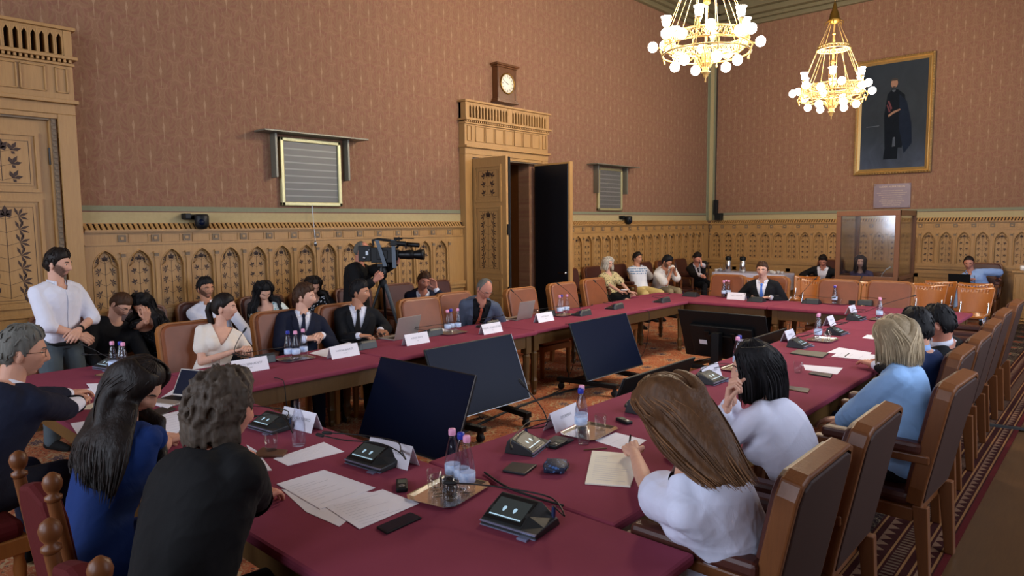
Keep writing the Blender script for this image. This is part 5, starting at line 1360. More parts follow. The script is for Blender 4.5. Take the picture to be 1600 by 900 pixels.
# 1 standing man
h = aty(91, 413, 6.8)
p = Person('bearded man in a white shirt and grey trousers standing at the left by the door', (h.x - .02, h.y + .02, .012), (h.x - .03, h.y + .04, .97), h, ry(91, 38), face=ry(91, 62), pitch=4, skin='skin_pale', vox=.008, size=1.02, bow=-.02)
f = p.fw; l = p.lf0
for sd, sg in (('l', 1), ('r', -1)):
    p.legs[sd] = (p.P + l * sg * .09 - UP * .01, V3((0, 0, .52)) + l * sg * .12 + f * .03, V3((0, 0, .085)) + l * sg * .14, f)
w_ = at(112, 531, 1.06)
p.arm('r', p.O + p.P + f * .23 + l * .02 + UP * .02, hint=-l * .9 - UP * .6, hand=dict(d=l * .8 - UP * .55 + f * .2, n=-f - l * .2, curl=.5))
p.arm('l', p.O + p.P + f * .24 + l * .0 + UP * .07, hint=l * 1 - UP * .5, hand=dict(d=-l * .8 - UP * .45 + f * .35, n=-f * .6 - UP * .6, curl=.7))
p.body(beard='beard', brow='hair_dark'); p.hair('hair_dark', 'short', 1, 1.1, line=dict(front=.06, temple=.04))
p.top('shirt', 'shirt_white', .016, .66, -.07, ('v', .90, .05), wr=.006, seed=2, loose=.012); p.collar('shirt_white', open_=.65)
p.trousers('trousers_grey', .016, rise=-.02)
hs = [.02 + .88 * i / 9 for i in range(10)]; p.strip('button_placket', 'shirt_white', [p.S(h_, -.016, .017) for h_ in hs], [p.S(h_, .016, .017) for h_ in hs], .003)
b = MB(); c, u_, ll, ff = p.fr(-.06); b.tube([c + ll * (.172 * math.cos(a)) + ff * (.128 * math.sin(a)) for a in [2 * PI * i / 24 for i in range(24)]], .02, n=6, closed=True, flat=1.2, up=(0, 0, 1)); b.build('belt', 'black_cloth', p.root)
b = MB(); e_, w2 = p.arms['l'][1], p.arms['l'][2]; dd = (w2 - e_).normalized(); q = w2 - dd * .03; b.tube([q - dd * .012, q + dd * .012], .031, n=14); b.build('wristwatch', 'black_plastic', p.root)

# 2 black shirt, leaning towards the woman
p = seated('man with cropped hair and glasses in black, head bowed towards the woman beside him', (2.02, 7.2), (188, 476, 1.19), ry(188, 10), face=ry(188, 50), pitch=38, roll=-6, skin='skin_pale')
p.arm('l', (2.33, 6.72, .66)); p.arm('r', (1.98, 6.76, .66), hand=dict(curl=.6)); p.leg('l'); p.leg('r')
p.body(beard='stubble', eyes='shut'); p.hair('hair_brown', 'buzz', 2, line=dict(front=.055, temple=.035)); p.glasses()
p.top('shirt', 'shirt_black', .016, .97, -.15, ('crew', .07), wr=.005, loose=.01); p.trousers('trousers_black')
# 3 woman in black
p = seated('woman in a black top with long dark hair, hand before her bowed face', (2.66, 7.2), (222, 476, 1.17), ry(222, -20), face=ry(222, -25), pitch=40, roll=8, sex='f', size=.97)
p.arm('r', at(229, 500, 1.07), hint=(.1, -.3, -1), hand=dict(d=(0, -.1, 1), n=(0, .9, .3), curl=.6)); p.arm('l', (2.75, 6.75, .62)); p.leg('l'); p.leg('r')
p.body(eyes='shut'); p.hair('hair_black', 'long', 3, length=.42, locks=44, part=0)
p.top('blouse', 'print_lace', .012, .42, -.15, ('scoop', .86, .1), wr=.004, loose=.015); p.trousers('skirt_black', .014, upto=.9, name='skirt')
# 4 white shirt with glasses by the wall
p = seated('young man in a white shirt and black glasses sitting by the panelled wall', (3.32, 7.25), (321, 451, 1.235), ry(321, 0), face=ry(321, 30), skin='skin_warm')
p.arm('l', (3.45, 6.75, .66)); p.arm('r', (3.2, 6.75, .66)); p.leg('l'); p.leg('r')
p.body(beard='beard'); p.hair('hair_black', 'short', 4, .8, line=dict(front=.058, temple=.045)); p.glasses()
p.top('shirt', 'shirt_white', .014, .97, -.15, ('v', .9, .05), wr=.005); p.collar('shirt_white'); p.trousers('trousers_black')
# 5 woman in the white dress
p = seated('woman in a white short-sleeved dress with dark pinned-up hair, hands folded on the table', (2.58, 5.95), (351, 481, 1.19), ry(345, 8), face=ry(350, 74), syaw=ry(345, 14), sex='f', skin='skin_pale', vox=.008, size=1.02, neck=.35)
hh = at(384, 552, .80)
p.arm('r', hh + V3((-.10, .05, .02)), hint=(-.6, -.3, -1), hand=dict(d=(.8, -.35, .1), n=(0, -.3, -1), curl=.5)); p.arm('l', hh + V3((.07, .08, .03)), hint=(.5, .3, -1), hand=dict(d=(-.5, -.6, .1), n=(-.3, 0, -1), curl=.7)); p.leg('l'); p.leg('r')
p.body(); p.hair('hair_dark', 'updo', 5, 1.0, line=dict(front=.06, side=.0, nape=-.065))
b = MB(); 
for i in range(14):
    a = i * .45; o_ = V3((math.cos(a), math.sin(a), 0)) * .014
    pts = [p.hloc((-.085, 0, .045)), p.hloc((-.125, .0, .04)) + o_ * .6, p.hloc((-.145, .01, -.02)) + o_, p.hloc((-.13, .02, -.12)) + o_, p.hloc((-.11, .02, -.2)) + o_ * .8, p.hloc((-.10, .02, -.27)) + o_ * .4]
    b.tube(pts, [.012, .016, .014, .012, .009, .003], n=6)
b.build('ponytail', 'hair_dark', p.hairo)
p.top('dress', 'shirt_cream', .011, .30, -.18, ('v', .66, .085), wr=.0035, loose=.014); p.trousers('shirt_cream', .016, upto=.9, name='skirt')
# 6 floral blouse
p = seated('woman with long dark hair in a pale floral blouse reading at the wall', (3.95, 7.25), (412, 455, 1.185), ry(412, 0), face=ry(412, 18), pitch=36, sex='f', skin='skin_pale')
p.arm('l', (4.0, 6.78, .68)); p.arm('r', (3.72, 6.78, .68)); p.leg('l'); p.leg('r')
p.body(eyes='shut'); p.hair('hair_black', 'long', 6, length=.36, locks=44, part=0)
p.top('blouse', 'print_floral', .013, .5, -.15, ('scoop', .74, .085), wr=.004, loose=.03); p.trousers('skirt_black', .014, upto=.9, name='skirt')
# 7 navy suit
p = seated('young man in a navy suit with clasped hands, beside the woman in white', (3.46, 5.98), (476, 464, 1.205), ry(470, 8), face=ry(476, 72), syaw=ry(470, 14), skin='skin_pale', vox=.008, size=1.03)
hh = at(498, 533, .80)
p.arm('r', hh + V3((-.09, .07, .03)), hint=(-.8, -.2, -.9), hand=dict(d=(.75, -.45, 0), n=(.3, .3, -1), curl=.75)); p.arm('l', hh + V3((.08, .09, .045)), hint=(.8, .2, -.8), hand=dict(d=(-.55, -.6, 0), n=(-.4, .2, -1), curl=.8)); p.leg('l'); p.leg('r')
p.body(); p.hair('hair_brown', 'short', 7, 1.15, line=dict(front=.058, temple=.05)); p.suit('suit_navy', 'shirt_white', 'tie_navy', hv=.35, wv=.075, tie='tie_navy')
p.trousers('suit_navy')
# 8 spotted top, behind
p = seated('dark-haired woman in a spotted black top, half hidden behind the navy suit', (4.62, 7.25), (489, 447, 1.19), ry(489, 0), face=ry(489, 25), pitch=25, sex='f')
p.arm('l', (4.75, 6.8, .66)); p.arm('r', (4.5, 6.8, .66)); p.leg('l'); p.leg('r')
p.body(eyes='shut'); p.hair('hair_dark', 'long', 8, length=.34, locks=40, part=0)
p.top('blouse', 'print_dots', .012, .9, -.15, ('crew', .075)); p.trousers('skirt_black', .014, upto=.9, name='skirt')
# 9 black suit at the laptop
p = seated('young man in a black suit and black tie at the open laptop', (4.14, 5.98), (562, 457, 1.205), ry(560, 0), face=ry(562, 70), syaw=ry(560, 6), skin='skin_warm', vox=.008, size=1.02)
p.arm('r', at(585, 524, .80) + V3((-.1, .1, 0)), hand=dict(d=(.6, -.7, -.1), curl=.4)); p.arm('l', at(592, 520, .80) + V3((.1, .12, 0)), hand=dict(d=(-.1, -1, -.1), curl=.4)); p.leg('l'); p.leg('r')
p.body(); p.hair('hair_black', 'short', 9, .95, line=dict(front=.056, temple=.048)); p.suit('suit_black', 'shirt_white', 'tie_dark', hv=.30, wv=.085, tie='tie_dark'); p.trousers('suit_black')
# 10 camera operator
h = vline(566, 393, 8.25)
p = Person('camera operator in black standing behind a large video camera, eye to the viewfinder', (h.x - .12, h.y - .05, .012), (h.x - .12, h.y - .02, .93), h, ry(566, 60), face=ry(566, 78), pitch=6, skin='skin_ruddy', bow=.05, vox=.009)
f = p.fw; l = p.lf0
for sd, sg in (('l', 1), ('r', -1)): p.legs[sd] = (p.P + l * sg * .09, V3((0, 0, .50)) + l * sg * .13 + f * .04, V3((0, 0, .085)) + l * sg * .17 - f * .02, f)
CAMP = vline(597, 397, 8.05)      # body of the video camera
r_ = V3((cam_r.x, cam_r.y, 0)).normalized(); tw = -V3((cam_f.x, cam_f.y, 0)).normalized()
p.arm('l', vline(622, 408, 8.05), hint=(0, 0, -1), hand=dict(d=UP + r_ * .2, n=-r_, curl=.9)); p.arm('r', vline(586, 438, 7.95), hint=-UP - r_, hand=dict(d=r_ * .6 + UP * .5, n=-tw * 1, curl=.9))
p.body(beard='stubble'); p.hair('hair_grey', 'buzz', 10, line=dict(front=.2, temple=.2, side=-.01, ear=.04, nape=-.06))
p.top('sweater', 'knit_black', .02, .95, -.20, ('crew', .07), wr=.006, loose=.02); p.trousers('trousers_black', .02)
# 11 head on hand
p = seated('man in a dark suit at the wall resting his tilted head on his raised hand', (6.05, 7.22), (662, 440, 1.17), ry(662, 0), face=ry(662, 18), pitch=10, roll=-14, skin='skin_ruddy', size=1.02)
p.arm('l', at(684, 452, 1.09) + V3((.05, .1, 0)), hint=(.6, -.3, -1), hand=dict(d=(-.25, .1, 1), n=(-.9, -.2, 0), curl=.45)); p.arm('r', (5.95, 6.8, .68), hand=dict(curl=.5)); p.leg('l'); p.leg('r')
p.body(); p.hair('hair_brown', 'short', 11, .8, line=dict(front=.058, temple=.035)); p.suit('suit_navy', 'shirt_white', 'x', hv=.35, wv=.08, tie='tie_dark'); p.trousers('suit_black')
# 12 bald man in grey
p = seated('balding man with glasses in a grey jacket and rust tie reading at the table', (5.76, 5.98), (757, 452, 1.165), ry(750, 8), face=ry(757, 38), pitch=34, skin='skin_ruddy', vox=.008, size=1.04)
p.arm('l', at(774, 494, .80) + V3((.02, .12, .03)), hand=dict(d=(.1, -1, 0), curl=.7)); p.arm('r', at(768, 497, .79) + V3((-.06, .12, .0)), hand=dict(d=(.3, -1, 0), curl=.5)); p.leg('l'); p.leg('r')
p.body(eyes='shut', brow='hair_grey'); p.hair('hair_grey', 'buzz', 12, 1.2, line=dict(front=.16, temple=.11, side=-.02, ear=.03, nape=-.07)); p.glasses()
p.suit('jacket_grey', 'shirt_black', 'x', hv=.2, wv=.10, tie='tie_rust', th=.25); p.trousers('trousers_black')
# 13 blonde
p = seated('blonde woman with glasses in a yellow and black patterned blouse, legs crossed, at the wall', (10.62, 7.15), (950, 412, 1.16), ry(950, 35), face=ry(950, 40), pitch=8, sex='f', skin='skin_pale', size=1.0)
p.arm('l', (10.6, 6.72, .66), hand=dict(d=(.6, -.4, -.1))); p.arm('r', (10.35, 6.75, .68), hand=dict(d=(.8, -.3, -.1)))
p.leg('l', knee=(10.72, 6.72, .56), ankle=(10.85, 6.42, .20)); p.leg('r', knee=(10.58, 6.72, .48), ankle=(10.6, 6.5, .085))
p.body(); p.hair('hair_white', 'long', 13, length=.12, locks=50, spread=(48, 180), lw=.02); p.glasses()
p.top('blouse', 'print_spots', .014, .38, -.18, ('v', .8, .06), wr=.004, loose=.02); p.trousers('skirt_black', .014, upto=.75, name='skirt')
# 14 tee and yellow shorts
p = seated('young man in a printed white T-shirt and yellow shorts sitting at the wall', (11.72, 7.18), (996, 404, 1.2), ry(996, 30), face=ry(996, 48), skin='skin_warm')
p.arm('l', at(1020, 441, .66)); p.arm('r', at(1010, 440, .66)); p.leg('l', spread=.18); p.leg('r', spread=.16)
p.body(); p.hair('hair_dark', 'short', 14, .9); p.top('t_shirt', 'tee_print', .016, .42, -.16, ('crew', .075), wr=.005, loose=.03); p.trousers('shorts_yellow', .03, upto=.98, name='shorts')
# 15 polo
p = seated('bearded man in a white polo shirt bent over his phone by the wall', (12.45, 7.18), (1042, 409, 1.145), ry(1042, 45), face=ry(1042, 62), pitch=30, skin='skin_warm')
p.arm('l', at(1054, 424, .95), hand=dict(curl=.9)); p.arm('r', at(1048, 426, .93), hand=dict(curl=.9)); p.leg('l'); p.leg('r')
p.body(beard='beard', eyes='shut'); p.hair('hair_black', 'short', 15, 1.2); p.top('polo_shirt', 'polo_white', .016, .42, -.16, ('v', .88, .05), wr=.005, loose=.025); p.collar('polo_white', hgt=.025); p.trousers('trousers_khaki')
# 16 corner man
p = seated('man in a black suit by the coffee table, hand at his face', (14.15, 7.15), (1089, 403, 1.15), ry(1089, 30), face=ry(1089, 40), pitch=30, skin='skin_ruddy')
p.arm('l', at(1096, 413, 1.06), hint=(.2, -.5, -1), hand=dict(d=(0, .2, 1), n=(-.3, 1, 0), curl=.8)); p.arm('r', at(1096, 430, .84), hand=dict(curl=.6)); p.leg('l'); p.leg('r')
p.body(eyes='shut'); p.hair('hair_dark', 'short', 16, .8); p.suit('suit_black', 'shirt_white', 'x', hv=.35, wv=.06, tie='tie_dark'); p.trousers('suit_black')
# 17 blue tie
p = seated('man with glasses, black suit and light blue tie at the end table', (10.08, 4.03), (1191, 422, 1.195), ry(1191, -12), face=ry(1191, -12), pitch=2, skin='skin_pale', vox=.008, size=1.02)
p.arm('r', at(1178, 464, .80) + V3((.16, .06, 0)), hand=dict(d=(-.9, -.35, -.05), curl=.35)); p.arm('l', at(1196, 466, .80) + V3((.16, 0, 0)), hand=dict(d=(-.8, .6, -.05), curl=.35)); p.leg('l'); p.leg('r')
p.body(); p.hair('hair_brown', 'short', 17, .8, line=dict(front=.062, temple=.05)); p.glasses(); p.suit('suit_black', 'shirt_white', 'x', hv=.32, wv=.08, tie='tie_blue'); p.trousers('suit_black')
# 18 dozing man at the end wall
p = seated('man in an open black jacket and white shirt with bowed head at the end wall', (15.02, 4.78), (14.68, 4.68, 0, 1.10), ry(1284, -10), face=ry(1284, -8), pitch=32, skin='skin_ruddy')
p.arm('l', (14.6, 4.45, .70), hint=(0, -1, -.4)); p.arm('r', (14.62, 4.95, .74), hint=(.3, 1, -.4), hand=dict(curl=.7)); p.leg('l'); p.leg('r')
p.body(eyes='shut'); p.hair('hair_dark', 'short', 18, .9); p.suit('suit_black', 'shirt_white', 'x', hv=.15, wv=.10, tie=None); p.trousers('suit_black')
# 19 in the booth
p = seated('dark-haired woman in a mauve sweater seated inside the glass booth', (13.92, 3.72, .58), (13.72, 3.71, 0, 1.14), ry(1342, -5), face=ry(1342, 0), sex='f', skin='skin_pale')
p.arm('l', (13.5, 3.55, .80)); p.arm('r', (13.5, 3.85, .80)); p.leg('l', spread=.05, reach=.3); p.leg('r', spread=.05, reach=.3)
p.body(); p.hair('hair_black', 'long', 19, length=.22, locks=40, spread=(50, 180), part=0); p.top('sweater', 'sweater_mauve', .014, .97, -.15, ('crew', .07)); p.trousers('trousers_black')
# 20 blue shirt with laptop
p = seated('man with glasses in a pale blue shirt reclining at the end wall with a laptop', (15.2, 2.02), (15.02, 2.21, 0, 1.11), ry(1520, -8), face=ry(1512, -4), pitch=16, skin='skin_ruddy', size=1.04)
p.arm('l', at(1555, 436, .82) + V3((.3, .0, 0)), hint=(.3, -1, .2), hand=dict(curl=.6)); p.arm('r', (14.75, 2.2, .80), hint=(0, 1, -.6)); p.leg('l', spread=.1); p.leg('r', knee=(14.78, 2.3, .60), ankle=(14.5, 2.28, .3))
p.body(eyes='shut'); p.hair('hair_dark', 'buzz', 20, 1.5, line=dict(front=.08, temple=.06)); p.glasses(); p.top('shirt', 'shirt_blue', .016, .8, -.16, ('v', .9, .05), wr=.006, loose=.02); p.collar('shirt_blue'); p.trousers('shirt_blue')
b = MB()
for sg in (-1, 1): b.tube([p.S(h_, sg * .07 * max(0, (h_ - .45) / .5), .022) for h_ in (.45, .55, .65, .75, .85, .93)], .004, n=4)
b.build('lanyard', 'black_cloth', p.root)
# 21, 22 far right men
p = seated('dark-haired man in a black suit, farthest seated of the right-hand row', (5.8, 1.02), (1467, 506, 1.17), 97, face=ry(1467, -110), pitch=10, nk=.82, skin='skin_ruddy', size=1.03)
p.arm('l', (5.7, 1.42, .8)); p.arm('r', (6.0, 1.42, .8)); p.leg('l'); p.leg('r'); p.body(); p.hair('hair_black', 'short', 21, 1.0); p.suit('suit_black', 'shirt_white', 'x', hv=.35, wv=.08, tie=None); p.trousers('suit_black')
p = seated('dark-haired man in a blue jacket, beyond the woman with the blonde bob', (5.1, 1.02), (1432, 514, 1.19), 97, face=ry(1432, -140), pitch=6, nk=.82, skin='skin', size=1.03)
p.arm('l', (5.02, 1.34, .66)); p.arm('r', (5.3, 1.34, .66)); p.leg('l'); p.leg('r'); p.body(); p.hair('hair_black', 'short', 22, 1.2); p.suit('jacket_blue', 'shirt_blue', 'x', hv=.35, wv=.06, tie=None); p.trousers('suit_navy')
# 23 light blue jacket
p = seated('woman with a short blonde bob in a light blue jacket, seen from behind', (4.22, .90), (1400, 533, 1.215), 100, face=ry(1400, -150), pitch=8, nk=.82, sex='f', skin='skin_pale', vox=.008, size=1.06, bow=.05)
p.arm('l', (4.36, 1.26, .68), hint=(-1.2, .3, -.5), hand=dict(curl=.5)); p.arm('r', (4.5, 1.3, .66)); p.leg('l'); p.leg('r')
p.body(); p.hair('hair_blond', 'long', 23, 1.35, length=.13, locks=90, spread=(40, 180), lw=.019, wave=.003); p.top('jacket', 'jacket_light_blue', .024, .97, -.18, ('crew', .075), wr=.006, loose=.016, seed=9); p.trousers('trousers_black')
# 24 white blazer
p = seated('woman with straight dark hair in a white blazer, fist at her chin', (3.12, 1.0), (1178, 578, 1.18), 100, face=ry(1178, -92), pitch=4, sex='f', skin='skin_pale', vox=.007, size=1.06, bow=.05)
hh = vline(1150, 612, 3.13)
p.arm('r', hh + V3((.05, .04, -.055)), hint=(.3, 1.0, -1.2), hand=dict(d=(-.35, -.1, .8), n=(.3, -.9, 0), curl=1.3, thumb=.9)); p.arm('l', hh + V3((-.02, .03, -.07)), hint=(-.1, 1.0, -1.2), hand=dict(d=(.15, -.1, .95), n=(.2, -1, 0), curl=1.1))
p.leg('l'); p.leg('r')
p.body(); p.hair('hair_black', 'long', 24, 1.25, length=.155, locks=110, spread=(58, 180), lw=.017, wave=.002, part=.0)
b = MB(); b.tube([p.hloc(q) for q in ((-.03, .083, .02), (-.01, .088, .025), (.005, .086, -.0), (-.012, .085, -.035))], .006, n=7); b.build('earpiece', 'paper_ivory', p.root)
p.top('blazer', 'blazer_white', .022, .96, -.18, ('v', .6, .06), wr=.0055, loose=.012, seed=11); p.lapels('blazer_white', .022, .6, .06); p.trousers('blazer_white', .016)
# 25 white tee, writing
p = seated('woman with long brown hair in a white T-shirt writing in a notebook', (2.40, 1.0), (vline(1050, 648, 2.42).x, vline(1050, 648, 2.42).y, 0, vline(1050, 648, 2.42).z), 98, face=ry(1050, -125), pitch=36, sex='f', skin='skin_pale', vox=.007, size=1.10, bow=.07)
hh = at(985, 706, .79)
p.arm('l', hh + V3((-.045, -.05, .02)), hint=(-1.2, .1, -.8), hand=dict(d=(.6, .65, .05), n=(.35, -.2, -1), curl=(.75, .8, .9, 1.0), thumb=.9), la=.30, lb=.25); p.arm('r', (2.98, 1.5, .80), hand=dict(d=(-.3, .9, 0), curl=.4)); p.leg('l'); p.leg('r')
p.body(); p.hair('hair_chestnut', 'long', 25, 1.3, length=.31, locks=150, spread=(50, 180), lw=.02, wave=.004, part=0, end=vline(1180, 765, 2.1))
p.top('t_shirt', 'tee_white', .022, .27, -.18, ('crew', .08), wr=.005, loose=.03, seed=12); p.trousers('tee_white', .018)
b = MB(); q0 = p.O; tip = hh + V3((.075, .06, -.033)); b.tube([tip, tip + V3((-.01, -.008, .015)), tip + V3((-.075, -.06, .115))], [.001, .004, .005], n=8); tag(b.build('pen', 'black_plastic', recalc=True), 'black pen held by the writing woman in the white T-shirt', 'pen')
# 26 curly man
h = vline(350, 642, 2.42)
p = seated('man with curly grey-brown hair in a black jacket at the near table', (.80, 2.2), (h.x, h.y, 0, h.z), 8, face=ry(350, 118), pitch=6, nk=.82, skin='skin_ruddy', vox=.007, size=1.06, bow=.05, syaw=4)
p.arm('r', at(430, 775, .79) + V3((-.09, -.01, .02)), hint=(-.1, -1, -.8), hand=dict(d=(.85, .3, -.05), n=(0, 0, -1), curl=.5)); p.arm('l', at(385, 712, .80) + V3((-.1, .0, .02)), hint=(0, .8, -1), hand=dict(d=(.9, .1, 0), curl=.6)); p.leg('l'); p.leg('r')
p.body(brow='hair_grey'); p.hair('hair_curly', 'curly', 26, 1.25, locks=150, line=dict(front=.075, temple=.05, side=-.03, ear=-.02, nape=-.115))
p.suit('suit_black_warm', 'shirt_white', 'x', hv=.4, wv=.08, tie=None, jt=.026, seed=14); p.trousers('trousers_black')
# 27 blue dress
h = vline(214, 606, 3.02)
p = seated('woman in a sleeveless blue dress with very long dark hair reading papers', (.80, 3.02), (h.x, h.y, 0, h.z), 12, face=ry(214, 62), pitch=34, sex='f', skin='skin', vox=.007, size=1.04, bow=.05, syaw=14)
p.arm('r', at(262, 690, .80) + V3((-.02, -.05, .02)), hint=(-.1, -1, -.7), hand=dict(d=(.9, .2, 0), curl=.4)); p.arm('l', (1.32, 3.75, .80), hand=dict(d=(.9, 0, 0), curl=.4)); p.leg('l'); p.leg('r')
p.body(eyes='shut'); p.hair('hair_dark', 'long', 27, 1.25, length=.46, locks=150, spread=(62, 180), lw=.022, wave=.003, part=0, end=vline(165, 800, 2.72))
p.top('dress', 'dress_blue', .014, 0, -.18, ('scoop', .86, .10), wr=.005, seed=15); 
b = MB()
for sd, sg in (('l', 1), ('r', -1)):
    a, e_, _ = p.arms[sd]; d_ = (e_ - a).normalized(); limb(b, [a - p.ls * sg * .06 + p.fr(1)[1] * .02, a + p.fr(1)[1] * .012 * 0, a + d_ * .035 + p.ls * sg * .008], [.05, .058, .062], 14)
me = remesh(b, .006, 3); wrinkle(me, .004, 4, 50); link('cap_sleeves', me, 'dress_blue', p.root); p.trousers('dress_blue', .016, upto=.95, name='skirt')
# 28 grey-haired man with glasses
h = vline(36, 551, 3.62)
p = seated('man with grey hair and glasses in a navy suit at the left edge', (.58, 4.22, .58), (h.x, h.y, 0, h.z), 30, face=ry(36, 88), pitch=4, skin='skin', vox=.007, size=1.10, bow=.05, syaw=32)
hh = at(135, 612, .80)
p.arm('l', hh + V3((-.13, -.12, .03)), hint=(-.3, .8, -.9), hand=dict(d=(.8, .5, -.08), curl=.4)); p.arm('r', at(128, 628, .80) + V3((-.05, -.14, .03)), hint=(.4, -.9, -.9), hand=dict(d=(.35, .9, -.05), curl=.45)); p.leg('l'); p.leg('r')
p.body(brow='hair_grey'); p.hair('hair_grey', 'short', 28, 1.1, line=dict(front=.065, temple=.04, side=-.02)); p.glasses()
p.suit('suit_navy', 'shirt_white', 'x', hv=.4, wv=.08, tie='tie_navy', jt=.024, seed=17); p.trousers('suit_navy')
# ================================================================== INTERPRETER BOOTH
BX0, BX1, BY0, BY1, BZ0, BZ1 = 13.05, 14.25, 2.93, 3.95, .86, 2.07
root = empty('interpreter_booth', (BX0, BY0, .012), 0, 'wooden framed glass interpreter booth standing before the end wall under the plaque', 'booth')
W, D = BX1 - BX0, BY1 - BY0; P_ = .075
b = MB(); b.box(0, 0, 0, W, .04, BZ0); b.box(0, D - .04, 0, W, D, BZ0); b.box(0, 0, 0, .04, D, BZ0); b.build('base_panel', 'booth_wood', root, bevel=.004)
for x, y in ((0, 0), (0, D - P_), (W - P_, 0), (W - P_, D - P_)): b = MB(); b.box(x, y, 0, x + P_, y + P_, BZ1); b.build('post', 'booth_wood', root, bevel=.005)
b = MB()
for z0, z1 in ((BZ0 - .02, BZ0 + .06), (BZ1 - .09, BZ1)):
    b.box(-.003, 0, z0, P_, D, z1); b.box(W - P_, 0, z0, W, D, z1); b.box(0, 0, z0, W, P_, z1); b.box(0, D - P_, z0, W, D, z1)
b.build('rail', 'booth_wood', root, bevel=.004)
for q in ((.03, .05, .036, D - .05), (.05, .03, W - .05, .036), (.05, D - .036, W - .05, D - .03)): b = MB(); b.box(q[0], q[1], BZ0 + .05, q[2], q[3], BZ1 - .08); b.build('glass_pane', 'booth_glass', root)
b = MB(); b.box(.12, .08, BZ0 - .1, .5, D - .08, BZ0 - .07); b.build('desk', 'booth_wood', root)
b = MB(); b.tube([(.3, .35, BZ0 - .06), (.24, .3, BZ0 + .1), (.2, .22, BZ0 + .2)], .006, n=6); b.tube([(.2, .24, BZ0 + .17), (.18, .16, BZ0 + .23)], .011, n=8)
tag(b.build('microphone', 'white_ceramic', loc=(BX0, BY0, .012)), 'slim pale microphone inside the glass booth', 'microphone')

# ================================================================== COFFEE TABLE WITH FLASKS AND CUPS
CX0, CX1, CY0, CY1 = 14.75, 15.4, 5.5, 7.15
root = empty('coffee_table', ((CX0 + CX1) / 2, (CY0 + CY1) / 2, .012), 0, 'refreshment table with a white cloth standing before the end wall left of centre', 'table')
w_, d_ = (CX1 - CX0) / 2, (CY1 - CY0) / 2
b = MB(); b.box(-w_, -d_, .72, w_, d_, .75); b.build('tabletop', 'oak', root)
for sx in (-1, 1):
    for sy in (-1, 1): b = MB(); b.box(sx * (w_ - .05) - .03, sy * (d_ - .05) - .03, 0, sx * (w_ - .05) + .03, sy * (d_ - .05) + .03, .72); b.build('leg', 'oak', root)
b = MB(); n = 90; per = []
for i in range(n):
    t_ = i / n * 2 * (2 * w_ + 2 * d_); 
    if t_ < 2 * d_ * 1: q = (-w_, -d_ + t_)
    elif t_ < 2 * d_ + 2 * w_: q = (-w_ + t_ - 2 * d_, d_)
    elif t_ < 4 * d_ + 2 * w_: q = (w_, d_ - (t_ - 2 * d_ - 2 * w_))
    else: q = (w_ - (t_ - 4 * d_ - 2 * w_), -d_)
    per.append(q)
rows = []
for z, o_, a_ in ((.756, 0, 0), (.752, .008, 0), (.70, .012, .002), (.55, .018, .008), (.40, .022, .014)):
    rows.append([((x + math.copysign(1, x) * o_ * (abs(x) > w_ - .01)) + math.sin(i * 1.3) * a_ * (abs(x) > w_ - .01), y + math.copysign(1, y) * o_ * (abs(y) > d_ - .01) + math.sin(i * 1.3) * a_ * (abs(y) > d_ - .01), z) for i, (x, y) in enumerate(per)])
b.add([p_ for r_ in rows for p_ in r_], [(k * n + i, k * n + (i + 1) % n, (k + 1) * n + (i + 1) % n, (k + 1) * n + i) for k in range(4) for i in range(n)], 0, True); b.add(rows[0], [tuple(range(n))])
tag(b.build('tablecloth', 'tablecloth_white', loc=root.location), 'white cloth hanging over the refreshment table', 'tablecloth')
CT = .77
def flask(y, lab):
    root = empty('coffee_flask', (14.95, y, CT), 0, lab, 'flask', 'pump flasks on the refreshment table')
    b = MB(); b.lathe([(.06, 0), (.068, .01), (.068, .25), (.055, .27)], 18); b.build('body', 'silver', root)
    b = MB(); b.lathe([(.056, .265), (.07, .28), (.072, .33), (.05, .36), (.0, .365)], 18); b.box(-.11, -.018, .31, -.05, .018, .335); b.build('pump_lid', 'black_plastic', root, bevel=.004)
    b = MB(); b.tube([(.068, 0, .08), (.105, 0, .1), (.105, 0, .24), (.068, 0, .27)], .009, n=6); b.build('handle', 'black_plastic', root)
flask(6.84, 'tall steel pump flask with a black lid, left one on the refreshment table'); flask(6.50, 'tall steel pump flask with a black lid, right one on the refreshment table')
def cup_mesh():
    b = MB(); b.lathe([(.0, 0), (.024, 0), (.036, .05), (.038, .062), (.034, .06), (.022, .008), (0, .006)], 14); b.tube([(.034, 0, .05), (.055, 0, .045), (.05, 0, .02), (.028, 0, .018)], .004, n=5); return b
c0 = None
spots = [(14.85, 6.78), (14.95, 6.72), (15.05, 6.8), (14.82, 6.22), (14.83, 5.88), (14.9, 5.78), (14.8, 5.7), (14.92, 5.6), (14.82, 5.52), (15.0, 5.5), (15.05, 5.68), (14.85, 5.36)]
for i, (x, y) in enumerate(spots):
    if c0 is None: c0 = cup_mesh().build('coffee_cup', 'white_ceramic'); o = c0
    else: o = c0.copy(); COLL.objects.link(o)
    y += .32 if y > 6.5 else .22; o.location = (x + .03, y, CT); o.rotation_euler.z = i * 1.1; tag(o, 'small white coffee cup %s the two pump flasks' % ('left of' if y > 6.84 else ('between' if y > 6.5 else 'right of')), 'cup', 'white cups %s the flasks' % ('left of' if y > 6.84 else ('between' if y > 6.5 else 'right of')))
for i, (x, y) in enumerate(((14.88, 7.0), (14.9, 6.93))):
    b = MB(); b.lathe([(.03, 0), (.036, .01), (.03, .08), (.012, .13), (.01, .18), (.014, .19), (.012, .19), (.008, .18), (.01, .13), (.028, .08), (.033, .012), (0, .005)], 14); tag(b.build('glass_carafe', 'bottle_glass', loc=(x, y, CT)), 'small glass bottle on the refreshment table, %s of two' % ('left' if i == 0 else 'right'), 'bottle')

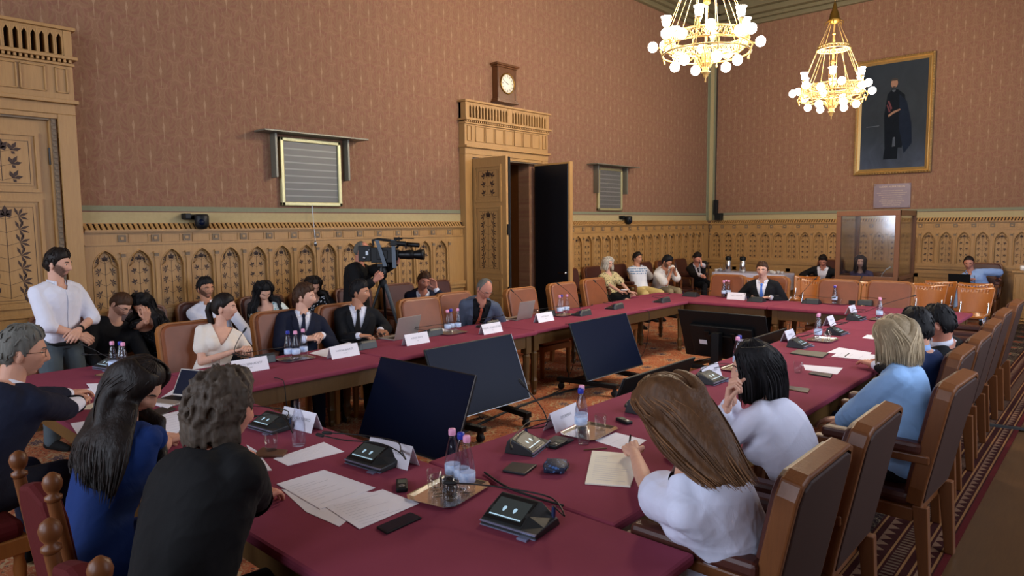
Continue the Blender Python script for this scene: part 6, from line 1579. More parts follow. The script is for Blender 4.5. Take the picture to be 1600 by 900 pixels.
# ================================================================== VIDEO CAMERA ON TRIPOD
cp = CAMP; r_ = V3((cam_r.x, cam_r.y, 0)).normalized(); tw = UP.cross(r_)     # camera looks along r_
rot = math.atan2(r_.y, r_.x) - .05
root = empty('video_camera', (cp.x, cp.y, cp.z), rot, 'black shoulder-type television camera with grey straps pointing right', 'camera')
b = MB(); b.box(-.27, -.055, -.085, -.12, .06, .10); b.box(-.12, -.06, -.10, .16, .065, .08); b.box(-.05, -.07, -.06, .08, -.055, .05); b.box(.16, -.05, -.07, .20, .055, .05)
b.build('body', 'black_plastic', root, bevel=.012)
b = MB(); b.T = Matrix.Translation((.20, 0, -.01)) @ Matrix.Rotation(PI / 2, 4, 'Y'); b.lathe([(.045, 0), (.05, .01), (.05, .09), (.056, .10), (.056, .17), (.045, .18), (.05, .2), (.062, .26), (.062, .30), (.05, .30), (.0, .285)], 20); b.build('lens', 'black_metal', root)
b = MB(); b.tube([(-.1, 0, .10), (-.11, 0, .16), (-.04, 0, .175), (.16, 0, .15), (.2, 0, .10), (.17, 0, .07)], .016, n=8); b.build('carry_handle', 'black_plastic', root)
b = MB(); b.box(.12, -.10, .10, .2, -.03, .16); b.tube([(.18, -.07, .13), (.3, -.07, .12)], .03, n=10); b.build('viewfinder', 'black_plastic', root, bevel=.006)
b = MB(); b.tube([(.14, .03, .17), (.24, .03, .18)], .012, n=8); b.tube([(.24, .03, .115), (.44, .03, .10)], .027, n=12); b.tube([(.14, .02, .19), (.38, .02, .18)], .007, n=6); b.tube([(.2, .03, .12), (.2, .03, .2)], .008, n=6); b.build('shotgun_microphone', 'black_metal', root)
for x0, x1, z1 in ((-.06, .03, -.14), (.13, .14, -.16)):
    b = MB(); b.prism([(x0, .17), (x0 + .045, .165), (x1 + .045, z1), (x1, z1)], lambda p_, q, t: (p_, t, q), -.085, -.078); b.build('strap', 'strap_grey', root)
b = MB(); b.ell((-.2, -.065, -.04), (.02, .015, .02)); b.ell((-.14, -.062, .05), (.01, .01, .01)); b.box(-.18, -.062, -.01, -.15, -.056, .04); b.build('controls', 'grey_metal', root)
tz = cp.z - .11
root = empty('tripod', (cp.x, cp.y, .012), rot, 'black tripod with grey column carrying the television camera', 'tripod')
b = MB(); b.box(-.05, -.045, tz - .05, .09, .045, tz - .014); b.lathe([(.03, tz - .2), (.05, tz - .17), (.055, tz - .1), (.04, tz - .05)], 16); b.build('fluid_head', 'black_metal', root, bevel=.004)
b = MB(); b.lathe([(.02, tz - .30), (.045, tz - .27), (.045, tz - .22), (.02, tz - .19)], 16); b.build('bowl', 'rubber', root)
b = MB(); b.tube([(-.02, 0, tz - .1), (-.30, -.05, tz - .35)], .009, n=6); b.tube([(-.26, -.045, tz - .31), (-.32, -.055, tz - .37)], .016, n=8); b.build('pan_bar', 'black_metal', root)
for i, a in enumerate((-.4, 1.7, 3.8)):
    c_, s_ = math.cos(a), math.sin(a); b = MB()
    b.tube([(.035 * c_, .035 * s_, tz - .26), (.2 * c_, .2 * s_, .75)], .016 if i else .024, n=8); b.tube([(.2 * c_, .2 * s_, .8), (.36 * c_, .36 * s_, .02)], .011, n=8); b.ell((.36 * c_, .36 * s_, .02), .022, 10, 6)
    b.build('leg', 'column_grey' if i == 0 else 'black_metal', root)

# ================================================================== THINGS ON THE CONFERENCE TABLES
T0 = TT + .0002
SCR = MT('unit_display'); SCR.color(lin('#303433')); SCR.set(rough=.45, spec=.2, emit=.2, ecol=lin('#3b4140')); MATS['unit_display'] = SCR.m
SCR = MT('unit_icons'); SCR.color(lin('#a9c4d2')); SCR.set(rough=.4, emit=.35, ecol=lin('#a4c8dc')); MATS['unit_icons'] = SCR.m
plain('unit_body', '#26292a', .45, var=.2, nscale=60); plain('unit_edge', '#9298b4', .3, metal=.5); plain('unit_grille', '#4c5044', .6, bump=(400, .001))
def MBm(): b_ = MB(); b_.T = Matrix.Diagonal((1, -1, 1, 1)); return b_
def mic_unit():
    """front = +x towards the speaker; gooseneck is a part placed by its own shape"""
    root = empty('microphone_unit', (0, 0, 0)); y0, y1 = -.115, .115
    b = MBm(); prof = [(-.085, 0), (.075, 0), (.075, .022), (.02, .05), (-.055, .078), (-.07, .06)]
    b.prism(prof, lambda p_, q, t: (p_, t, q), y0 + .06, y1); 
    lo = [(-.085, 0), (.075, 0), (.075, .022), (-.02, .034), (-.075, .03)]; f_ = [(-.085, .0), (.075, .0), (.075, .022), (.01, .045), (-.04, .055), (-.07, .04)]
    b.add([(p_, y0 + .06, q) for p_, q in [(-.085, 0), (.075, 0), (.075, .022), (.02, .05), (-.055, .078), (-.07, .06)]] + [(p_, y0, q) for p_, q in [(-.085, 0), (.075, 0), (.075, .02), (.02, .024), (-.055, .028), (-.07, .026)]], [(i, (i + 1) % 6, 6 + (i + 1) % 6, 6 + i) for i in range(6)] + [tuple(range(6, 12))])
    b.build('body', 'unit_body', root, bevel=.004)
    b = MBm(); b.box(.07, y0 - .001, .016, .079, y1 + .001, .021); b.box(.07, y0 - .001, .002, .079, y1 + .001, .005); b.build('edge_trim', 'unit_edge', root)
    n_ = V3((.028, 0, .055)).normalized(); a0, a1 = V3((.068, 0, .0265)), V3((-.048, 0, .0765))
    def sp(u, y, o=.0012): p_ = a0.lerp(a1, u); q = V3((.4, 0, .92)); return (p_.x + q.x * o, y, p_.z + q.z * o)
    b = MBm(); b.prism([(.03, 0), (.97, 0), (.97, 1), (.03, 1)], lambda u, v, t: sp(u, y0 + .068 + (y1 - .006 - y0 - .068) * v, t), .0, .002); pnl = b.build('display_bezel', 'black_plastic', root)
    b = MBm(); b.prism([(.14, .06), (.84, .06), (.84, .94), (.14, .94)], lambda u, v, t: sp(u, y0 + .068 + (y1 - .006 - y0 - .068) * v, t), .002, .003); dsp = b.build('display', 'unit_display', pnl)
    b = MBm()
    for v in (.36, .64): b.prism([(.46 + .1 * math.cos(k) , v + .045 * math.sin(k) * (1 + .4 * math.cos(k))) for k in [i * PI / 4 for i in range(8)]], lambda u, w_, t: sp(u, y0 + .068 + (y1 - .006 - y0 - .068) * w_, t), .003, .0036)
    b.prism([(.17, .08), (.21, .08), (.21, .92), (.17, .92)], lambda u, w_, t: sp(u, y0 + .068 + (y1 - .006 - y0 - .068) * w_, t), .003, .0036)
    b.build('icons', 'unit_icons', dsp)
    b = MBm(); b.tube([(-.055, y0 + .012, .02), (-.06, y0 + .012, .07)], .0075, n=10); b.build('mic_socket', 'navy_plastic', root)
    b = MBm(); b.box(.04, y0 + .02, .0, .10, y0 + .06, .006); b.build('card_slot', 'unit_edge', root)
    return root
MU = Proto(mic_unit())
def unit(px, py, rz, lab, neck=None, s=1.0, card=True):
    p_ = at(px, py, T0 + .02); o = MU((p_.x, p_.y, T0), rz, lab, 'microphone unit', 'table microphone units', (s, s, s))
    if neck:
        m = Matrix.Rotation(rz, 4, 'Z'); base = V3((p_.x, p_.y, T0)) + m @ (V3((-.06, .103, .07)) * s)
        inv = (Matrix.Translation((p_.x, p_.y, T0)) @ m @ Matrix.Scale(s, 4)).inverted()
        dep = (V3((p_.x, p_.y, T0)) - V3((0, 0, CAM_H))).dot(cam_f); pts = [base] + [V3(q) if len(q) == 3 else vline(q[0], q[1], dep) for q in neck]; cur = [pts[0]]
        for i in range(len(pts) - 1):     # smooth the polyline
            for t_ in (.25, .5, .75, 1.0):
                q0 = pts[max(0, i - 1)]; q1, q2 = pts[i], pts[i + 1]; q3 = pts[min(len(pts) - 1, i + 2)]
                cur.append(.5 * ((2 * q1) + (q2 - q0) * t_ + (2 * q0 - 5 * q1 + 4 * q2 - q3) * t_ ** 2 + (3 * q1 - q0 - 3 * q2 + q3) * t_ ** 3))
        b = MB(); b.tube([inv @ q for q in cur], .0032 / s, n=6); g = b.build('gooseneck', 'black_metal', o)
        d = (cur[-1] - cur[-2]).normalized(); e = cur[-1]; b = MB(); b.tube([inv @ q for q in (e - d * .004, e, e + d * .012, e + d * .042, e + d * .05)], [.004, .0075, .0085, .0085, .004], n=10); b.build('microphone', 'rubber', g)
    return o
NR, LR, RR, FR = PI, PI / 2, -PI / 2, 0
unit(812, 812, NR + .12, 'microphone unit on the bare near corner of the table, its gooseneck lying over the tray', [at(882, 806, .86), at(862, 778, .87), at(800, 764, .87), at(745, 757, .86), at(712, 755, .86)], 1.1)
unit(586, 718, NR + .1, 'microphone unit before the name card of the curly-haired man\'s neighbour seat, beside three bottles', [at(634, 718, .84), at(622, 705, .865), at(590, 692, .87), at(540, 688, .86), at(505, 681, .86)], 1.08)
unit(424, 664, NR + .1, 'microphone unit just right of the curly head, beside a water glass', [at(457, 676, .83), at(446, 656, .87), at(430, 648, .88), at(400, 650, .87)])
unit(172, 572, NR + .25, 'microphone unit at the far left before the grey-haired man', [(165, 556), (150, 548), (132, 540)])
unit(345, 642, NR, 'microphone unit between the papers and the curly head')
unit(826, 695, RR + .3, 'microphone unit at the corner of the right-hand table by the leather wallet', [(853, 665), (848, 640), (820, 604)])
unit(1010, 637, RR, 'microphone unit partly hidden by the head of the writing woman')
unit(1112, 592, RR, 'microphone unit before the fist of the woman in the white blazer')
unit(1250, 538, RR, 'microphone unit beside the dark green folder on the right-hand table', [(1262, 524), (1300, 510), (1345, 497)])
unit(1308, 519, RR, 'microphone unit right of the tray with two bottles on the right-hand table')
unit(1338, 497, RR, 'microphone unit farthest but one along the right-hand table', [(1352, 487), (1385, 474), (1425, 463)])
unit(404, 563, LR, 'microphone unit hidden behind the name card of the woman in white', [(367, 550), (372, 532), (380, 519)])
unit(566, 541, LR, 'microphone unit behind the second name card of the side table', [(545, 545), (548, 540)])
unit(672, 521, LR, 'microphone unit behind the third name card of the side table', [(645, 520), (648, 505)])
unit(762, 508, LR, 'microphone unit behind the name card of the bald man in grey')
unit(852, 492, LR, 'microphone unit behind the last name card of the side table', [(828, 485), (812, 466), (802, 456)])
unit(908, 490, LR, 'microphone unit without a card, first beyond the last name card of the side table', [(905, 478), (890, 458), (874, 445)])
unit(960, 480, LR, 'microphone unit without a card, second beyond the last name card of the side table', [(952, 466), (940, 450), (931, 441)])
unit(1034, 470, LR, 'microphone unit without a card at the very end of the side table')
unit(1080, 461, FR, 'microphone unit at the corner end of the end table beside the four bottles')
unit(1182, 469, FR, 'microphone unit in front of the hands of the man with the blue tie')
unit(1268, 472, FR, 'microphone unit between the man with the blue tie and the tray of two bottles', [(1250, 462), (1260, 450), (1273, 437)])
unit(1350, 474, FR, 'microphone unit at the right end of the end table by a small black box', [(1337, 462), (1340, 448), (1345, 436)])

# --- name cards
def card(px, py, rz, txt, sub, lab, wd=.29, s=1.0, both=True):
    p_ = at(px, py, T0); root = empty('name_card', (p_.x, p_.y, T0), rz, lab, 'name card', 'folded white name cards')
    h_, d_ = .105 * s, .042 * s; w2 = wd / 2 * s; nx, nz = h_ / math.hypot(h_, d_), d_ / math.hypot(h_, d_); t_ = .0012
    b = MB()
    for sg in (-1, 1):
        vs = [(sg * d_, y, 0) for y in (-w2, w2)] + [(0, y, h_) for y in (w2, -w2)] + [(sg * (d_ - t_), y, 0) for y in (-w2, w2)] + [(0, y, h_ - t_ * 2) for y in (w2, -w2)]
        b.add(vs, [(0, 1, 2, 3), (4, 5, 6, 7), (0, 1, 5, 4), (1, 2, 6, 5), (2, 3, 7, 6), (3, 0, 4, 7)])
    fold = b.build('card', 'paper', root)
    b = MB()
    for sg in ((-1, 1) if both else (1,)):
        nrm = V3((sg * nx, 0, nz)); c = V3((sg * d_ * .42, 0, h_ * .58)) + nrm * .0008; c2 = V3((sg * d_ * .66, 0, h_ * .34)) + nrm * .0008
        up = V3((-sg * d_, 0, h_)).normalized(); ex = up.cross(nrm)
        add_text(b, txt, .024 * s, c, ex, up)
        if sub: add_text(b, sub, .014 * s, c2, ex, up)
    b.build('printed_name', 'print_grey', fold, recalc=False)
card(390, 580, -PI / 2 - .0, 'CSIZY BERNADETT', 'titkar', 'white name card in front of the woman in the white dress', .30)
card(537, 557, -PI / 2, 'HARGAI BALAZS', 'alelnok', 'white name card in front of the man in the navy suit')
card(650, 537, -PI / 2, 'KEREKI MATE', 'tag', 'white name card in front of the open silver laptop near the cameraman')
card(767, 520, -PI / 2, 'HAJNAL - SZABO ISTVAN', 'tag', 'white name card in front of the bald man in grey')
card(850, 502, -PI / 2, 'NAGY BALINT', 'tag', 'white name card in front of the second silver laptop')
card(1151, 468, PI, 'TAKAT SANDOR', '', 'white name card in front of the four bottles on the end table', .28)
card(612, 722, PI + .12, 'SZABADI ISTVAN', 'alelnok', 'white name card nearest the camera, behind the gooseneck unit and the large dark screen', .29)
card(470, 668, PI + .12, 'GERENDAI PALINKO', '', 'white name card behind the clear bottle, right of the curly-haired man', .29)
card(880, 665, -PI / 2 + .12, 'GYURMAN', '', 'white name card behind the tray with the tall bottle, beside the writing woman', .29)
card(1108, 592, -PI / 2, 'DR. SZABO REKA', '', 'white name card before the woman in the white blazer', .27)
card(1232, 532, -PI / 2, 'KOVACS', '', 'white name card left of the tray with two bottles on the right-hand table', .22)
card(1296, 508, -PI / 2, 'VARGA', '', 'white name card beyond the tray with two bottles on the right-hand table', .2)
card(1330, 490, -PI / 2, 'HORVATH', '', 'white name card farthest along the right-hand table', .24)

# --- trays, bottles, glasses
def tray_proto():
    b = MB(); w_, d_ = .15, .115; c = .03
    def rr(w2, d2, z): return [(x, y, z) for x, y in ((w2 - c, d2), (-w2 + c, d2), (-w2, d2 - c), (-w2, -d2 + c), (-w2 + c, -d2), (w2 - c, -d2), (w2, -d2 + c), (w2, d2 - c))]
    R_ = [rr(w_ - .02, d_ - .02, .001), rr(w_ - .02, d_ - .02, .003), rr(w_ - .006, d_ - .006, .012), rr(w_, d_, .0135), rr(w_, d_, .0125), rr(w_ - .005, d_ - .005, .0085)]
    vs = [p_ for r_ in R_ for p_ in r_]; b.add(vs, [(k * 8 + i, k * 8 + (i + 1) % 8, (k + 1) * 8 + (i + 1) % 8, (k + 1) * 8 + i) for k in range(1, 5) for i in range(8)] + [tuple(range(8, 16)), tuple(range(8))[::-1]] + [(i, (i + 1) % 8, 40 + (i + 1) % 8, 40 + i) for i in range(8)])
    root = empty('serving_tray', (0, 0, 0)); b.build('tray_plate', 'silver', root); return root
TR = Proto(tray_proto())
def bottle_proto(capmat):
    root = empty('water_bottle', (0, 0, 0))
    b = MB(); b.lathe([(0, .004), (.026, 0), (.034, .008), (.035, .03), (.034, .11), (.031, .14), (.022, .185), (.0145, .215), (.0135, .235), (.0115, .235), (.0125, .213), (.020, .183), (.029, .138), (.032, .11), (.033, .03), (.031, .012), (0, .010)], 20); b.build('glass_body', 'bottle_glass', root)
    b = MB(); b.lathe([(.0325, .056), (.0353, .057), (.0353, .098), (.0325, .099)], 20); b.build('paper_label', 'bottle_label', root)
    b = MB(); b.lathe([(.0155, .228), (.0165, .23), (.0165, .25), (.014, .256), (0, .257)], 14); b.build('cap', capmat, root); return root
t = MT('bottle_label'); x, y, z = t.xyz(); t.color(t.mix((t.noise(40) - .45).clamp() * 3.0, lin('#c9d6ee'), lin('#8fb2dc'))); t.set(rough=.5); MATS['bottle_label'] = t.m
BP, BB = Proto(bottle_proto('cap_pink')), Proto(bottle_proto('cap_blue'))
def glass_mesh(r=.034, h=.085):
    b = MB(); b.lathe([(0, 0), (r * .82, 0), (r * .86, .004), (r, h), (r - .0025, h), (r * .84, .012), (0, .010)], 18); return b.build('water_glass', 'glass')
g0 = glass_mesh(); gused = [False]
def glass(px, py, lab, z=0, xy=None):
    global g0
    o = g0 if not gused[0] else g0.copy()
    if gused[0]: COLL.objects.link(o)
    gused[0] = True; p_ = at(px, py, T0 + z) if xy is None else V3((xy[0], xy[1], 0)); o.location = (p_.x, p_.y, T0 + z)
    return tag(o, lab, 'glass', 'water glasses')
def tray(px, py, rz, lab, bottles=(), glasses=(), s=1.0, what=''):
    p_ = at(px, py, T0); TR((p_.x, p_.y, T0), rz, lab, 'tray', 'small silver trays', (s, s, 1)); m = Matrix.Rotation(rz, 4, 'Z')
    for x_, y_, c, l in bottles: q = p_ + m @ V3((x_, y_, 0)); (BP if c == 'p' else BB)((q.x, q.y, T0 + .0045), rz + x_ * 9, l, 'bottle', 'glass water bottles', )
    for x_, y_, l in glasses: q = p_ + m @ V3((x_, y_, 0)); glass(0, 0, l, .0045, (q.x, q.y))
rt = math.atan2(-.74, .67)
tray(702, 770, .2, 'silver tray with three bottles and glasses at the near corner of the tables', [(.07, .03, 'p', 'pink-capped water bottle on the near tray, left one'), (.045, -.035, 'b', 'blue-capped water bottle on the near tray, middle one'), (.02, -.082, 'p', 'pink-capped water bottle on the near tray, right one')],
     [(-.005, .075, 'water glass at the left of the near tray'), (-.05, .02, 'water glass at the front of the near tray'), (-.06, -.05, 'water glass at the front right of the near tray'), (-.01, .002, 'water glass in the middle of the near tray')], 1.1)
tray(921, 676, .1, 'silver tray in front of the name card beside the writing woman', [(-.06, .02, 'b', 'blue-capped water bottle on the tray beside the writing woman'), (.0, .05, 'p', 'pink-capped water bottle on the tray beside the writing woman')], [(.07, -.03, 'upturned glass on the tray beside the writing woman')])
tray(462, 562, 0, 'silver tray with three bottles between the woman in white and the man in navy', [(-.06, .01, 'b', 'blue-capped bottle on the tray beside the man in navy'), (-.02, -.045, 'p', 'front pink-capped bottle on the tray beside the man in navy'), (.08, .0, 'p', 'right pink-capped bottle on the tray beside the man in navy')], [(.03, .05, 'water glass on the tray beside the man in navy')])
tray(706, 521, 0, 'silver tray with three bottles before the empty chair left of the bald man', [(-.06, 0, 'p', 'left bottle of the three left of the bald man'), (.02, .03, 'b', 'middle bottle of the three left of the bald man'), (.09, 0, 'p', 'right bottle of the three left of the bald man')], [(-.02, -.05, 'water glass on the tray left of the bald man')])
tray(879, 493, 0, 'silver tray with three bottles beside the second silver laptop', [(-.06, 0, 'p', 'left bottle of the three beside the second laptop'), (.02, .03, 'b', 'middle bottle of the three beside the second laptop'), (.09, 0, 'p', 'right bottle of the three beside the second laptop')], [(-.02, -.05, 'water glass on the tray beside the second laptop')])
tray(1135, 464, PI / 2, 'silver tray with four bottles on the end table', [(.0, .10, 'p', 'leftmost of the four bottles on the end table'), (.03, .035, 'b', 'second of the four bottles on the end table'), (-.02, -.03, 'p', 'third of the four bottles on the end table'), (.05, -.09, 'p', 'rightmost of the four bottles on the end table')])
tray(1305, 475, PI / 2, 'silver tray with two bottles before the pale-lit leather chair', [(.0, .04, 'b', 'left bottle of the pair before the pale-lit leather chair'), (.02, -.04, 'p', 'right bottle of the pair before the pale-lit leather chair')], [(-.05, -.03, 'water glass beside the pair of bottles on the end table')])
tray(1285, 532, 0, 'silver tray with two bottles on the right-hand table', [(-.05, .03, 'p', 'left bottle of the pair on the right-hand table'), (.03, .05, 'p', 'right bottle of the pair on the right-hand table')], [(.06, -.02, 'upturned glass on the tray of the right-hand table'), (-.01, -.05, 'glass at the front of the tray of the right-hand table')])
tray(1378, 500, 0, 'silver tray farthest along the right-hand table', [(-.03, .02, 'p', 'left bottle on the farthest tray of the right-hand table'), (.04, .04, 'p', 'right bottle on the farthest tray of the right-hand table')], [(.08, -.03, 'glass on the farthest tray of the right-hand table')])
tray(1158, 577, 0, 'silver tray half hidden behind the woman in the white blazer', [(-.03, .02, 'p', 'pink-capped bottle just behind the face of the woman in the white blazer'), (.05, .04, 'b', 'blue-capped bottle just behind the woman in the white blazer')])
tray(187, 585, .3, 'silver tray at the left end of the tables, before the standing man', [(0, .07, 'p', 'left bottle before the standing man'), (.02, .0, 'b', 'middle bottle before the standing man'), (.0, -.06, 'p', 'right bottle before the standing man')], [(-.07, .0, 'water glass on the tray before the standing man')])
p_ = at(467, 696, T0); b = MB(); b.lathe([(0, .004), (.030, 0), (.036, .008), (.036, .11), (.031, .15), (.019, .19), (.017, .24), (.014, .24), (.016, .19), (.028, .148), (.033, .11), (.033, .012), (0, .010)], 20)
tag(b.build('water_bottle', 'bottle_glass', loc=(p_.x, p_.y, T0)), 'clear open bottle before the name card right of the curly-haired man', 'bottle', 'glass water bottles')
glass(424, 703, 'water glass on the brown wallet right of the curly-haired man', .012)
glass(338, 578, 'water glass before the woman in the white dress')
glass(912, 694, 'water glass in front of the tall bottle beside the writing woman')
glass(1247, 582, 'water glass behind the shoulder of the woman in the white blazer')
glass(1203, 471, 'water glass at the cuff of the man with the blue tie')
glass(838, 495, 'water glass beside the second silver laptop')

# --- papers, folders and small things
def flat(name, pix, th, mat, lab, cat, z=0, group=None, lines=None, kind=None, parts=None):
    """thin sheet or block whose four table corners are given"""
    P4 = [at(x, y, T0 + z) for x, y in pix]; c = sum(P4, V3()) / 4; b = MB(); z0, z1 = T0 + z - c.z, T0 + z + th - c.z
    n = len(P4); b.prism([(q.x - c.x, q.y - c.y) for q in P4], lambda a, d, t: (a, d, t), z0, z1)
    root = empty(name, c, 0, lab, cat, group); b.build('sheet' if th < .003 else 'cover', mat, root, bevel=.0 if th < .003 else .002)
    if lines:
        ex = (P4[1] - P4[0]); ey = (P4[3] - P4[0]); b = MB(); rs = random.Random(int(pix[0][0])); n_ = lines
        for i in range(n_):
            v = .12 + .76 * i / max(1, n_ - 1); u0 = .1; u1 = .1 + .8 * (rs.uniform(.55, 1) if rs.random() < .8 else .3); w_ = .006
            if rs.random() < .12: continue
            q = [P4[0] - c + ex * u + ey * vv for u, vv in ((u0, v), (u1, v), (u1, v + w_), (u0, v + w_))]
            b.add([(k.x, k.y, z1 + .0003) for k in q], [(0, 1, 2, 3)])
        b.build('printed_lines', 'print_pale', root, recalc=False)
    return root
GP = 'papers on the conference tables'
flat('paper_sheet', [(432, 757), (506, 735), (587, 763), (500, 797)], .004, 'paper', 'stack of printed sheets by the hand of the curly-haired man', 'paper', 0, GP, 12)
flat('paper_sheet', [(440, 765), (478, 800), (530, 823), (600, 770)], .0015, 'paper', 'lowest white sheet under the stack by the curly-haired man\'s hand', 'paper', 0, GP)
flat('paper_sheet', [(505, 790), (598, 765), (655, 787), (562, 827)], .0015, 'paper', 'loose printed sheet right of the stack, above the black phone', 'paper', .002, GP, 10)
flat('paper_sheet', [(427, 717), (506, 691), (538, 706), (450, 728)], .0015, 'paper', 'printed sheet before the clear open bottle', 'paper', 0, GP, 8)
flat('paper_sheet', [(930, 689), (962, 676), (1010, 688), (985, 706)], .0015, 'paper', 'white sheet beside the tray, above the writing woman\'s notebook', 'paper', 0, GP, 4)
flat('notebook', [(925, 706), (1002, 712), (985, 762), (914, 757)], .008, 'paper_ivory', 'open ivory notebook the woman in the white T-shirt writes in', 'notebook', 0, None, 14)
flat('paper_sheet', [(1292, 551), (1311, 543), (1362, 551), (1356, 557)], .0015, 'paper', 'upper of the two sheets before the woman in the light blue jacket', 'paper', 0, GP)
flat('paper_sheet', [(1299, 557), (1312, 549), (1372, 555), (1366, 564)], .0015, 'paper', 'lower of the two sheets before the woman in the light blue jacket', 'paper', .002, GP, 4)
flat('paper_sheet', [(1255, 570), (1317, 575), (1308, 585), (1258, 578)], .0015, 'paper', 'white sheet behind the glass near the woman in the white blazer', 'paper', 0, GP)
flat('paper_sheet', [(1347, 528), (1355, 523), (1376, 525), (1372, 531)], .0015, 'paper', 'small white sheet left of the blonde bob', 'paper', 0, GP)
flat('paper_sheet', [(1210, 468), (1222, 465), (1238, 464), (1232, 470)], .0015, 'paper', 'white sheet right of the man with the blue tie', 'paper', 0, GP)
flat('paper_sheet', [(483, 552), (545, 535), (565, 540), (510, 558)], .0015, 'paper', 'white sheets before the man in the navy suit', 'paper', 0, GP)
flat('paper_sheet', [(548, 540), (572, 537), (575, 541), (556, 546)], .0015, 'paper', 'small white sheet right of the second name card', 'paper', .002, GP)
flat('paper_sheet', [(672, 519), (690, 513), (706, 517), (690, 523)], .0015, 'paper', 'white sheet left of the three bottles before the bald man', 'paper', 0, GP)
flat('paper_sheet', [(757, 501), (790, 495), (802, 499), (775, 504)], .0015, 'paper', 'papers before the bald man in grey', 'paper', 0, GP, 3)
flat('paper_sheet', [(118, 640), (150, 628), (250, 600), (205, 640)], .0015, 'paper_ivory', 'ivory sheet under the hands of the grey-haired man', 'paper', 0, GP)
flat('paper_sheet', [(72, 624), (110, 612), (180, 600), (150, 618)], .0015, 'paper', 'white sheet behind the wrist of the grey-haired man', 'paper', 0, GP)
flat('paper_sheet', [(135, 600), (178, 599), (180, 612), (150, 618)], .003, 'paper', 'white papers beyond the hands of the grey-haired man', 'paper', .002, GP)
flat('paper_sheet', [(110, 662), (140, 657), (150, 672), (121, 679)], .0015, 'paper', 'white sheet at the table edge left of the very long hair', 'paper', 0, GP)
flat('paper_sheet', [(236, 652), (290, 640), (305, 668), (255, 685)], .0015, 'paper', 'printed sheet with a blue chart read by the woman in blue', 'paper', 0, GP, 8)
flat('paper_sheet', [(238, 632), (272, 610), (290, 622), (262, 640)], .01, 'paper', 'thick pile of papers beneath the dark tablet', 'paper', 0, GP)
flat('paper_sheet', [(385, 695), (402, 705), (425, 735), (405, 737)], .0015, 'paper', 'curved white sheet at the collar of the curly-haired man', 'paper', 0, GP)
flat('paper_sheet', [(303, 601), (320, 597), (328, 606), (312, 610)], .004, 'paper_ivory', 'small ivory paper beside the dark tablet', 'paper', 0, GP)
def phone(pix, lab, mat='black_plastic', th=.009, name='mobile_phone', cat='phone', z=0):
    P4 = [at(x, y, T0 + z) for x, y in pix]; c = sum(P4, V3()) / 4; root = empty(name, (c.x, c.y, T0 + z), 0, lab, cat)
    b = MB(); b.prism([(q.x - c.x, q.y - c.y) for q in P4], lambda a, d, t: (a, d, t), 0, th); b.build('case', mat, root, bevel=.003)
    if cat == 'phone': b = MB(); b.prism([((q.x - c.x) * .93, (q.y - c.y) * .93) for q in P4], lambda a, d, t: (a, d, t), th, th + .0006); b.build('screen', 'screen_black', root)
    return root
plain('leather_olive', '#2f3226', .5); plain('leather_tan', '#5c3a26', .45); plain('wallet_black', '#1c1e22', .5)
phone([(588, 826), (642, 803), (659, 811), (604, 836)], 'black mobile phone on the near table below the printed sheets')
phone([(1263, 585), (1268, 582), (1301, 586), (1298, 591)], 'black mobile phone behind the woman in the white blazer')
phone([(1225, 608), (1230, 604), (1266, 609), (1262, 615)], 'brown-cased phone behind the white blazer', 'leather_tan')
phone([(785, 738), (800, 725), (839, 729), (820, 744)], 'flat black wallet with pale lettering by the patterned pouch', 'wallet_black', .012, 'wallet', 'wallet')
phone([(1234, 553), (1246, 548), (1295, 553), (1285, 560)], 'dark green folder on the right-hand table', 'leather_olive', .012, 'folder', 'folder')
phone([(392, 716), (410, 702), (450, 706), (442, 715)], 'brown wallet beneath the water glass right of the curly-haired man', 'leather_tan', .012, 'wallet', 'wallet')
phone([(228, 646), (262, 634), (276, 640), (240, 654)], 'dark slim case beside the papers of the woman in blue', 'wallet_black', .008, 'case', 'case')
def recorder(px, py, rz, lab, sc_=1.0, tilt=0):
    p_ = at(px, py, T0); root = empty('voice_recorder', (p_.x, p_.y, T0), rz, lab, 'recorder')
    b = MB(); b.box(-.055, -.023, .0, .055, .023, .02); b.build('body', 'black_plastic', root, bevel=.006)
    b = MB(); b.box(-.005, -.016, .02, .035, .016, .0212); b.build('display', 'unit_grille', root); b = MB(); b.ell((-.028, 0, .02), (.012, .012, .003)); b.build('button', 'grey_metal', root)
    root.scale = (sc_,) * 3
    return root
recorder(628, 762, .9, 'small black voice recorder below the gooseneck unit', 1.1); recorder(872, 697, .1, 'black voice recorder with keys by the corner microphone unit', 1.1); recorder(975, 660, 1.2, 'grey-faced voice recorder beside the head of the writing woman')
phone([(850, 694), (868, 683), (897, 689), (880, 697)], 'bunch of black keys in a case beside the corner microphone unit', 'wallet_black', .012, 'key_case', 'case')
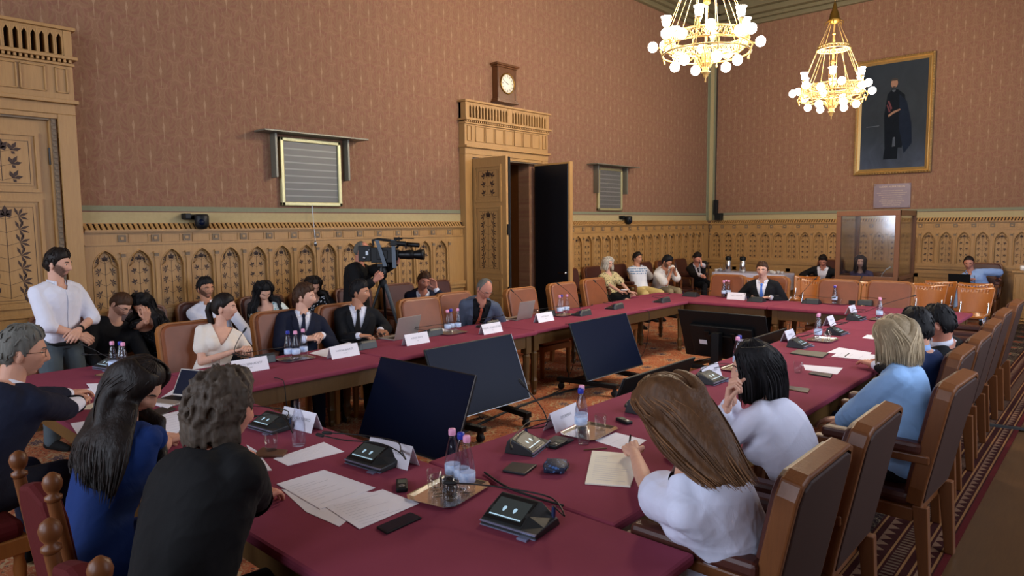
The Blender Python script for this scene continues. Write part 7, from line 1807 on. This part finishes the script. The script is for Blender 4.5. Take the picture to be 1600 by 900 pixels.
# patterned pouch
t = MT('pouch_print'); v = t.vor(38); v2 = t.vor(70); t.color(t.mix(v.lt(.28), t.mix(v2.lt(.2), lin('#12203a'), lin('#5f83b4')), lin('#3c64a0'))); t.set(rough=.6); t.bump(t.noise(40), dist=.004); MATS['pouch_print'] = t.m
p_ = at(868, 735, T0); root = empty('pouch', (p_.x, p_.y, T0), .55, 'small padded pouch in a blue flower print on the corner table', 'pouch')
b = MB(); b.ell((0, 0, .022), (.075, .06, .026), 20, 10); b.box(-.062, -.048, .006, .062, .048, .036); me = remesh(b, .004, 6); me.polygons.foreach_set('use_smooth', [True] * len(me.polygons)); link('pouch_body', me, 'pouch_print', root)
b = MB(); b.tube([(-.06, -.055, .022), (0, -.064, .024), (.06, -.053, .022)], .0025, n=5); b.build('zip', 'black_plastic', root)
def pen(px0, px1, lab, mat='leather_tan'):
    a, c = at(*px0, T0 + .005), at(*px1, T0 + .005); m = (a + c) / 2; b = MB(); d = (c - a) / 2; b.tube([-d, -d * .9, d * .9, d], [.0015, .004, .004, .003], n=8); tag(b.build('pen', mat, loc=m), lab, 'pen')
pen((912, 703), (948, 700), 'reddish pen lying above the ivory notebook'); pen((1320, 557), (1327, 552), 'black pen on the sheets before the light blue jacket', 'black_plastic'); pen((170, 606), (178, 598), 'dark pen on the papers of the grey-haired man', 'black_plastic')
# laptops and tablet
def laptop(px, py, rz, lab, open_=100, mat='laptop_grey', w_=.31, d_=.21, z=0, pos=None):
    p_ = at(px, py, T0) if pos is None else V3(pos); root = empty('laptop', (p_.x, p_.y, T0 if pos is None else pos[2]), rz, lab, 'laptop')
    b = MB(); b.box(0, -w_ / 2, .001, d_, w_ / 2, .014); k = b.build('base', mat, root, bevel=.003); b = MB(); b.box(.02, -w_ * .44, .014, d_ * .55, w_ * .44, .0148); b.build('keyboard', 'black_plastic', k)
    a = math.radians(open_ - 90); T = Matrix.Translation((0, 0, .012)) @ Matrix.Rotation(-a, 4, 'Y'); b = MB(); b.T = T; b.box(-.006, -w_ / 2, 0, .0, w_ / 2, d_); s_ = b.build('lid', mat, root, bevel=.002)
    b = MB(); b.T = T; b.box(.0, -w_ / 2 + .008, .01, .0008, w_ / 2 - .008, d_ - .008); b.build('screen', 'screen_black', s_); return root
plain('laptop_grey', '#a9a39c', .35, metal=.5, var=.03)
laptop(634, 529, LR + .12, 'open silver laptop seen from its back beside the man in the black suit', 106, w_=.33, d_=.23)
laptop(819, 499, LR + .05, 'open silver laptop seen from its back, right of the bald man in grey', 104, w_=.30, d_=.22)
laptop(288, 622, NR + .35, 'dark tablet standing half open before the woman in the blue dress', 118, 'laptop_grey', w_=.23, d_=.19)
laptop(0, 0, 0.05, 'black laptop on the knees of the man in the pale blue shirt', 112, 'black_plastic', pos=(14.62, 2.28, .70), w_=.34, d_=.24)
# small black box on the end table
p_ = at(1332, 476, T0); b = MB(); b.box(-.04, -.04, 0, .04, .04, .06); b.box(-.03, -.042, .01, .03, -.04, .05); tag(b.build('junction_box', 'black_plastic', loc=(p_.x, p_.y, T0), bevel=.004), 'small black cube on the end table right of the two bottles', 'box')
# bags
def bag(loc, lab, s=1.0):
    root = empty('bag', loc, .4, lab, 'bag'); b = MB(); b.ell((0, 0, .14 * s), (.10 * s, .17 * s, .15 * s), 18, 12); b.box(-.07 * s, -.14 * s, 0, .07 * s, .14 * s, .2 * s); me = remesh(b, .012, 6); wrinkle(me, .008, 4); link('bag_body', me, 'black_cloth', root)
    b = MB(); b.tube([(0, -.1 * s, .24 * s), (0, -.06 * s, .34 * s), (0, .06 * s, .34 * s), (0, .1 * s, .24 * s)], .008, n=6); b.build('strap', 'black_cloth', root)
bag((10.02, 7.25, .489), 'black bag on the empty wall chair beside the blonde woman', 1.2); bag((13.1, 2.40, .482), 'black bag on the rear plywood chair right of the glass booth', .7)
# booklet and phone held in laps
b = MB(); q = at(990, 440, .70); b.box(-.08, -.055, 0, .08, .055, .006); tag(b.build('booklet', 'paper', loc=(10.42, 6.72, .712), rz=.4), 'white booklet on the lap of the blonde woman', 'booklet')
b = MB(); b.box(-.10, -.075, 0, .10, .075, .006); tag(b.build('booklet', 'paper_ivory', loc=(6.25, 6.83, .68), rz=.2), 'ivory booklet on the lap of the man resting his head on his hand', 'booklet')
b = MB(); b.box(-.035, -.007, 0, .035, .007, .14); tag(b.build('mobile_phone', 'black_plastic', loc=tuple(at(1055, 423, .98)), rz=.5, bevel=.004), 'dark phone in the hands of the man in the white polo shirt', 'phone')
# cables
def cable(pts, lab, r=.006, mat='rubber'):
    pts = [V3(q) for q in pts]; cur = [pts[0]]
    for i in range(len(pts) - 1):
        for t_ in (.2, .4, .6, .8, 1.0):
            q0 = pts[max(0, i - 1)]; q1, q2 = pts[i], pts[i + 1]; q3 = pts[min(len(pts) - 1, i + 2)]
            cur.append(.5 * ((2 * q1) + (q2 - q0) * t_ + (2 * q0 - 5 * q1 + 4 * q2 - q3) * t_ ** 2 + (3 * q1 - q0 - 3 * q2 + q3) * t_ ** 3))
    b = MB(); b.tube(cur, r, n=6); tag(b.build('cable', mat), lab, 'cable')
F0 = .019
cable([at(700, 690, F0), at(745, 665, F0), at(820, 632, F0), at(900, 608, F0), at(960, 603, F0), at(1000, 602, F0)], 'thick black cable running over the carpet between the screens', .014)
cable([at(885, 574, .25), at(890, 600, F0), at(870, 612, F0), at(850, 622, F0)], 'thin black cable from the third screen to the carpet', .006)
for (x, y, x2, y2, l) in ((418, 588, 436, 668, 'thin cable hanging from the table edge before the woman in white'), (572, 556, 577, 640, 'thin cable hanging from the table edge right of the second name card'), (783, 530, 786, 585, 'thin cable hanging from the table edge before the bald man'),
                    (878, 506, 870, 560, 'thin cable hanging from the table edge below the second tray of the side table'), (1000, 485, 1005, 530, 'thin cable hanging below the last units of the side table')):
    p0 = at(x, y, T0 + .003); p0.y = 4.72; e0 = V3((p0.x, 4.635, .74)); cable([p0 + V3((0, .06, .004)), p0 + V3((0, -.04, .006)), e0 + V3((0, 0, -.02)), e0 + V3((.03, .03, -.3)), e0 + V3((.08, .12, -.55)), e0 + V3((.02, .2, -.70))], l, .0035)
p0 = at(575, 556, T0); cable([(p0.x + .05, 4.62, .70), (p0.x + .02, 4.5, .45), (p0.x - .25, 4.42, .2), (p0.x - .6, 4.4, .06), (p0.x - .95, 4.5, F0)], 'pale cable sagging from the side table to the floor behind the nearest screen', .0045, 'shelf_grey')
cable([at(757, 738, T0 + .008), at(790, 760, T0 + .008), at(830, 775, T0 + .008), at(880, 790, T0 + .008)], 'black double cable across the near table corner beside the bottles', .005)
b = MB(); a, c = at(1545, 664, .012), at(1640, 676, .012); d = (c - a).normalized(); n_ = UP.cross(d) * .05; b.add([tuple(q) for q in (a - n_, a + n_, c + n_, c - n_)] + [tuple(q + UP * .012) for q in (a - n_ * .5, a + n_ * .5, c + n_ * .5, c - n_ * .5)], [(0, 1, 2, 3), (4, 5, 6, 7), (0, 1, 5, 4), (1, 2, 6, 5), (2, 3, 7, 6), (3, 0, 4, 7)])
tag(b.build('cable_cover', 'rubber'), 'flat black cable cover across the carpet at the right edge', 'cable cover')
